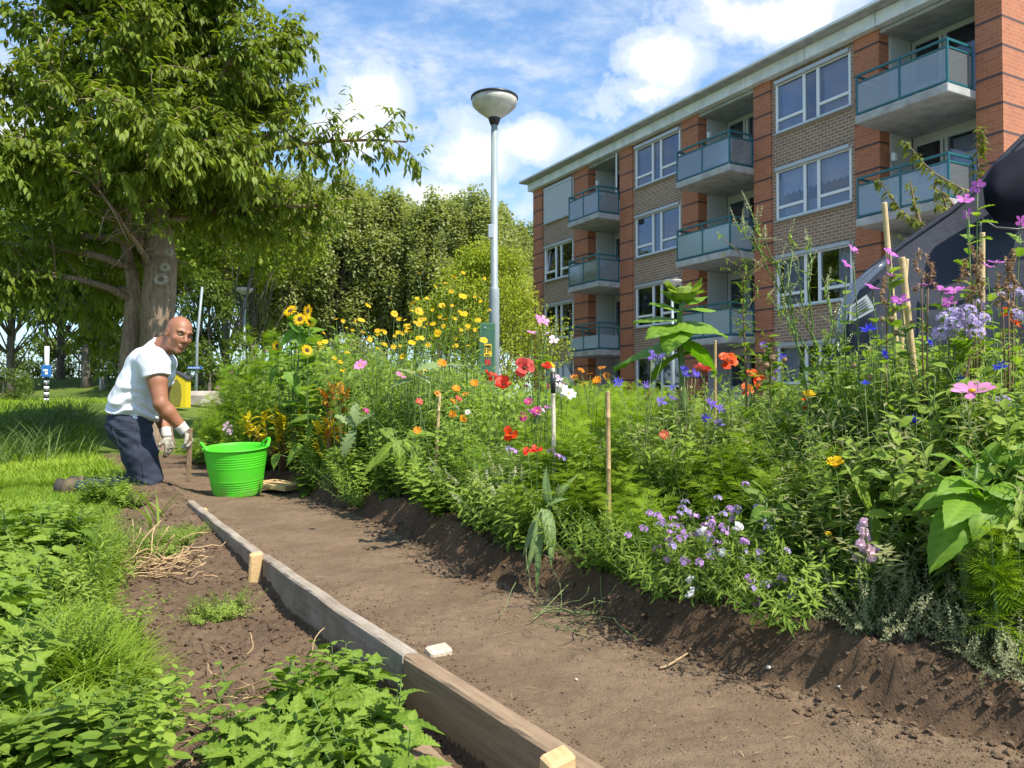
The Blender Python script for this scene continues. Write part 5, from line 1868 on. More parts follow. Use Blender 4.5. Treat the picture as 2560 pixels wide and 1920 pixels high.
FL = {
    'sunflower': [fl_sun(.05), fl_sun(.055)], 'yellow': [fl_daisy(.024, 12, T=PET_B), fl_daisy(.022, 13), fl_daisy(.02, 11, tilt=.5)], 'goldcup': [fl_daisy(.026, 12, 'p_yellow', tilt=.8, T=PET_B)], 'calendula': [fl_daisy(.024, 13, 'p_yellow', tilt=.7, T=PET_B), fl_daisy(.024, 14, 'p_orange', tilt=.25, rows=2)],
    'orange': [fl_daisy(.022, 14, 'p_orange', rows=2), fl_daisy(.018, 12, 'p_orange', 'disc_dark', tilt=.3)], 'zinnia': [fl_daisy(.02, 14, 'p_magenta', rows=2, tilt=.2), fl_daisy(.018, 12, 'p_coral', rows=2)],
    'poppy': [fl_poppy(.034, 'p_red'), fl_poppy(.036, 'p_red', .35), fl_poppy(.032, 'p_red', .8)], 'scarlet': [fl_poppy(.034, 'p_scarlet', .4), fl_poppy(.03, 'p_scarlet', .9)], 'coral': [fl_poppy(.034, 'p_coral', .5)],
    'corn': [fl_corn(.021, 'p_violet'), fl_corn(.02, 'p_violet'), fl_corn(.019, 'p_blue')], 'deepcorn': [fl_corn(.021, 'p_deepblue'), fl_corn(.019, 'p_deepblue')],
    'mallow': [fl_mallow(.027), fl_mallow(.025), fl_mallow(.021)], 'palemallow': [fl_mallow(.030, 'p_pink'), fl_mallow(.027, 'p_palepink')], 'cosmos': [fl_cosmos(.042), fl_cosmos(.036)], 'whitecosmos': [fl_cosmos(.036, 'p_white')],
    'phacelia': [fl_cluster(.022, 'p_lilac', 30, .0055, .75), fl_cluster(.020, 'p_lilac', 26, .0055, .75)], 'stock': [fl_cluster(.012, 'p_purple', 7, .008, .4), fl_cluster(.011, 'p_lilac', 6, .008, .4)], 'whitestock': [fl_cluster(.010, 'p_white', 6, .008, .4)],
    'sweetpea': [fl_cluster(.016, 'p_palepink', 5, .018, .8)], 'cream': [fl_spike(.075, .011), fl_spike(.06, .010)], 'melilot': [fl_spike(.06, .007, 'p_cream', 30), fl_spike(.045, .006, 'p_cream', 24)], 'curl': [fl_pod()], 'pod': [fl_pod(.012), fl_pod(.010)],
    'pinkball': [fl_cluster(.014, 'p_pink', 8, .010)], 'white': [fl_daisy(.016, 12, 'p_white', 'disc_gold')],
}
CAMP = np.array((0, 0, CAM_H))
def bloom(parent, kind, pos, base, facing=None, scale=1.0, i=None):
    """one flower as a part of its plant; petals with the disc as a sub-part"""
    pm, dm = FL[kind][rng.integers(len(FL[kind])) if i is None else i % len(FL[kind])]
    o = bpy.data.objects.new('flower', pm)
    COL.objects.link(o)
    o.parent = parent
    d = bpy.data.objects.new(dm.name.split('.')[0], dm)
    COL.objects.link(d)
    d.parent = o
    o.location = np.array(pos) - base
    if facing is None:
        f = unit(CAMP - np.array(pos)) * rng.uniform(.3, .9) + np.array((.15, 0, .65)) + rng.normal(0, .3, 3)
    else:
        f = np.array(facing, float)
    o.rotation_euler = Vector(f).to_track_quat('Z', 'Y').to_euler()
    o.scale = (scale,) * 3
    return o

# ------------------------------------------------------------------ foliage plants (prototypes about their own base)
LANCE = leaf(.26, 3, .22, .3, 'lance'); OVALL = leaf(.52, 3, .2, .25, 'oval'); HEART = leaf(.80, 6, .16, .35, 'heart', teeth=.06); SPOON = leaf(.32, 2, .2, .2, 'spoon'); TINY = leaf(.45, 2, .2, .1, 'oval'); LOBED = leaf(.55, 10, .2, .3, 'oval', teeth=.28)
def frond():
    """finely cut leaf: a midrib with thread-like pairs"""
    g = MB()
    n = 9
    y = np.linspace(.12, 1, n)
    q = np.array([(-.042, 0, 0), (.042, 0, 0), (.015, 1, -.1), (-.015, 1, -.1)]), np.array([(0, 1, 2, 3)])
    pos, d = [], []
    for k, yy in enumerate(y):
        for s in (-1, 1):
            pos.append((0, yy, -.15 * yy * yy)); d.append((s * .8, .75, .25 * rng.normal()))
    L_ = np.repeat(.42 * np.sin(np.pi * (y * .8 + .15)) + .08, 2)
    g.scatter(q, np.array(pos), frames(np.array(d)), L_)
    V = np.array([(-.012, 0, 0), (.012, 0, 0), (.005, 1, -.15), (-.005, 1, -.15)])
    g.add(V, [(0, 1, 2, 3)])
    return np.concatenate(g.v), np.concatenate([f for f in g.f])
FROND = frond()
def herb(name, nst, h, spread, T, ls, per, mat, smat='stem_green', open_=.9, droop=.3, srad=.003, tops=None, bare=.12, wob=.25, pairs=False, lean=(0, 0, 0)):
    """a plant of several leafy stems; returns its root with parts stems, leaves and maybe flowers"""
    r = empty(name)
    st, lf = MB(), MB()
    tips = []
    for s in range(nst):
        a = s * 2.4 + rng.normal(0, .3)
        sp = spread * math.sqrt((s + .5) / nst)
        d = np.array((math.cos(a) * sp, math.sin(a) * sp, 1.0)) + np.array(lean)
        hh = h * rng.uniform(.72, 1.05)
        P = curve((math.cos(a) * .03 * sp, math.sin(a) * .03 * sp, -.02), d, hh * math.sqrt(1 + sp * sp * .6), 7, (0, 0, .25), wob)
        st.tube(P, np.linspace(srad, srad * .35, 8), 5)
        tips.append((P[-1], unit(P[-1] - P[-2])))
        n = per
        t = np.linspace(bare, 1, n) * 7
        i = np.minimum(t.astype(int), 6)
        pos = P[i] + (P[i + 1] - P[i]) * (t - i)[:, None]
        Tn = unit(P[i + 1] - P[i])
        az = np.arange(n) * (math.pi if pairs else 2.4) + (np.arange(n) // 2 * (math.pi / 2) if pairs else 0) + rng.normal(0, .3, n)
        e1 = unit(np.cross(Tn, (0.3, 1, .1))); e2 = np.cross(Tn, e1)
        rd = e1 * np.cos(az)[:, None] + e2 * np.sin(az)[:, None]
        o = open_ * rng.uniform(.75, 1.25, n) * np.linspace(1.15, .75, n)
        dl = unit(rd * o[:, None] + Tn * .45 + np.array((0, 0, -droop * .3)) + rng.normal(0, .1, (n, 3)))
        sz = rng.uniform(*ls, n) * np.interp(np.linspace(0, 1, n), [0, .3, .8, 1], [.8, 1.1, .9, .5])
        up = Tn - rd * .1 + rng.normal(0, .12, (n, 3))
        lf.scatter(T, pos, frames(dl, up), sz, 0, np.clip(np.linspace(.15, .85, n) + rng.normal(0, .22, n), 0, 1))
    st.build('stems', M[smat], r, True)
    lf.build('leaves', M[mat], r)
    if tops:
        for p, d in tips:
            if rng.random() < tops[1]:
                bloom(r, tops[0], p, np.zeros(3), d + rng.normal(0, .2, 3))
    return r
PROTO = {}
def protos():
    P = PROTO
    P['leafy'] = [herb('leafy_plant', 17, .75, .55, OVALL, (.05, .095), 26, 'leafy') for _ in range(3)]
    P['leafy_dark'] = [herb('leafy_plant', 14, .8, .5, OVALL, (.065, .125), 24, 'leafy_dark') for _ in range(2)]
    P['lance'] = [herb('leafy_plant', 22, .6, .6, LANCE, (.05, .10), 32, 'leafy_light') for _ in range(2)]
    P['broad'] = [herb('broad_leaved_plant', 6, .95, .35, HEART, (.12, .20), 14, 'leafy_dark', srad=.006, droop=.8, open_=1.1) for _ in range(2)]
    P['broad_light'] = [herb('broad_leaved_plant', 8, .55, .5, HEART, (.085, .15), 13, 'leafy', srad=.005, droop=.7, open_=1.1) for _ in range(2)]
    P['feather'] = [herb('feathery_plant', 20, .72, .5, FROND, (.07, .125), 38, 'feather', open_=.8, srad=.0016) for _ in range(3)]
    P['feather_deep'] = [herb('feathery_plant', 17, .72, .5, FROND, (.09, .15), 32, 'feather_deep', open_=.8, srad=.0016) for _ in range(2)]
    P['small'] = [herb('small_leaved_plant', 34, .5, .7, SPOON, (.028, .052), 44, 'leafy', srad=.0018) for _ in range(3)]
    P['cover'] = [herb('low_plant', 40, .22, 1.5, SPOON, (.022, .042), 26, 'leafy', srad=.0014, bare=.05) for _ in range(3)]
    P['cover_light'] = [herb('low_plant', 44, .19, 1.4, LANCE, (.018, .036), 30, 'leafy_light', srad=.0014, bare=.05) for _ in range(2)]
    P['silver'] = [herb('silvery_plant', 90, .18, 1.5, TINY, (.007, .014), 60, 'silver', 'stem_pale', srad=.0007, bare=.05, wob=.6) for _ in range(3)]
    P['wiry'] = [herb('wiry_plant', 34, .75, .40, LANCE, (.03, .06), 34, 'wiry', 'stem_pale', srad=.0016, open_=.6) for _ in range(3)]
    P['mignonette'] = [herb('cream_spiked_plant', 22, .42, .75, LANCE, (.04, .075), 26, 'leafy_light', tops=('cream', .6), srad=.0025) for _ in range(2)]
    P['grassy'] = [herb('grassy_tuft', 1, .1, .1, leaf(.05, 4, .1, .5, 'strap'), (.25, .45), 40, 'grass', open_=.5, bare=.0, srad=.002) for _ in range(1)]
    for k in P:
        for o in P[k]:
            o.location = (0, 0, -60)
protos()
used = set()
COUNT = {}
def place(kind, X, Y, scale=1.0, zs=None, label=None, cat='plant', group=None, rz=None, tilt=(0, 0)):
    v = rng.integers(len(PROTO[kind]))
    p = PROTO[kind][v]
    if (kind, v) in used:
        o = copy_tree(p)
    else:
        o = p; used.add((kind, v))
    o.location = (X, Y, float(gz(X, Y)) - .01)
    o.rotation_euler = (tilt[0], tilt[1], rng.uniform(0, 6.28) if rz is None else rz)
    o.scale = (scale, scale, scale if zs is None else zs)
    tag(o, label, cat, group)
    return o

# where the mass of the bed tops out in the photo (2212-wide view)
TOPX = [430, 470, 520, 570, 620, 680, 760, 830, 900, 960, 1020, 1080, 1150, 1220, 1300, 1400, 1500, 1600, 1700, 1780, 1850, 1900, 2000, 2100, 2212, 2400]
TOPY = [860, 800, 742, 715, 725, 722, 722, 735, 745, 760, 790, 825, 830, 825, 815, 815, 830, 850, 850, 770, 740, 720, 700, 690, 700, 700]
def px_of(X, Y):
    return (X / Y * F_PX + 512) / .46293
def top_z(X, Y):
    y = np.interp(px_of(X, Y), TOPX, TOPY)
    return W(px_of(X, Y), y, Y).z

ZONES = [(430, 600, 'at the far end of the bed behind the tub'), (600, 760, 'below the sunflowers'), (760, 960, 'below the tall yellow daisies'), (960, 1190, 'around the nearest red poppies'), (1190, 1320, 'between the pale stick and the brown cane'),
         (1320, 1470, 'behind the brown cane'), (1470, 1620, 'below the big sunflower leaves'), (1620, 1800, 'below the white melilot sprays'), (1800, 1960, 'around the leaning tan cane'), (1960, 2400, 'below the lilac blooms')]
ADJ = {'leafy': 'mid green leafy plant', 'leafy_dark': 'dark green leafy plant', 'lance': 'light green narrow leaved plant', 'broad': 'dark broad leaved plant', 'broad_light': 'green broad leaved plant', 'feather': 'bright feathery plant', 'feather_deep': 'deep green feathery plant',
       'small': 'small leaved bushy plant', 'cover': 'low green spreading plant', 'cover_light': 'low pale green spreading plant', 'silver': 'low silvery small leaved plant', 'wiry': 'wiry grey-green plant', 'mignonette': 'light green plant with cream flower spikes'}
def zone(X, Y):
    p = px_of(X, Y)
    for a, b, t in ZONES:
        if p < b:
            return t
    return ZONES[-1][2]
MIX = [  # by position along the photo: list of kinds and weights
    (430, 560, {'feather_deep': 3, 'feather': 2, 'leafy_dark': 1}), (560, 700, {'broad': 4, 'leafy_dark': 2, 'leafy': 1}), (700, 860, {'leafy': 3, 'broad_light': 2, 'leafy_dark': 2, 'small': 1}),
    (860, 1000, {'leafy': 3, 'small': 2, 'broad_light': 2, 'lance': 1}), (1000, 1200, {'small': 2, 'lance': 3, 'leafy': 1, 'feather_deep': 1}), (1200, 1440, {'feather': 5, 'small': 1, 'lance': 1}),
    (1440, 1560, {'wiry': 3, 'lance': 2, 'small': 2}), (1560, 1780, {'feather': 4, 'small': 3, 'lance': 1}), (1780, 2060, {'wiry': 4, 'small': 4, 'leafy': 2}), (2060, 2500, {'wiry': 2, 'small': 3, 'feather_deep': 2, 'leafy': 2})]
EDGE = [(430, 640, {'leafy_dark': 2, 'broad_light': 1}), (640, 960, {'broad_light': 2, 'leafy': 2, 'cover': 1}), (960, 1180, {'mignonette': 4, 'small': 1}), (1180, 1420, {'cover': 3, 'small': 1}), (1420, 1780, {'cover': 3, 'cover_light': 2}), (1780, 2500, {'silver': 5})]
def pick(table, p):
    for a, b, d in table:
        if a <= p < b:
            k = list(d); w = np.array([d[q] for q in k], float)
            return k[rng.choice(len(k), p=w / w.sum())]
    return None
NAT_H = {'leafy': .75, 'leafy_dark': .8, 'lance': .6, 'broad': .95, 'broad_light': .55, 'feather': .74, 'feather_deep': .74, 'small': .5, 'cover': .2, 'cover_light': .18, 'silver': .2, 'wiry': .76, 'mignonette': .47}
def fill_bed():
    n = 0
    y = 1.45
    while y < 9.4:
        step = .12 + .020 * y
        xe = float(bed_x(y))
        for t, sm in ((.13, .30), (.32, .56), (.54, .78), (.78, .95), (1.02, 1.0), (1.35, 1.03), (1.75, 1.03)):
            if t > 1.0 and y > 6.5 and t > 1.5:
                continue
            X = xe + (t + rng.normal(0, .04)) / .86
            Yp = y + rng.normal(0, step * .2) + t * .18
            p = px_of(X, Yp)
            if p > 2420 or p < 425:
                continue
            if t > 1.2 and n % 2:
                n += 1
                continue
            H = top_z(X, Yp) - float(gz(X, Yp))
            if t < .2:
                if 1180 < p < 1330 and rng.random() < .4 or (640 < p < 1000 and rng.random() < .35):
                    continue
                k = pick(EDGE, p)
                h = min(H, {'silver': .17, 'cover': .20, 'cover_light': .17, 'mignonette': .36, 'small': .25}.get(k, .28)) * rng.uniform(.85, 1.25)
            elif t < .45 and 1420 < p < 2500:
                k = pick(EDGE, p) if rng.random() < .6 else pick(MIX, p)
                h = min(H * sm, .26 if k in ('silver', 'cover', 'cover_light') else .55) * rng.uniform(.8, 1.15)
            else:
                k = pick(MIX, p)
                h = H * sm * rng.uniform(.88, 1.10)
            h = max(h, .12)
            s = h / NAT_H[k]
            s_xy = np.clip(s, .75, 1.25) if k not in ('silver', 'cover', 'cover_light') else np.clip(s, .55, .8) if k == 'silver' else np.clip(s, .85, 1.15)
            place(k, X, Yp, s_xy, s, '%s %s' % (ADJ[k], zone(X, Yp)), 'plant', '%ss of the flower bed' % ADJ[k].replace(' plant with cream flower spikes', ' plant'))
            n += 1
        y += step
    for _ in range(420):
        Yp = 1.5 * (7.5 / 1.5) ** rng.random()
        t = rng.uniform(.42, 1.5)
        X = float(bed_x(Yp)) + t / .86
        p = px_of(X, Yp)
        if p > 2380 or p < 640 or n > 640 or (1230 < p < 1430 and rng.random() < .6) or (1530 < p < 1770 and rng.random() < .75):
            continue
        if rng.random() > (1.0 if p > 1750 else .55):
            continue
        k = ('leafy', 'small', 'lance', 'wiry', 'leafy_dark')[rng.choice(5, p=[.3, .33, .17, .1, .1])]
        h = (top_z(X, Yp) - float(gz(X, Yp))) * min(1.0, .5 + .6 * t) * rng.uniform(.78, 1.02)
        place(k, X, Yp, np.clip(h / NAT_H[k], .7, 1.15), max(h, .15) / NAT_H[k], '%s %s' % (ADJ[k], zone(X, Yp)), 'plant', '%ss of the flower bed' % ADJ[k])
        n += 1
    return n
print('bed fill', fill_bed())
for x, y, Y, w, lab in ((1280, 845, 2.95, 1.1, 'left of the brown cane'), (1365, 860, 2.85, 1.15, 'right behind the brown cane'), (1590, 905, 2.45, 1.0, 'below the big sunflower leaves'), (1650, 890, 2.35, 1.1, 'left of the upper yellow cup bloom'),
                        (1715, 910, 2.25, 1.05, 'right below the upper yellow cup bloom'), (1230, 890, 2.85, .9, 'beside the pale stick')):
    p_ = W(x, y, Y + .32)
    place('feather', p_.x, p_.y, w, (p_.z - float(gz(p_.x, p_.y))) / NAT_H['feather'], 'bright yellow-green feathery plant %s' % lab, 'plant', 'feathery plants in the middle of the bed')

# ------------------------------------------------------------------ individual flowering plants
def ground_of(p):
    return np.array((p[0], p[1], float(gz(p[0], p[1])) - .01))
def flowering(name, label, kind, spots, Y, stem='stem_green', leafT=LANCE, leafm='leafy', ls=(.03, .06), per=10, base_dx=0, face=None, scale=1.0, srad=.0022, group=None, cat='flower', open_=.8, dY=.0, lowest=.25):
    """a plant whose blooms sit at the given photo positions, on stems from one base"""
    Y = fitY(float(np.mean([s_[0] for s_ in spots])), Y)
    pts = [np.array(W(x, y, Y + (q[0] if q else rng.normal(0, .04)))) for x, y, *q in spots]
    c = np.mean(pts, 0)
    base = ground_of((c[0] + base_dx, c[1] + dY))
    r = empty(name, base)
    tag(r, label, cat, group)
    st, lf = MB(), MB()
    for p in pts:
        q = p - base
        s = np.linspace(0, 1, 9)[:, None]
        b0 = rng.normal(0, .02, 3) * (1, 1, 0)
        ctrl = np.array((q[0] * .35, q[1] * .35, q[2] * .62)) + rng.normal(0, .02, 3)
        P = b0 * (1 - s) ** 2 + 2 * ctrl * s * (1 - s) + q * s ** 2
        st.tube(P, np.linspace(srad, srad * .55, 9), 5)
        n = per
        if n:
            t = rng.uniform(lowest, .93, n) * 8
            i = np.minimum(t.astype(int), 7)
            pos = P[i] + (P[i + 1] - P[i]) * (t - i)[:, None]
            Tn = unit(P[i + 1] - P[i])
            rd = unit(rng.normal(0, 1, (n, 3)) * (1, 1, .2))
            lf.scatter(leafT, pos, frames(unit(rd * open_ + Tn * .5), Tn + rng.normal(0, .1, (n, 3))), rng.uniform(*ls, n))
        tdir = unit(P[-1] - P[-2])
        f = None if face is None else (tdir + rng.normal(0, .15, 3) if face == 'up' else np.array(face) + rng.normal(0, .15, 3))
        bloom(r, kind, p, base, f, scale * rng.uniform(.9, 1.1))
    st.build('stems', M[stem], r, True)
    if per:
        lf.build('leaves', M[leafm], r)
    return r
FP = flowering
CAMF = (0.1, -1, .35)
# sunflowers at the far end
FP('sunflower', 'pair of small sunflowers facing up, topmost above the broad leaves', 'sunflower', [(627, 672), (648, 690)], 5.9, leafT=HEART, leafm='sunleaf', ls=(.10, .17), per=6, face=(-.2, -.8, .5), scale=1.0, srad=.006)
FP('sunflower', 'pale lemon sunflower turned sideways beside the topmost pair', 'sunflower', [(664, 672), (668, 694)], 5.95, leafT=HEART, leafm='leafy', ls=(.10, .17), per=6, face=(.9, -.5, .15), scale=.95, srad=.006)
FP('sunflower', 'small sunflower with dark centre lowest beside the feathery plants', 'sunflower', [(599, 748)], 5.8, leafT=HEART, leafm='leafy_dark', ls=(.10, .16), per=7, face=(-.1, -1, .25), scale=.95, srad=.005)
FP('sunflower', 'small sunflower in front of a big grey-green leaf', 'sunflower', [(663, 757)], 5.6, leafT=HEART, leafm='leafy', ls=(.10, .16), per=7, face=(.5, -.8, .3), scale=.9, srad=.005)
YG = 'tall yellow daisies of the bed'
FP('yellow_daisy', 'tall yellow daisy plant nearest the lamp pole', 'yellow', [(1002, 678), (1032, 692), (1010, 705), (1000, 640), (1045, 735)], 4.6, per=7, ls=(.04, .08), group=YG, scale=1.0)
FP('yellow_daisy', 'tall yellow daisy plant in the middle of the yellow clump', 'yellow', [(862, 690), (892, 655), (905, 672), (880, 705), (915, 690), (868, 720), (935, 700)], 4.9, per=7, ls=(.04, .08), group=YG, scale=1.0)
FP('yellow_daisy', 'highest yellow daisy plant, its blooms before the yellow-green tree', 'yellow', [(980, 598), (1000, 590), (962, 612), (940, 620), (955, 660), (975, 630)], 4.9, per=6, ls=(.03, .07), group=YG, scale=.92)
FP('yellow_daisy', 'yellow daisy plant between clump and sunflowers', 'yellow', [(727, 690), (740, 694), (785, 718), (800, 730), (790, 735), (702, 738), (690, 742)], 5.0, per=8, ls=(.05, .09), group=YG, scale=.92)
FP('yellow_daisy', 'yellow daisy plant low among lobed leaves', 'yellow', [(722, 775), (735, 782), (742, 800), (750, 762), (695, 752)], 4.9, per=8, ls=(.05, .09), group=YG, scale=1.0)
FP('yellow_daisy', 'sparse yellow daisy plant with two lone blooms before the poplars', 'yellow', [(852, 678), (795, 660), (815, 715)], 5.1, per=6, ls=(.05, .08), group=YG)
FP('yellow_daisy', 'yellow daisy plant with many small blooms at the clump foot', 'yellow', [(830, 745), (850, 750), (890, 740), (905, 730), (925, 745), (945, 720), (870, 770), (960, 690), (905, 700)], 4.6, per=8, ls=(.04, .08), group=YG, scale=.95)
for q_, lab in enumerate(('thick with small blooms in front of the yellow clump', 'with many small blooms behind the yellow clump', 'with small blooms rising left of the green dispenser box', 'with small blooms right of the sunflowers')):
    cx_, cy_, sx_, sy_ = ((895, 715, 45, 28), (930, 665, 40, 35), (1000, 690, 32, 50), (770, 715, 60, 22))[q_]
    FP('yellow_daisy', 'yellow daisy plant ' + lab, 'yellow', [(cx_ + rng.normal(0, sx_), cy_ + rng.normal(0, sy_)) for _ in range(15)], 4.7 + .15 * q_, per=6, ls=(.04, .07), group=YG, scale=.62)
FP('lime_umbel', 'flat lime-yellow umbel right of the magenta bloom', 'yellow', [(905, 802), (918, 800), (893, 804), (910, 808)], 4.2, per=4, face='up', scale=.7)
for (x, y, lab) in ((1300, 800, 'orange bloom'), (0, 0, '')):
    pass
# poppies
PG = 'red poppies of the bed'
FP('poppy', 'large coral red poppy, first right of the lamp pole', 'coral', [(1133, 797)], 3.2, per=4, group=PG, face=(-.1, -1, .3), scale=1.25)
FP('poppy', 'red poppy open sideways just left of the coral poppy', 'poppy', [(1088, 834)], 3.3, per=4, group=PG, face=(-.3, -.6, .8), scale=1.25)
FP('poppy', 'lowest orange-red poppy facing the camera among pale leaves', 'scarlet', [(1104, 938)], 3.0, per=4, group=PG, face=(-.1, -1, .15), scale=1.0)
FP('poppy', 'small red poppy beside the top of the pale stick', 'poppy', [(1180, 796)], 3.2, per=4, group=PG, scale=.75)
FP('poppy', 'pinkish red poppy right of the big sunflower stem', 'coral', [(1521, 803)], 2.9, per=4, group=PG, scale=1.0)
FP('poppy', 'bright scarlet poppy highest right of the big sunflower', 'scarlet', [(1570, 783)], 2.9, per=4, group=PG, face=(.1, -.8, .5), scale=1.15)
FP('poppy', 'cluster of small scarlet poppies below the brown seed pods', 'scarlet', [(1612, 843), (1634, 835), (1636, 812), (1622, 808)], 3.0, per=5, group=PG, scale=.75)
FP('poppy', 'red poppy half hidden among seed pods below the lilac blooms', 'scarlet', [(2182, 678), (2190, 700)], 2.25, per=4, group=PG, scale=.7)
FP('poppy', 'two dim red poppies behind the dispenser foot', 'poppy', [(1055, 808), (1062, 822), (1075, 815)], 4.2, per=4, group=PG, scale=.7)
FP('poppy', 'flat red petals lying low near the pale stick', 'poppy', [(1160, 972), (1140, 975)], 2.9, per=3, group=PG, scale=.55)
FP('poppy', 'small red poppies in the leaves beneath the cornflowers', 'scarlet', [(1830, 880), (1842, 842), (1738, 872)], 2.5, per=4, group=PG, scale=.5)
# orange and mixed daisies
OG = 'small bright daisies between the poppies'
FP('marigold', 'orange marigold plant in the feathery leaves beside the pale stick', 'orange', [(1255, 800), (1275, 808), (1240, 815), (1290, 822), (1262, 830), (1310, 812), (1300, 795)], 3.2, per=5, group=OG, leafT=FROND, leafm='feather')
FP('marigold', 'orange marigold left of the lowest poppy', 'orange', [(945, 850), (955, 785), (1005, 852), (985, 840), (978, 868)], 3.9, per=6, group=OG)
FP('zinnia', 'pink zinnias left of the pale stick', 'zinnia', [(1142, 868), (1160, 888), (1155, 900), (1182, 835), (1128, 900)], 3.1, per=6, group=OG)
FP('zinnia', 'magenta zinnias among yellow daisies', 'zinnia', [(990, 862), (1135, 835), (905, 868), (790, 888)], 3.8, per=6, group=OG)
FP('zinnia', 'coral zinnia between seed pods and cornflowers', 'zinnia', [(1435, 940), (1735, 965), (1510, 795)], 2.7, per=5, group=OG)
FP('yellow_daisy', 'small yellow and white daisies low beside the thin tan cane', 'white', [(988, 880), (1010, 890)], 3.7, per=5, group=OG)
FP('marigold', 'scattered yellow marigolds around the thin tan cane', 'calendula', [(978, 895), (1000, 905), (1025, 828), (1190, 790), (902, 930)], 3.7, per=5, group=OG, scale=.8)
FP('calendula', 'yellow cupped bloom above the leafy mass right of the poppies', 'goldcup', [(1748, 858)], 2.35, per=4, scale=1.0, face=(-.1, -.5, .9)).children[0].data
FP('calendula', 'yellow cupped bloom low in front of the feathery plant', 'goldcup', [(1805, 1005)], 1.95, per=4, scale=1.0, face=(-.1, -.5, .9), leafT=leaf(.3, 3, .2, .3, 'lance'), leafm='leafy')
FP('trefoil', 'tiny yellow trefoil blooms low beside the silvery plant', 'yellow', [(1790, 1152), (1793, 1160), (1797, 1164)], 1.95, per=6, scale=.35, leafT=OVALL, ls=(.02, .035))
# cornflowers
CG = 'blue cornflowers of the bed'
FP('cornflower', 'violet-blue cornflowers on silvery stems left of the sunflower stem', 'corn', [(1408, 765), (1411, 775), (1432, 772), (1395, 832), (1335, 826)], 2.75, 'stem_pale', leafm='wiry', per=9, group=CG)
FP('cornflower', 'violet-blue cornflowers right of the sunflower stem', 'corn', [(1495, 803), (1503, 810), (1486, 812), (1455, 838), (1478, 800)], 2.8, 'stem_pale', leafm='wiry', per=9, group=CG)
FP('cornflower', 'violet-blue cornflowers lower in the silvery stems', 'corn', [(1540, 876), (1555, 884), (1428, 868), (1525, 905), (1552, 915), (1530, 870), (1450, 862)], 2.6, 'stem_pale', leafm='wiry', per=9, group=CG)
FP('cornflower', 'deep blue cornflower left of the leaning tan cane', 'deepcorn', [(1907, 764), (1878, 712)], 2.2, 'stem_pale', leafm='wiry', per=12, group=CG, scale=1.0)
FP('cornflower', 'deep blue cornflower right of the leaning tan cane', 'deepcorn', [(2005, 740)], 2.1, 'stem_pale', leafm='wiry', per=12, group=CG, scale=1.05)
FP('cornflower', 'deep blue cornflowers above the large pink cosmos', 'deepcorn', [(2077, 822), (2163, 793)], 2.05, 'stem_pale', leafm='wiry', per=12, group=CG, scale=.95)
FP('cornflower', 'deep blue cornflower low in front of the dark shade', 'deepcorn', [(1970, 908), (1868, 830)], 2.0, 'stem_pale', leafm='wiry', per=12, group=CG, scale=.95)
FP('cornflower', 'blue cornflowers around the brown seed pods', 'corn', [(1680, 805), (1650, 745), (1690, 770), (1672, 820)], 2.9, 'stem_pale', leafm='wiry', per=9, group=CG, scale=.8)
# mallows
MG = 'purple mallows before the navy cover'
ML = dict(leafT=LOBED, leafm='leafy', ls=(.035, .06), per=16, group=MG, srad=.003)
FP('mallow', 'purple mallow nearest the brick wall, clear of the cover', 'mallow', [(1840, 540), (1828, 572)], 2.35, **ML, scale=.88)
FP('mallow', 'purple mallow in front of the tan canes', 'mallow', [(1922, 548), (1924, 566), (1926, 597), (1884, 622)], 2.3, **ML, scale=.88)
FP('mallow', 'purple mallow beneath the grey loop on the cover', 'mallow', [(1945, 650), (1998, 618), (2035, 625), (2062, 630), (2050, 655)], 2.2, **ML, scale=.95)
FP('mallow', 'tallest purple mallow on one upright stem before the cover', 'mallow', [(2112, 402), (2085, 432), (2092, 462)], 2.4, **ML, scale=.85)
FP('mallow', 'purple mallow farthest right beside a cane', 'mallow', [(2152, 568), (2130, 575), (2205, 480)], 2.3, **ML, scale=.85)
FP('pale_mallow', 'tall pale pink mallow in front of the brick corner', 'palemallow', [(1173, 692), (1182, 722), (1160, 690), (1195, 735), (1150, 720)], 3.8, leafT=LOBED, leafm='leafy', ls=(.04, .07), per=9, scale=.95, srad=.004)
FP('pale_mallow', 'whitish pink mallow low behind the green tub', 'palemallow', [(490, 922), (497, 930)], 6.0, leafT=LOBED, leafm='leafy_dark', per=6, face=(-.1, -1, .3), scale=1.5, ls=(.05, .08))
FP('pink_cosmos', 'large pink cosmos bloom seen from the side, largest in the bed', 'cosmos', [(2100, 846)], 1.85, per=5, leafT=FROND, leafm='feather_deep', face=(-.05, -.33, .95), scale=1.1)
FP('pink_cosmos', 'small pink cosmos among yellow daisies above the lobed leaf', 'cosmos', [(778, 790), (865, 812)], 4.6, per=5, leafT=FROND, leafm='feather_deep', scale=.9)
FP('pink_cosmos', 'tiny pink buds in the feathery plants behind the tub', 'pinkball', [(545, 750), (500, 805), (505, 858), (575, 760), (470, 838)], 6.4, per=6, leafT=FROND, leafm='feather_deep', scale=.8)
FP('white_cosmos', 'white cosmos blooms right of the pale stick', 'whitecosmos', [(1215, 843), (1228, 850), (1210, 835)], 3.1, per=5, leafT=FROND, leafm='feather', scale=.8)
FP('mauve_flower', 'mauve blooms in the leaves left of the pale stick', 'palemallow', [(1170, 885), (1160, 895), (1182, 880), (1150, 890), (1208, 820), (1215, 830), (1200, 812)], 3.05, per=6, scale=.6)
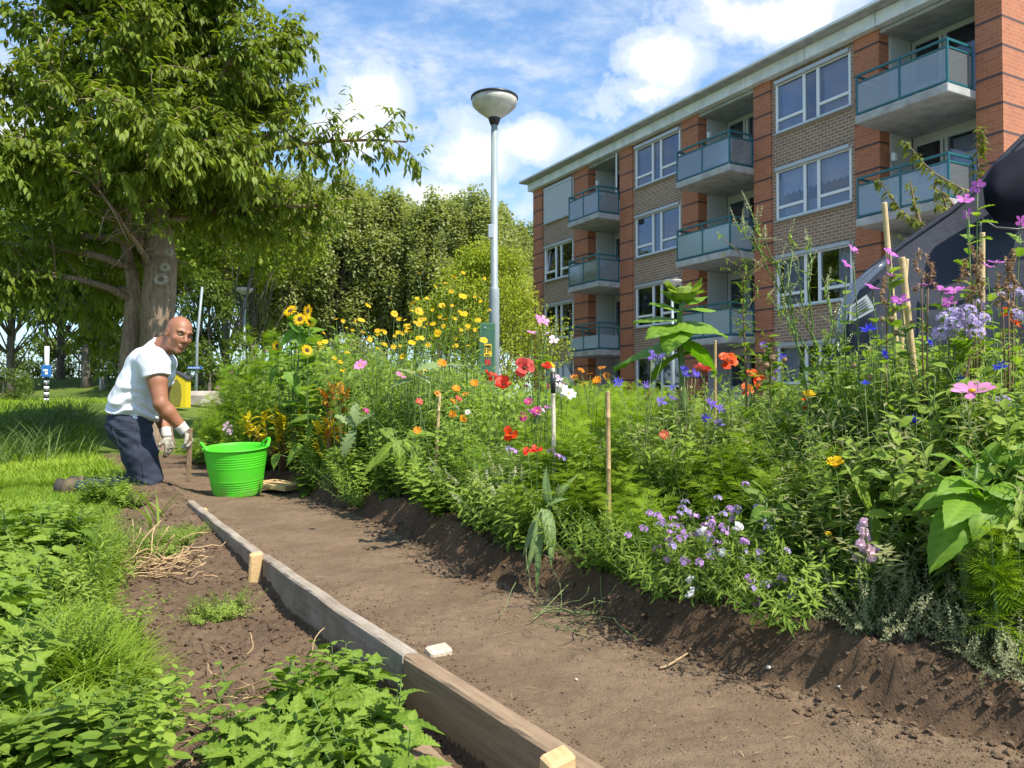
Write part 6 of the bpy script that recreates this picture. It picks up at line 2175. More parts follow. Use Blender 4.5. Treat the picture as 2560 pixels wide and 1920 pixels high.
# phacelia
FP('phacelia', 'lilac blooming plant before the lower part of the navy cover', 'phacelia', [(2040, 690), (2062, 680), (2085, 690), (2050, 712), (2075, 715), (2100, 700), (2035, 720), (2108, 722), (2120, 690), (2090, 672), (2060, 700)], 2.05, 'stem_brown', leafT=OVALL, leafm='leafy', per=14, scale=1.05, srad=.0014)
FP('phacelia', 'lilac blooms farthest right, above yellow-green pods', 'phacelia', [(2195, 680), (2205, 690), (2160, 640), (2190, 630), (2115, 660), (2210, 640)], 2.1, 'stem_brown', leafT=OVALL, leafm='leafy', per=14, scale=.85, srad=.0014)
FP('phacelia', 'dim lilac bloom right of the large pink cosmos', 'phacelia', [(2150, 868), (2170, 866)], 1.85, per=6, scale=.8, leafm='wiry')
# virginia stock at the front
def stock_patch(spots, Y, label):
    c = np.mean(spots, 0)
    spots = list(spots) + [(c[0] + rng.normal(0, 48), c[1] + rng.normal(0, 34)) for _ in range(7)]
    return FP('stock_plant', label, 'stock', spots, Y, leafT=SPOON, ls=(.02, .04), per=7, srad=.0011, scale=.85, group='purple and white stocks at the bed edge', face='up', dY=.03)
stock_patch([(1550, 1077), (1575, 1098), (1580, 1122), (1633, 1122), (1562, 1112), (1590, 1105)], 2.12, 'purple stock plant, highest of the front row')
stock_patch([(1525, 1135), (1535, 1142), (1515, 1150), (1505, 1155), (1528, 1152), (1540, 1130), (1500, 1115), (1480, 1085), (1485, 1105)], 2.10, 'densest purple stock plant below the brown cane foot')
stock_patch([(1428, 1128), (1390, 1142), (1425, 1135), (1455, 1120), (1445, 1165), (1450, 1150), (1420, 1185), (1470, 1140)], 2.12, 'purple stock plant nearest the brown cane')
stock_patch([(1608, 1170), (1612, 1172), (1540, 1195), (1475, 1210), (1480, 1215), (1510, 1215), (1530, 1200)], 1.98, 'purple stock plant in the middle of the front row')
stock_patch([(1690, 1250), (1652, 1265), (1658, 1262), (1735, 1262), (1640, 1302), (1632, 1300), (1728, 1258)], 1.80, 'lowest purple stock plant on bare soil by the silvery plant')
FP('stock_plant', 'white stock plant among the purple ones', 'whitestock', [(1590, 1135), (1595, 1137), (1520, 1145), (1560, 1190), (1563, 1192), (1545, 1205), (1600, 1210), (1675, 1205), (1645, 1120), (1635, 1210)], 2.02, leafT=SPOON, ls=(.02, .04), per=8, srad=.0012, group='purple and white stocks at the bed edge', face='up', dY=.03)
FP('stock_plant', 'white stock plant lowest at the crumbling soil edge', 'whitestock', [(1492, 1250), (1500, 1262), (1495, 1275), (1488, 1280), (1612, 1245)], 1.86, leafT=SPOON, ls=(.02, .04), per=8, srad=.0012, group='purple and white stocks at the bed edge', face='up', dY=.03)
FP('stock_plant', 'purple stock blooms beside the pale stick foot', 'stock', [(1190, 975), (1205, 985), (1215, 992), (1100, 970), (1110, 975), (1195, 1150)], 2.9, leafT=SPOON, ls=(.02, .04), per=6, srad=.0012, group='purple and white stocks at the bed edge')
FP('sweet_pea', 'pale pink sweet pea bloom standing in the silvery plant', 'sweetpea', [(1862, 1140), (1866, 1150), (1872, 1185), (1880, 1190), (1890, 1195), (1868, 1195), (1870, 1160), (1850, 1205), (1885, 1205), (1895, 1185), (1860, 1175), (1878, 1172), (1872, 1215), (1868, 1128)], 1.82, leafT=OVALL, ls=(.02, .04), per=3, scale=.5, face=CAMF)
FP('poppy_pod', 'brown poppy seed pods on thin stalks right of the scarlet poppies', 'pod', [(1668, 770), (1668, 775), (1640, 783), (1695, 778), (1655, 790)], 2.7, 'stem_pale', per=0, face='up', srad=.0015)
FP('poppy_pod', 'brown poppy seed pods in the grey-green plants left of the cover', 'pod', [(1845, 790), (1925, 690), (1935, 720), (1905, 690), (1970, 700), (1880, 815)], 2.2, 'stem_pale', per=0, face='up', srad=.0012, scale=.7)
# dry curled seed heads
def curls(label, spots, Y):
    base = ground_of(W(np.mean([s[0] for s in spots]), 900, Y))
    r = empty('dry_seed_plant', base)
    tag(r, label, 'plant', 'dry curled seed heads before the cover')
    st = MB()
    for x, y, s in spots:
        p = np.array(W(x, y, Y)) - base
        P = np.array([(p[0] * t, p[1] * t, p[2] * (1 - (1 - t) ** 1.4)) for t in np.linspace(0, 1, 8)])
        st.tube(P, np.linspace(.003, .002, 8), 5)
        g = MB()
        a = np.linspace(0, 1, 40)
        C = np.stack([.05 * s * np.sin(a * 5 + s * 3) * a, 0 * a + .01 * np.cos(a * 5), .085 * (1 - a) + .01 - .045 * a], -1) * .8 + p
        n = 130
        i = rng.integers(0, 39, n)
        g.scatter(leaf(.5, 2, .3, .2, 'oval'), C[i], frames(unit(rng.normal(0, 1, (n, 3)))), rng.uniform(.008, .015, n))
        g.build('seed_head', M['p_brown'], r)
    st.build('stems', M['stem_brown'], r, True)
curls('dry brown curled seed heads left before the grey loop of the cover', [(1990, 600, 1), (2005, 610, -1)], 2.15)
curls('group of dry brown seed heads around the upright cane', [(2090, 620, 1), (2108, 640, -.8), (2122, 600, .6), (2100, 590, -1)], 2.1)
curls('dry brown seed heads farthest right above the red poppy', [(2165, 650, 1), (2180, 640, -1), (2192, 600, .7), (2178, 615, .4)], 2.1)
curls('dry brown seed head beside the leaning tan cane', [(1915, 655, .8)], 2.2)

# big sunflower not yet open, white melilot, tall green stems
def big_leaf(W_, droop=.22, fold=.08, n=14, curl=.0):
    t = np.linspace(0, 1, n + 1)
    w = np.interp(t, [0, .05, .14, .28, .45, .7, .88, .96, 1], [.12, .55, .88, 1, .93, .62, .27, .1, .0]) * W_ / 2
    cols = []
    us = (-1, -.66, -.33, 0, .33, .66, 1)
    ph = rng.random() * 6
    for u in us:
        y = t - .07 * abs(u) * (t > 0) * (t < .3) + .05 * abs(u) * t * (1 - t) + (.010 * np.sin(t * 60 + ph) if abs(u) == 1 else 0)
        z = -droop * t ** 2 + fold * abs(u) * w * 1.6 - .25 * W_ * (u * u) * .35 * (1 + .5 * np.sin(ph + t * 5)) + .010 * np.sin((t - .28 * abs(u)) * 42) * (abs(u) > 0) * W_ * 1.4 + .05 * W_ * np.sin(t * 6 + ph + u) * abs(u)
        cols.append(np.stack([u * w * (1 + (.05 * np.sin(t * 47 + ph) if abs(u) == 1 else 0)), y, z + (.03 * W_ if u == 0 else 0) * -1], -1))
    k = n + 1
    i = np.arange(n)
    Fq = np.concatenate([np.stack([c * k + i, (c + 1) * k + i, (c + 1) * k + i + 1, c * k + i + 1], -1) for c in range(len(us) - 1)])
    tone = np.concatenate([np.where(abs(u) < .01, .7, .38 * np.sin((t - .28 * abs(u)) * 42)) for u in us])
    return np.concatenate(cols), Fq, tone

def blade(mb, p0, p1, width, up=(0, 0, 1), droop=.25, T=None, c=.5, fold=.15):
    p0, p1 = np.array(p0), np.array(p1)
    ln = np.linalg.norm(p1 - p0)
    t = T or big_leaf(width / ln, droop, fold)
    mb.scatter(t, p0[None], frames((p1 - p0)[None], np.array(up, float)[None]), ln, 0, np.array([c]))
def big_sunflower():
    Y = 3.05
    base = ground_of(W(1474, 900, Y))
    r = empty('sunflower', base)
    tag(r, 'big unopened sunflower with huge bright leaves in front of the balconies', 'flower')
    Q = lambda x, y, d=0: np.array(W(x, y, Y + d)) - base
    st, lf = MB(), MB()
    st.tube([np.zeros(3), Q(1478, 900), Q(1474, 800), Q(1466, 720), Q(1470, 672), Q(1478, 645)], [.014, .0135, .0125, .012, .010, .012], 9)
    L_ = [((1470, 672), (1408, 645), .06, .0, .9), ((1476, 668), (1545, 660), .06, -.05, .8), ((1466, 690), (1370, 680), .09, .05, .75), ((1470, 700), (1395, 712), .10, -.12, .6), ((1472, 695), (1575, 712), .13, -.10, .95), ((1470, 735), (1318, 770), .15, .12, .35),
          ((1474, 730), (1560, 790), .15, .10, .2), ((1470, 655), (1435, 622), .05, .03, .7), ((1480, 655), (1528, 632), .05, .03, .7), ((1470, 705), (1440, 745), .09, -.18, .5), ((1478, 715), (1520, 690), .07, .2, .6), ((1470, 760), (1400, 800), .12, .15, .3)]
    for a, b, w, d, c in L_:
        blade(lf, Q(*a), Q(*b, d), w * 1.4, (rng.normal(0, .12), -.30, 1), .14, c=c, fold=.06)
    st.build('stem', M['stem_green'], r, True)
    lf.build('leaves', M['sunleaf'], r, True)
    hd = MB()
    c = Q(1478, 636)
    hd.lathe([(0, -.03), (.03, -.02), (.05, 0), (.045, .02), (.02, .03), (0, .032)], 14, c)
    n = 34
    a = rng.random(n) * 6.28
    rad = np.stack([np.cos(a), np.sin(a), 0 * a], -1)
    hd.scatter(leaf(.4, 3, .15, -.2, 'lance'), c + rad * .035, frames(unit(rad + np.stack([0 * a, 0 * a, rng.uniform(-.2, 1.1, n)], -1))), rng.uniform(.045, .075, n))
    hd.build('flower_bud', M['leafy_light'], r)
big_sunflower()
def melilot(label, paths, Y, name='white_melilot'):
    base = ground_of(W(paths[0][0][0], 900, Y))
    r = empty(name, base)
    tag(r, label, 'plant', 'white melilot sprays')
    Q = lambda x, y: np.array(W(x, y, Y + rng.normal(0, .02))) - base
    st, lf, n = MB(), MB(), 0
    for pa in paths:
        P = np.array([Q(*q) for q in pa])
        t = np.linspace(0, len(P) - 1, 22)
        P = np.stack([np.interp(t, np.arange(len(P)), P[:, k]) for k in range(3)], -1)
        P[1:-1] += rng.normal(0, .003, P[1:-1].shape)
        st.tube(P, np.linspace(.004, .0012, 22), 5)
        m = 34
        i = rng.integers(0, 21, m)
        lf.scatter(SPOON, P[i], frames(unit(rng.normal(0, 1, (m, 3)) + (0, 0, .3))), rng.uniform(.018, .04, m))
        for k in (21, 17, 14, 11, 8):
            if n < 40:
                d = unit(rng.normal(0, .5, 3) + (0, 0, 1.))
                if k < 21:
                    e = P[k] + d * .03
                    st.tube([P[k], e], .0009, 4); 
                else:
                    e = P[k]
                bloom(r, 'melilot', e + base, base, d, rng.uniform(.7, 1.25)); n += 1
    st.build('stems', M['stem_green'], r, True)
    lf.build('leaves', M['leafy_light'], r)
melilot('white melilot with the highest spray, curved before the middle brick pier', [[(1745, 850), (1720, 720), (1680, 580), (1640, 500), (1620, 450)], [(1720, 720), (1700, 620), (1712, 540), (1708, 500)], [(1680, 580), (1620, 520), (1590, 482)], [(1740, 800), (1690, 640), (1640, 540), (1632, 490)]], 2.7)
melilot('white melilot with nodding sprays before the ground floor window', [[(1770, 870), (1760, 760), (1730, 640), (1722, 560)], [(1760, 760), (1745, 620), (1752, 560), (1748, 520)], [(1775, 800), (1800, 700), (1785, 640), (1790, 610)], [(1790, 830), (1820, 760), (1822, 680)], [(1762, 780), (1700, 690), (1660, 640)]], 2.6)
def tall_herb(label, path, Y, mat='leafy', ls=(.05, .09), T=LANCE, n=70, smat='stem_brown', name='tall_herb', spikes=0, sr=.005):
    base = ground_of(W(path[0][0], 900, Y))
    r = empty(name, base)
    tag(r, label, 'plant')
    P = np.array([np.zeros(3)] + [np.array(W(x, y, Y)) - base for x, y in path])
    t = np.linspace(0, len(P) - 1, 24)
    P = np.stack([np.interp(t, np.arange(len(P)), P[:, k]) for k in range(3)], -1)
    st, lf = MB(), MB()
    st.tube(P, np.linspace(sr, sr * .3, 24), 6)
    i = rng.integers(4, 23, n)
    d = unit(rng.normal(0, 1, (n, 3)) * (1, 1, .35) + (0, 0, .35))
    lf.scatter(T, P[i], frames(d), rng.uniform(*ls, n) * np.interp(i, [4, 23], [1.15, .5]))
    for k in range(spikes):
        q = P[rng.integers(10, 24)]
        e = q + unit(rng.normal(0, 1, 3) * (1, 1, .3) + (0, 0, .8)) * rng.uniform(.06, .14)
        st.tube([q, e], [.0018, .001], 4)
        m = 12
        lf.scatter(SPOON, q + (e - q) * rng.random((m, 1)), frames(unit(rng.normal(0, 1, (m, 3)) + (0, 0, .6))), rng.uniform(.015, .03, m))
    st.build('stem', M[smat], r, True)
    lf.build('leaves', M[mat], r)
tall_herb('tall red-stemmed herb right of the big sunflower', [(1612, 840), (1608, 740), (1605, 640), (1597, 545)], 2.75, n=90, ls=(.05, .08), spikes=16)
tall_herb('tall bushy herb left of the white melilot, below the brick pier', [(1665, 860), (1660, 780), (1668, 720)], 2.8, n=60, ls=(.05, .085), T=OVALL)
tall_herb('leafy herb right of the white melilot before the ground floor window', [(1780, 890), (1800, 830), (1790, 770), (1785, 745)], 2.5, n=60, ls=(.03, .055), T=OVALL, spikes=14, smat='stem_green')
tall_herb('dark stemmed shrubby herb right of the leaning tan cane', [(2095, 940), (2075, 860), (2095, 780), (2110, 720)], 2.0, n=40, ls=(.03, .05), T=OVALL, sr=.006)
tall_herb('feathery plant standing above the others behind the tub', [(540, 830), (545, 760), (535, 705)], 6.6, 'feather', (.10, .16), FROND, 70, 'stem_green')
tall_herb('feathery plant left of the lowest sunflower', [(575, 800), (590, 740), (585, 715)], 6.5, 'feather', (.10, .16), FROND, 70, 'stem_green')
tall_herb('feathery plant lowest at the bed end behind the tub', [(505, 880), (498, 830), (492, 795)], 6.7, 'feather', (.10, .16), FROND, 60, 'stem_green')
tall_herb('feathery plant at the right edge before the silvery plants', [(2150, 1290), (2145, 1220), (2140, 1120)], 1.62, 'feather', (.05, .09), FROND, 90, 'stem_green')
tall_herb('feathery plant at the right edge with a pink bud', [(2205, 1290), (2200, 1210), (2205, 1110)], 1.66, 'feather', (.05, .09), FROND, 80, 'stem_green')

# explicit broad leaved plants near the front
def broad(label, mat, Y, root_xy, leaves, name='broad_leaved_plant', stems='stem_green', sr=.004, T=None, droop=.3):
    Y = fitY(root_xy[0], Y)
    base = ground_of(W(root_xy[0], root_xy[1], Y))
    r = empty(name, base)
    tag(r, label, 'plant')
    st, lf = MB(), MB()
    for (x0, y0), (x1, y1), w, d in leaves:
        a = np.array(W(x0, y0, Y + d * .4)) - base
        b = np.array(W(x1, y1, Y + d)) - base
        st.tube([np.zeros(3), a * np.array((.5, .5, .7)), a], [sr, sr * .9, sr * .6], 6)
        blade(lf, a, b, w * (.85 if name == 'young_sunflower' else .66), (rng.normal(.1, .2), rng.normal(-.5, .25), 1), droop, T, rng.uniform(.1, .6))
    st.build('stems', M[stems], r, True)
    lf.build('leaves', M[mat], r, True)
broad('young sunflower with large smooth leaves at the right edge', 'sunleaf', 1.75, (2090, 1200),
      [((2080, 1010), (2030, 960), .05, -.05), ((2090, 1060), (1985, 1075), .07, -.05), ((2100, 1040), (2040, 1035), .07, -.12), ((2100, 1040), (2155, 985), .06, 0), ((2120, 1020), (2190, 990), .08, .03), ((2130, 1050), (2200, 1060), .09, -.1), ((2075, 1100), (2022, 1215), .095, -.12),
       ((2090, 1080), (2060, 1100), .08, -.18), ((2110, 1080), (2095, 1010), .06, -.1), ((2140, 1000), (2150, 950), .05, 0), ((2170, 1040), (2235, 1080), .09, -.08), ((2060, 1130), (1985, 1110), .05, .03), ((2150, 1060), (2180, 1130), .07, -.1), ((2110, 1000), (2075, 950), .05, .0), ((2130, 1080), (2120, 1150), .08, -.12), ((2180, 1010), (2220, 950), .06, 0), ((2060, 1060), (2020, 1010), .05, 0), ((2160, 1090), (2210, 1150), .08, -.05), ((2090, 1130), (2060, 1190), .07, -.1)], 'young_sunflower', sr=.006)
broad('blue-green plant with drooping strap leaves at the bed edge', 'glaucous', 2.55, (1170, 1180),
      [((1185, 1090), (1220, 1065), .05, -.05), ((1175, 1100), (1145, 1230), .05, -.18), ((1180, 1100), (1205, 1205), .07, -.20), ((1170, 1110), (1120, 1190), .05, -.1), ((1190, 1090), (1250, 1130), .07, 0), ((1185, 1085), (1170, 1010), .05, 0), ((1170, 1130), (1150, 1270), .04, -.2), ((1195, 1085), (1240, 1010), .05, .05)], T=None, droop=.35)
broad('dark glossy leaved plant in the shade between feathery plants', 'leafy_dark', 2.1, (1660, 1110), [((1650, 1080), (1610, 1045), .06, 0), ((1655, 1070), (1640, 1030), .07, -.05), ((1670, 1080), (1690, 1040), .06, -.05), ((1660, 1100), (1625, 1110), .07, -.1), ((1680, 1090), (1720, 1100), .06, -.06)])
broad('upright strap leaved plant left of the young sunflower', 'leafy', 1.95, (1880, 1150), [((1880, 1110), (1850, 1000), .04, 0), ((1890, 1110), (1905, 1190), .04, -.1), ((1885, 1100), (1870, 1060), .05, -.05), ((1900, 1130), (1960, 1190), .05, -.08), ((1890, 1080), (1840, 1130), .05, .02)], T=leaf(.22, 6, .25, .35, 'lance'))
broad('grey lobed thistle-like plant in front of the yellow daisies', 'thistle', 4.1, (765, 960), [((764, 925), (768, 870), .10, 0), ((765, 930), (735, 980), .12, -.1), ((770, 920), (800, 885), .10, 0), ((760, 920), (728, 890), .10, 0)], 'thistle_plant', T=leaf(.45, 12, .2, .3, 'oval', teeth=.35))
broad('large grey leaf clump above the thistle-like plant', 'thistle', 4.5, (920, 860), [((930, 830), (870, 780), .10, 0), ((900, 800), (960, 775), .09, 0), ((895, 820), (840, 825), .10, 0), ((960, 790), (1030, 780), .09, .05)], 'thistle_plant', T=leaf(.35, 12, .2, .3, 'oval', teeth=.3))
broad('grey-green heart leaved plant under the topmost sunflowers', 'sunleaf', 5.7, (630, 860), [((640, 720), (672, 755), .17, -.05), ((640, 715), (590, 745), .15, -.05), ((650, 720), (700, 700), .13, 0), ((600, 790), (570, 830), .14, 0), ((620, 800), (655, 850), .15, -.1), ((580, 790), (610, 770), .13, -.1)])
broad('dark broad leaved plant at the soil edge right of the tub', 'leafy_dark', 5.0, (700, 960), [((690, 900), (650, 940), .12, 0), ((700, 920), (690, 1000), .12, -.1), ((680, 900), (620, 900), .12, 0), ((710, 900), (750, 950), .10, 0), ((650, 960), (610, 1000), .10, -.1), ((600, 980), (585, 1010), .1, -.1)])
broad('green toothed leaf plant at the soil edge, midway along the bed', 'leafy', 4.3, (860, 960), [((850, 960), (800, 1000), .12, -.1), ((860, 950), (870, 1020), .11, -.15), ((870, 950), (930, 1000), .11, -.1), ((850, 940), (820, 920), .11, 0), ((880, 940), (940, 925), .10, 0), ((900, 960), (900, 1030), .10, -.2), ((830, 980), (775, 1020), .08, -.1)])

def shrub(label, mat, Y, cx, cy, n, spread, ls, name='small_shrub', smat='stem_brown', hz=.5, T=None):
    Y = fitY(cx, Y)
    base = ground_of(W(cx, cy, Y))
    r = empty(name, base)
    tag(r, label, 'shrub')
    st, lf = MB(), MB()
    for k in range(n):
        a = k * 2.4
        d = np.array((math.cos(a) * spread, math.sin(a) * spread * .6, 1))
        P = curve((0, 0, 0), d, hz * rng.uniform(.75, 1.05), 6, (0, 0, .3), .2)
        st.tube(P, np.linspace(.006, .002, 7), 5)
        m = 22
        t = np.concatenate([rng.uniform(2.2, 5.2, 8), rng.uniform(5.2, 6, m - 8)])
        i = np.minimum(t.astype(int), 5)
        pos = P[i] + (P[i + 1] - P[i]) * (t - i)[:, None]
        lf.scatter(T or leaf(.42, 3, .2, .15, 'oval'), pos, frames(unit(rng.normal(0, .8, (m, 3)) + unit(P[-1] - P[-2]) * .9)), rng.uniform(*ls, m))
    st.build('stems', M[smat], r, True)
    lf.build('leaves', M[mat], r)
shrub('yellow leaved small shrub at the bed edge behind the green tub', 'yellowleaf', 5.35, 612, 1000, 15, .65, (.06, .10), hz=.52)
shrub('shrub with yellow and rust coloured leaves at the bed edge', 'yellowleaf', 4.75, 708, 1015, 5, .25, (.06, .10), hz=.38)
shrub('thin shrub topped with rusty orange leaves behind the yellow one', 'rustleaf', 4.7, 712, 1010, 4, .22, (.06, .09), hz=.66)

# ------------------------------------------------------------------ left side: nettles, thistles, grass
def nettle_leaf():
    n = 12
    t = np.linspace(0, 1, n + 1)
    w = np.interp(t, [0, .06, .2, .4, .7, .9, 1], [.05, .7, 1, .9, .5, .18, .0]) * .30
    tooth = np.where(np.arange(n + 1) % 2, 1.16, .90)
    cols = []
    for u in (-1, -.5, 0, .5, 1):
        k = tooth if abs(u) == 1 else 1
        y = t + (.035 * (np.arange(n + 1) % 2) - .05 * 1 if abs(u) == 1 else (-.012 if abs(u) == .5 else 0)) * (t > 0) * (t < 1)
        z = -.35 * t ** 2 + .10 * abs(u) * w * 2 + (.022 * np.sin(t * 34 + (0 if abs(u) == .5 else 1.6)) if abs(u) == .5 else 0)
        cols.append(np.stack([u * w * k, y, z + 0 * t], -1))
    V = np.concatenate(cols)
    k = n + 1
    i = np.arange(n)
    Fq = np.concatenate([np.stack([c * k + i, (c + 1) * k + i, (c + 1) * k + i + 1, c * k + i + 1], -1) for c in range(4)])
    tone = np.concatenate([np.where(u == 0, .35, (.16 if abs(u) == .5 else -.05) * np.sin(t * 34)) for u in (-1, -.5, 0, .5, 1)])
    return V, Fq, tone
NET = nettle_leaf()
def nettle(h, n_st=3, spread=.6, ls=(.065, .11), nodes=7, mat='nettle'):
    r = empty('nettle_plant')
    st, lf = MB(), MB()
    for s in range(n_st):
        a = rng.random() * 6.28
        sp = spread * rng.uniform(.3, 1)
        P = curve((rng.normal(0, .02), rng.normal(0, .02), -.01), (math.cos(a) * sp, math.sin(a) * sp, 1), h * rng.uniform(.75, 1.1), 8, (0, 0, .5), .15)
        st.tube(P, np.linspace(.0028, .0016, 9), 6)
        a0 = rng.random() * 3
        for k in range(nodes):
            t = .18 + .82 * k / (nodes - 1)
            i = min(int(t * 8), 7)
            q = P[i] + (P[i + 1] - P[i]) * (t * 8 - i)
            T = unit(P[i + 1] - P[i])
            e1 = unit(np.cross(T, (0.2, 1, .3))); e2 = np.cross(T, e1)
            f = np.interp(k, [0, nodes * .5, nodes - 2, nodes - 1], [.75, 1.15, .85, .45])
            for sg in (0, math.pi):
                b = a0 + k * math.pi / 2 + sg + rng.normal(0, .2)
                rd = e1 * math.cos(b) + e2 * math.sin(b)
                o = np.interp(k, [0, nodes - 1], [1.0, .55]) + rng.normal(0, .12)
                d = unit(rd * o + T * .25)
                ss = rng.uniform(*ls) * f
                pet = q + d * ss * .22
                st.tube([q, pet], .0011, 4)
                lf.scatter(NET, pet[None], frames(d[None], (T + rng.normal(0, .18, 3))[None]), ss, 0, np.array([np.clip(.2 + .6 * k / nodes + rng.normal(0, .2), 0, 1)]))
    st.build('stems', M['stem_green'], r, True)
    lf.build('leaves', M[mat], r)
    return r
NETP = [nettle(.24, 4, 1.0), nettle(.20, 4, 1.2), nettle(.28, 3, .7), nettle(.16, 5, 1.5)]
def rosette(nl, ln, mat='sow', wdt=.30, teeth=.30):
    r = empty('thistle_plant')
    lf = MB()
    T = leaf(wdt, 14, .22, .45, 'oval', teeth=teeth, wave=.1)
    a = np.arange(nl) * 2.4 + rng.normal(0, .2, nl)
    el = rng.uniform(.35, 1.25, nl)
    d = np.stack([np.cos(a) * np.cos(el), np.sin(a) * np.cos(el), np.sin(el)], -1)
    lf.scatter(T, np.zeros((nl, 3)), frames(d), rng.uniform(.6, 1.1, nl) * ln)
    lf.build('leaves', M[mat], r)
    g = MB(); g.tube([(0, 0, -.02), (0, 0, .03)], .007, 6); g.build('stem', M['stem_pale'], r)
    return r
ROS = [rosette(11, .20), rosette(9, .24), rosette(10, .17, 'nettle', .34, .2)]
TUF = []
def tuft(n, h, w, mat='grass'):
    r = empty('grass_tuft')
    g = MB()
    a = rng.random(n) * 6.28
    el = rng.uniform(.75, 1.45, n)
    d = np.stack([np.cos(a) * np.cos(el), np.sin(a) * np.cos(el), np.sin(el)], -1)
    pos = rng.normal(0, .018, (n, 3)) * (1, 1, 0)
    g.scatter(leaf(w, 7, .12, .45, 'strap'), pos, frames(d), rng.uniform(.5, 1.1, n) * h)
    g.build('blades', M[mat], r)
    return r
TUF = [tuft(5, .34, .05), tuft(4, .42, .055), tuft(5, .30, .045)]
used2 = set()
def put2(protos_, X, Y, s, label, cat, group, dz=0):
    i = rng.integers(len(protos_))
    key = (id(protos_), i)
    o = protos_[i] if key not in used2 else copy_tree(protos_[i])
    used2.add(key)
    o.location = (X, Y, float(gz(X, Y)) + dz)
    o.rotation_euler = (rng.normal(0, .12), rng.normal(0, .12), rng.uniform(0, 6.28))
    o.scale = (s,) * 3
    tag(o, label, cat, group)
    return o
def on_ground(x, y):
    """where the ray through a photo position first meets the ground"""
    Y = np.geomspace(1.0, 40, 700)
    d = np.array(W(x, y, 1.0)) - (0, 0, CAM_H)
    P = d[None] * Y[:, None] + (0, 0, CAM_H)
    k = int(np.argmax(P[:, 2] <= gz(P[:, 0], P[:, 1])))
    return Vector(P[k])
# nettle clump in front of the nearest board (foot positions)
for x, y, s in [(680, 1590, .95), (760, 1600, 1.0), (660, 1640, 1.0), (800, 1640, 1.0), (720, 1690, 1.0), (600, 1680, .95), (800, 1720, .9), (560, 1620, .8), (540, 1720, 1.0), (640, 1740, 1.0), (740, 1760, 1.0), (840, 1790, .9), (790, 1560, .8), (630, 1580, .75), (700, 1530, .7), (480, 1690, .8), (760, 1520, .65)]:
    p = on_ground(x, y)
    put2(NETP, p.x, p.y, s * .80, 'nettle with toothed bright leaves in the clump against the nearest edging board', 'nettle', 'nettles by the board')
# corner mass of nettles and thistles
rg = np.random.default_rng(5)
nn = 0
for k in range(400):
    Y = rg.uniform(1.28, 1.98) if k % 2 else rg.uniform(1.9, 3.4)
    X = float(grs_x(Y)) - (.32 if Y < 2.7 else .18) - rg.random() * (.95 if Y < 1.95 else .22)
    p = px_of(X, Y)
    if p < -160 or nn > 108:
        continue
    dd = float(grs_x(Y)) - X
    if Y > 2.3 and dd > .40 and rg.random() < .75:
        continue
    if rg.random() < .22:
        put2(ROS, X, Y, rg.uniform(.75, 1.1), 'thistle rosette with long jagged leaves among the nettles %s' % ('in the near corner' if Y < 1.9 else 'along the dug soil'), 'thistle', 'jagged thistle rosettes on the left')
    else:
        put2(NETP, X, Y, rg.uniform(.75, 1.05), 'nettle with toothed leaves %s' % ('in the dense patch filling the near corner' if Y < 1.8 else 'in the fringe between grass and dug soil'), 'nettle', 'nettles along the grass')
    nn += 1
for k in range(34):
    Y = rg.uniform(1.3, 3.6)
    X = float(grs_x(Y)) - rg.uniform(.02, .75 if Y < 2.2 else .4)
    if px_of(X, Y) < -120:
        continue
    kd = ('leafy', 'lance', 'cover', 'small', 'leafy_dark')[rg.integers(5)]
    place(kd, X, Y, rg.uniform(.4, .6) if kd != 'cover' else 1.0, rg.uniform(.16, .26) / NAT_H[kd], '%s among the nettles %s' % (ADJ[kd].replace('plant', 'weed'), 'in the near corner' if Y < 2.0 else 'beside the dug soil'), 'weed', 'mixed weeds among the nettles')
for x, y, s, lab in [(135, 1290, .75, 'tall reed-like grass blades rising from the lawn edge'), (20, 1560, .45, 'arching broad grass blades in the near corner'), (335, 1140, .9, 'upright pale grass blades between the man and the far plank end'), (345, 1120, .8, 'second clump of pale grass blades by the kneeling man'), ]:
    p = on_ground(x, y)
    put2(TUF, p.x, p.y, s, lab, 'grass clump', None)
for x, y, s, lab in [(230, 1085, .9, 'bushy green weed hiding the boots of the man'), (265, 1095, .8, 'bushy green weed in front of the shins of the man'), (195, 1095, .9, 'bushy weed beside the boot sole'), (285, 1100, .6, 'small weed right in front of the knees of the man')]:
    p = on_ground(x, y)
    place('leafy', p.x, p.y, .40, .30 * s, lab, 'weed', 'weeds around the kneeling man')
for x, y, s, lab in [(330, 1180, .35, 'wilted pulled weeds on the dug soil below the far plank'), (380, 1175, .3, 'pulled weeds beside the far grey plank'), (410, 1155, .25, 'small pulled weed nearest the far plank'), (480, 1325, .3, 'small weed tuft lying mid way on the dug soil'), (350, 1200, .35, 'pulled weeds next to the straw heap'), (460, 1340, .25, 'tiny weed on the dug soil near the mid plank')]:
    p = on_ground(x, y)
    place('cover_light', p.x, p.y, .7, s * 1.6, lab, 'weed', 'pulled weeds on the dug soil')

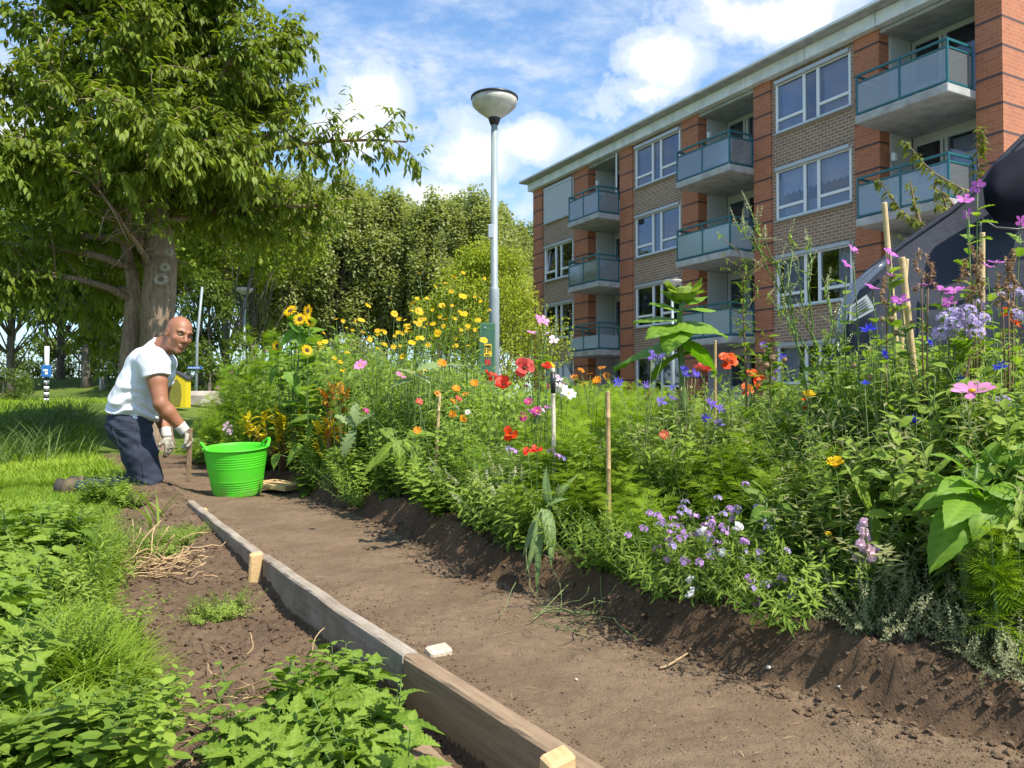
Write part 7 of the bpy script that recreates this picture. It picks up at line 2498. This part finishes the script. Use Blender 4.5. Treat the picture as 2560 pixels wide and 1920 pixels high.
def straw(name, label, cx, cy, n, ln, spread, mat, rad=.0022, kind=None):
    g = MB()
    for k in range(n):
        p = np.array(on_ground(cx + rng.normal(0, spread[0]), cy + rng.normal(0, spread[1])))
        a = rng.normal(.3, .9)
        P = curve(p + (0, 0, .008 + .02 * rng.random()), (math.cos(a), math.sin(a), .1), rng.uniform(.4, 1) * ln, 6, (0, 0, -.15), .6)
        P[:, 2] = np.maximum(P[:, 2], gz(P[:, 0], P[:, 1]) + .004)
        g.tube(P, rad * rng.uniform(.6, 1.3), 5)
    o = g.build(name, mat, smooth=True)
    tag(o, label, 'straw', kind='stuff')
SR = plain('dry_root', (.42, .28, .14), .8, var=.3)
straw('straw_heap', 'pale dry roots and straw lying on the dug soil left of the board', 310, 1225, 60, .30, (45, 20), SR, .003, 'stuff')
straw('straw_litter', 'dry stalks under the near nettle clump', 560, 1560, 50, .16, (90, 60), SR, .002, 'stuff')
straw('cut_stems', 'thin cut green stems on the path', 1210, 1345, 20, .25, (60, 12), M['stem_pale'], .0015, 'stuff')

# grass: blades over the lawn, one mass
def grass():
    T = leaf(.05, 3, .1, .55, 'strap')
    def sow(n, y0, y1, mb, hh, wide, xl, dens=1.0):
        u = rng.random(n)
        Y = y0 * (y1 / y0) ** u
        half = (512 / F_PX * Y) * 1.06
        X = rng.uniform(-1, 0, n) * half
        lim = grs_x(Y)
        if xl:
            X = rng.uniform(-half, np.minimum(lim + .05, half))
        tb, tl, tg = soil_t(X, Y)
        ok = (tg > -.02)
        X, Y = X[ok], Y[ok]
        n = len(X)
        a = rng.random(n) * 6.28
        el = rng.uniform(.45, 1.45, n)
        d = np.stack([np.cos(a) * np.cos(el), np.sin(a) * np.cos(el), np.sin(el)], -1)
        h = hh * rng.uniform(.5, 1.15, n) * (1 + .5 * vnoise(X * 1.5, Y * 1.5)) * np.where((Y > 4.3) & (Y < 5.95) & (X > -3.7), .45, 1)
        cl = np.clip(.5 + .4 * vnoise(X * .9, Y * .9, 5) + rng.normal(0, .22, n), 0, 1)
        Tw = (T[0] * np.array((wide, 1, 1)), T[1])
        mb.scatter(Tw, np.stack([X, Y, gz(X, Y) - .01], -1), frames(d), h, 0, cl)
    g = MB()
    sow(5000, 1.35, 2.2, g, .08, .9, True)
    sow(16000, 1.85, 2.8, g, .13, 1.0, True)
    sow(60000, 2.6, 6.0, g, .125, 1.0, True)
    sow(50000, 5.0, 12.0, g, .12, 1.7, True)
    sow(40000, 11.0, 26.0, g, .12, 3.4, True)
    o = g.build('grass', M['grass'])
    tag(o, 'bright green grass of the lawn on the left', 'grass', kind='stuff')
    g = MB()
    n = 2600
    for (x, yy, s) in ((20, 9.5, 40), (60, 11, 45), (120, 12, 40), (170, 12.5, 35), (0, 8, 30), (400, 9.5, 14), (395, 11, 10), (200, 11.5, 25)):
        m = n // 8
        p = W(x, 868, yy)
        X = p.x + rng.normal(0, s * .012, m); Y = p.y + rng.normal(0, .5, m)
        ok = soil_t(X, Y)[2] > -.02
        X, Y = X[ok], Y[ok]; m = len(X)
        a = rng.random(m) * 6.28; el = rng.uniform(.9, 1.5, m)
        d = np.stack([np.cos(a) * np.cos(el), np.sin(a) * np.cos(el), np.sin(el)], -1)
        g.scatter((T[0] * np.array((.6, 1, 1)), T[1]), np.stack([X, Y, gz(X, Y) - .01], -1), frames(d), rng.uniform(.25, .5, m))
    o = g.build('reeds', M['grass_dark']); tag(o, 'taller darker grass standing in the lawn by the striped post', 'grass', kind='stuff')
grass()

# loose crumbs of soil, small stones and bits of straw
def clods():
    import itertools
    ph = (1 + 5 ** .5) / 2
    iv = unit(np.array([(-1, ph, 0), (1, ph, 0), (-1, -ph, 0), (1, -ph, 0), (0, -1, ph), (0, 1, ph), (0, -1, -ph), (0, 1, -ph), (ph, 0, -1), (ph, 0, 1), (-ph, 0, -1), (-ph, 0, 1)]))
    fc = np.array([(0, 11, 5), (0, 5, 1), (0, 1, 7), (0, 7, 10), (0, 10, 11), (1, 5, 9), (5, 11, 4), (11, 10, 2), (10, 7, 6), (7, 1, 8), (3, 9, 4), (3, 4, 2), (3, 2, 6), (3, 6, 8), (3, 8, 9), (4, 9, 5), (2, 4, 11), (6, 2, 10), (8, 6, 7), (9, 8, 1)])
    g = MB()
    n = 22000
    Y = 1.25 * (7.2 / 1.25) ** rng.random(n)
    X = rng.uniform(grs_x(Y) - .05, bed_x(Y) + .5)
    tb, tl, tg = soil_t(X, Y)
    w = np.where(tl > .0, 1.0, np.where(tb > -.12, .9, np.where(tl > -.09, .55, .02 + .10 * (fbm(X * 2.2, Y * 2.2, 9, 3) > .12))))
    ok = rng.random(n) < w
    X, Y = X[ok], Y[ok]
    n = len(X)
    s = .0022 * np.exp(rng.exponential(.75, n)) * 1.0
    s = np.minimum(s, .010)
    s = np.where((soil_t(X, Y)[1] < 0) & (soil_t(X, Y)[0] < -.12), np.minimum(s, .0038), s)
    for k in range(4):
        m = np.arange(n) % 4 == k
        tv = iv * (1 + rng.normal(0, .22, (12, 1))) * np.array((1, rng.uniform(.7, 1.1), rng.uniform(.6, .9)))
        a = rng.random(m.sum()) * 6.28
        d = np.stack([np.cos(a), np.sin(a), rng.normal(0, .4, m.sum())], -1)
        g.scatter((tv, fc), np.stack([X[m], Y[m], gz(X[m], Y[m]) + s[m] * .25], -1), frames(d), s[m])
    o = g.build('soil_crumbs', M['soil_loose'])
    tag(o, 'loose crumbs and clods of brown soil on the path edges and dug strip', 'soil', kind='stuff')
    g = MB()
    n = 24000
    Y = 1.3 * (5.0 / 1.3) ** rng.random(n)
    X = rng.uniform(brd_x(Y), bed_x(Y) + .02)
    ok = rng.random(n) < .12 + .88 * sstep(fbm(X * 2.6, Y * 2.6, 9, 3), -.02, .3)
    X, Y = X[ok], Y[ok]
    n = len(X)
    s = np.minimum(.0011 * np.exp(rng.exponential(.45, n)), .0042)
    a = rng.random(n) * 6.28
    d = np.stack([np.cos(a), np.sin(a), rng.normal(0, .4, n)], -1)
    tv = iv * (1 + rng.normal(0, .25, (12, 1))) * np.array((1, .8, .75))
    g.scatter((tv, fc), np.stack([X, Y, gz(X, Y) + s * .3], -1), frames(d), s)
    o = g.build('fine_crumbs', M['soil_path'])
    tag(o, 'fine dry crumbs of soil scattered over the trodden path', 'soil', kind='stuff')
    g = MB()
    n = 800
    Y = 1.3 * (6 / 1.3) ** rng.random(n)
    X = rng.uniform(grs_x(Y) + .1, bed_x(Y) + .25)
    a = rng.normal(.2, .8, n)
    d = np.stack([np.cos(a), np.sin(a), rng.normal(0, .12, n)], -1)
    g.scatter((leaf(.06, 2, .2, .1, 'strap')), np.stack([X, Y, gz(X, Y) + .004], -1), frames(d), rng.uniform(.008, .032, n))
    o = g.build('straw_bits', SR); tag(o, 'tiny bits of straw and twig on the soil', 'straw', kind='stuff')
clods()
for x, y, s, lab in ((1660, 1455, .007, 'small pale stone on the path below the stocks'), (1245, 1470, .004, 'small pale pebble in the middle of the near path'), (1812, 1485, .004, 'tiny grey pebble under the bank on the right')):
    p = on_ground(x, y)
    g = MB(); g.lathe([(0, -.6), (.7, -.4), (1, 0), (.75, .5), (.3, .7), (0, .72)], 9)
    g.v[0] = g.v[0] * s * (1 + .15 * rng.normal(0, 1, (len(g.v[0]), 1)))
    o = g.build('pebble', plain('pale_stone', (.5, .45, .38), .8), smooth=True, loc=(p.x, p.y, float(gz(p.x, p.y)) + s * .4)); tag(o, lab, 'stone')
p = on_ground(1425, 1450)
g = MB(); g.tube(curve((0, 0, 0), (.95, .4, .05), .09, 5, wob=.15), [.003, .0035, .003, .003, .0025, .002], 6)
o = g.build('dry_twig', SR, smooth=True, loc=(p.x, p.y, float(gz(p.x, p.y)) + .006)); tag(o, 'short dry stalk lying on the near path', 'twig')

# plants on the balconies
def balcony_plants():
    B = bpy.data.objects['apartment_building']
    mw = B.matrix_world if B.matrix_world.translation.length > 1 else Matrix.Translation(B.location) @ B.rotation_euler.to_matrix().to_4x4()
    for (x, y, z, s, kind, lab) in ((-13.0, -.75, 5.57, .9, 'leafy_dark', 'trailing plant at the far end of the second balcony of the far column'), (-12.3, -.8, 5.57, .75, 'leafy_dark', 'bushy plant behind the glass of the second far balcony'),
                                    (-13.15, -.2, 5.6, 1.1, 'leafy', 'tall plant against the far side of the second far balcony'), (-13.2, -.8, 8.35, 1.1, 'wiry', 'grassy plant sticking out at the far end of the top far balcony'),
                                    (-3.95, -.5, 8.35, .75, 'wiry', 'dry flower box plant at the near side of the top middle balcony'), (-5.0, -.6, 8.35, .9, 'leafy', 'pale potted plant behind the glass of the top middle balcony'), (-11.4, .3, 2.79, 1.3, 'leafy_dark', 'potted plant in the lowest far loggia')):
        p = mw @ Vector((x, y, z))
        o = copy_tree(PROTO[kind][0]); o.location = p; o.rotation_euler = (0, 0, rng.uniform(0, 6)); o.scale = (s * .8, s * .8, s)
        g = MB(); g.lathe([(0, 0), (.11, 0), (.15, .2), (.13, .2), (.12, .17), (0, .17)], 14)
        g.build('pot', M['concrete'], o, True)
        for c in o.children:
            if c.name.startswith(('stems', 'leaves')):
                c.location.z = .18
        tag(o, lab, 'potted plant', 'potted plants on the balconies')
balcony_plants()

# unused prototypes would sit below the ground: remove them
for lst_ in list(PROTO.values()) + [NETP, ROS, TUF]:
    for o in lst_:
        if 'category' not in o.keys():
            for c in list(o.children_recursive):
                bpy.data.objects.remove(c)
            bpy.data.objects.remove(o)
print('objects', len(bpy.data.objects))
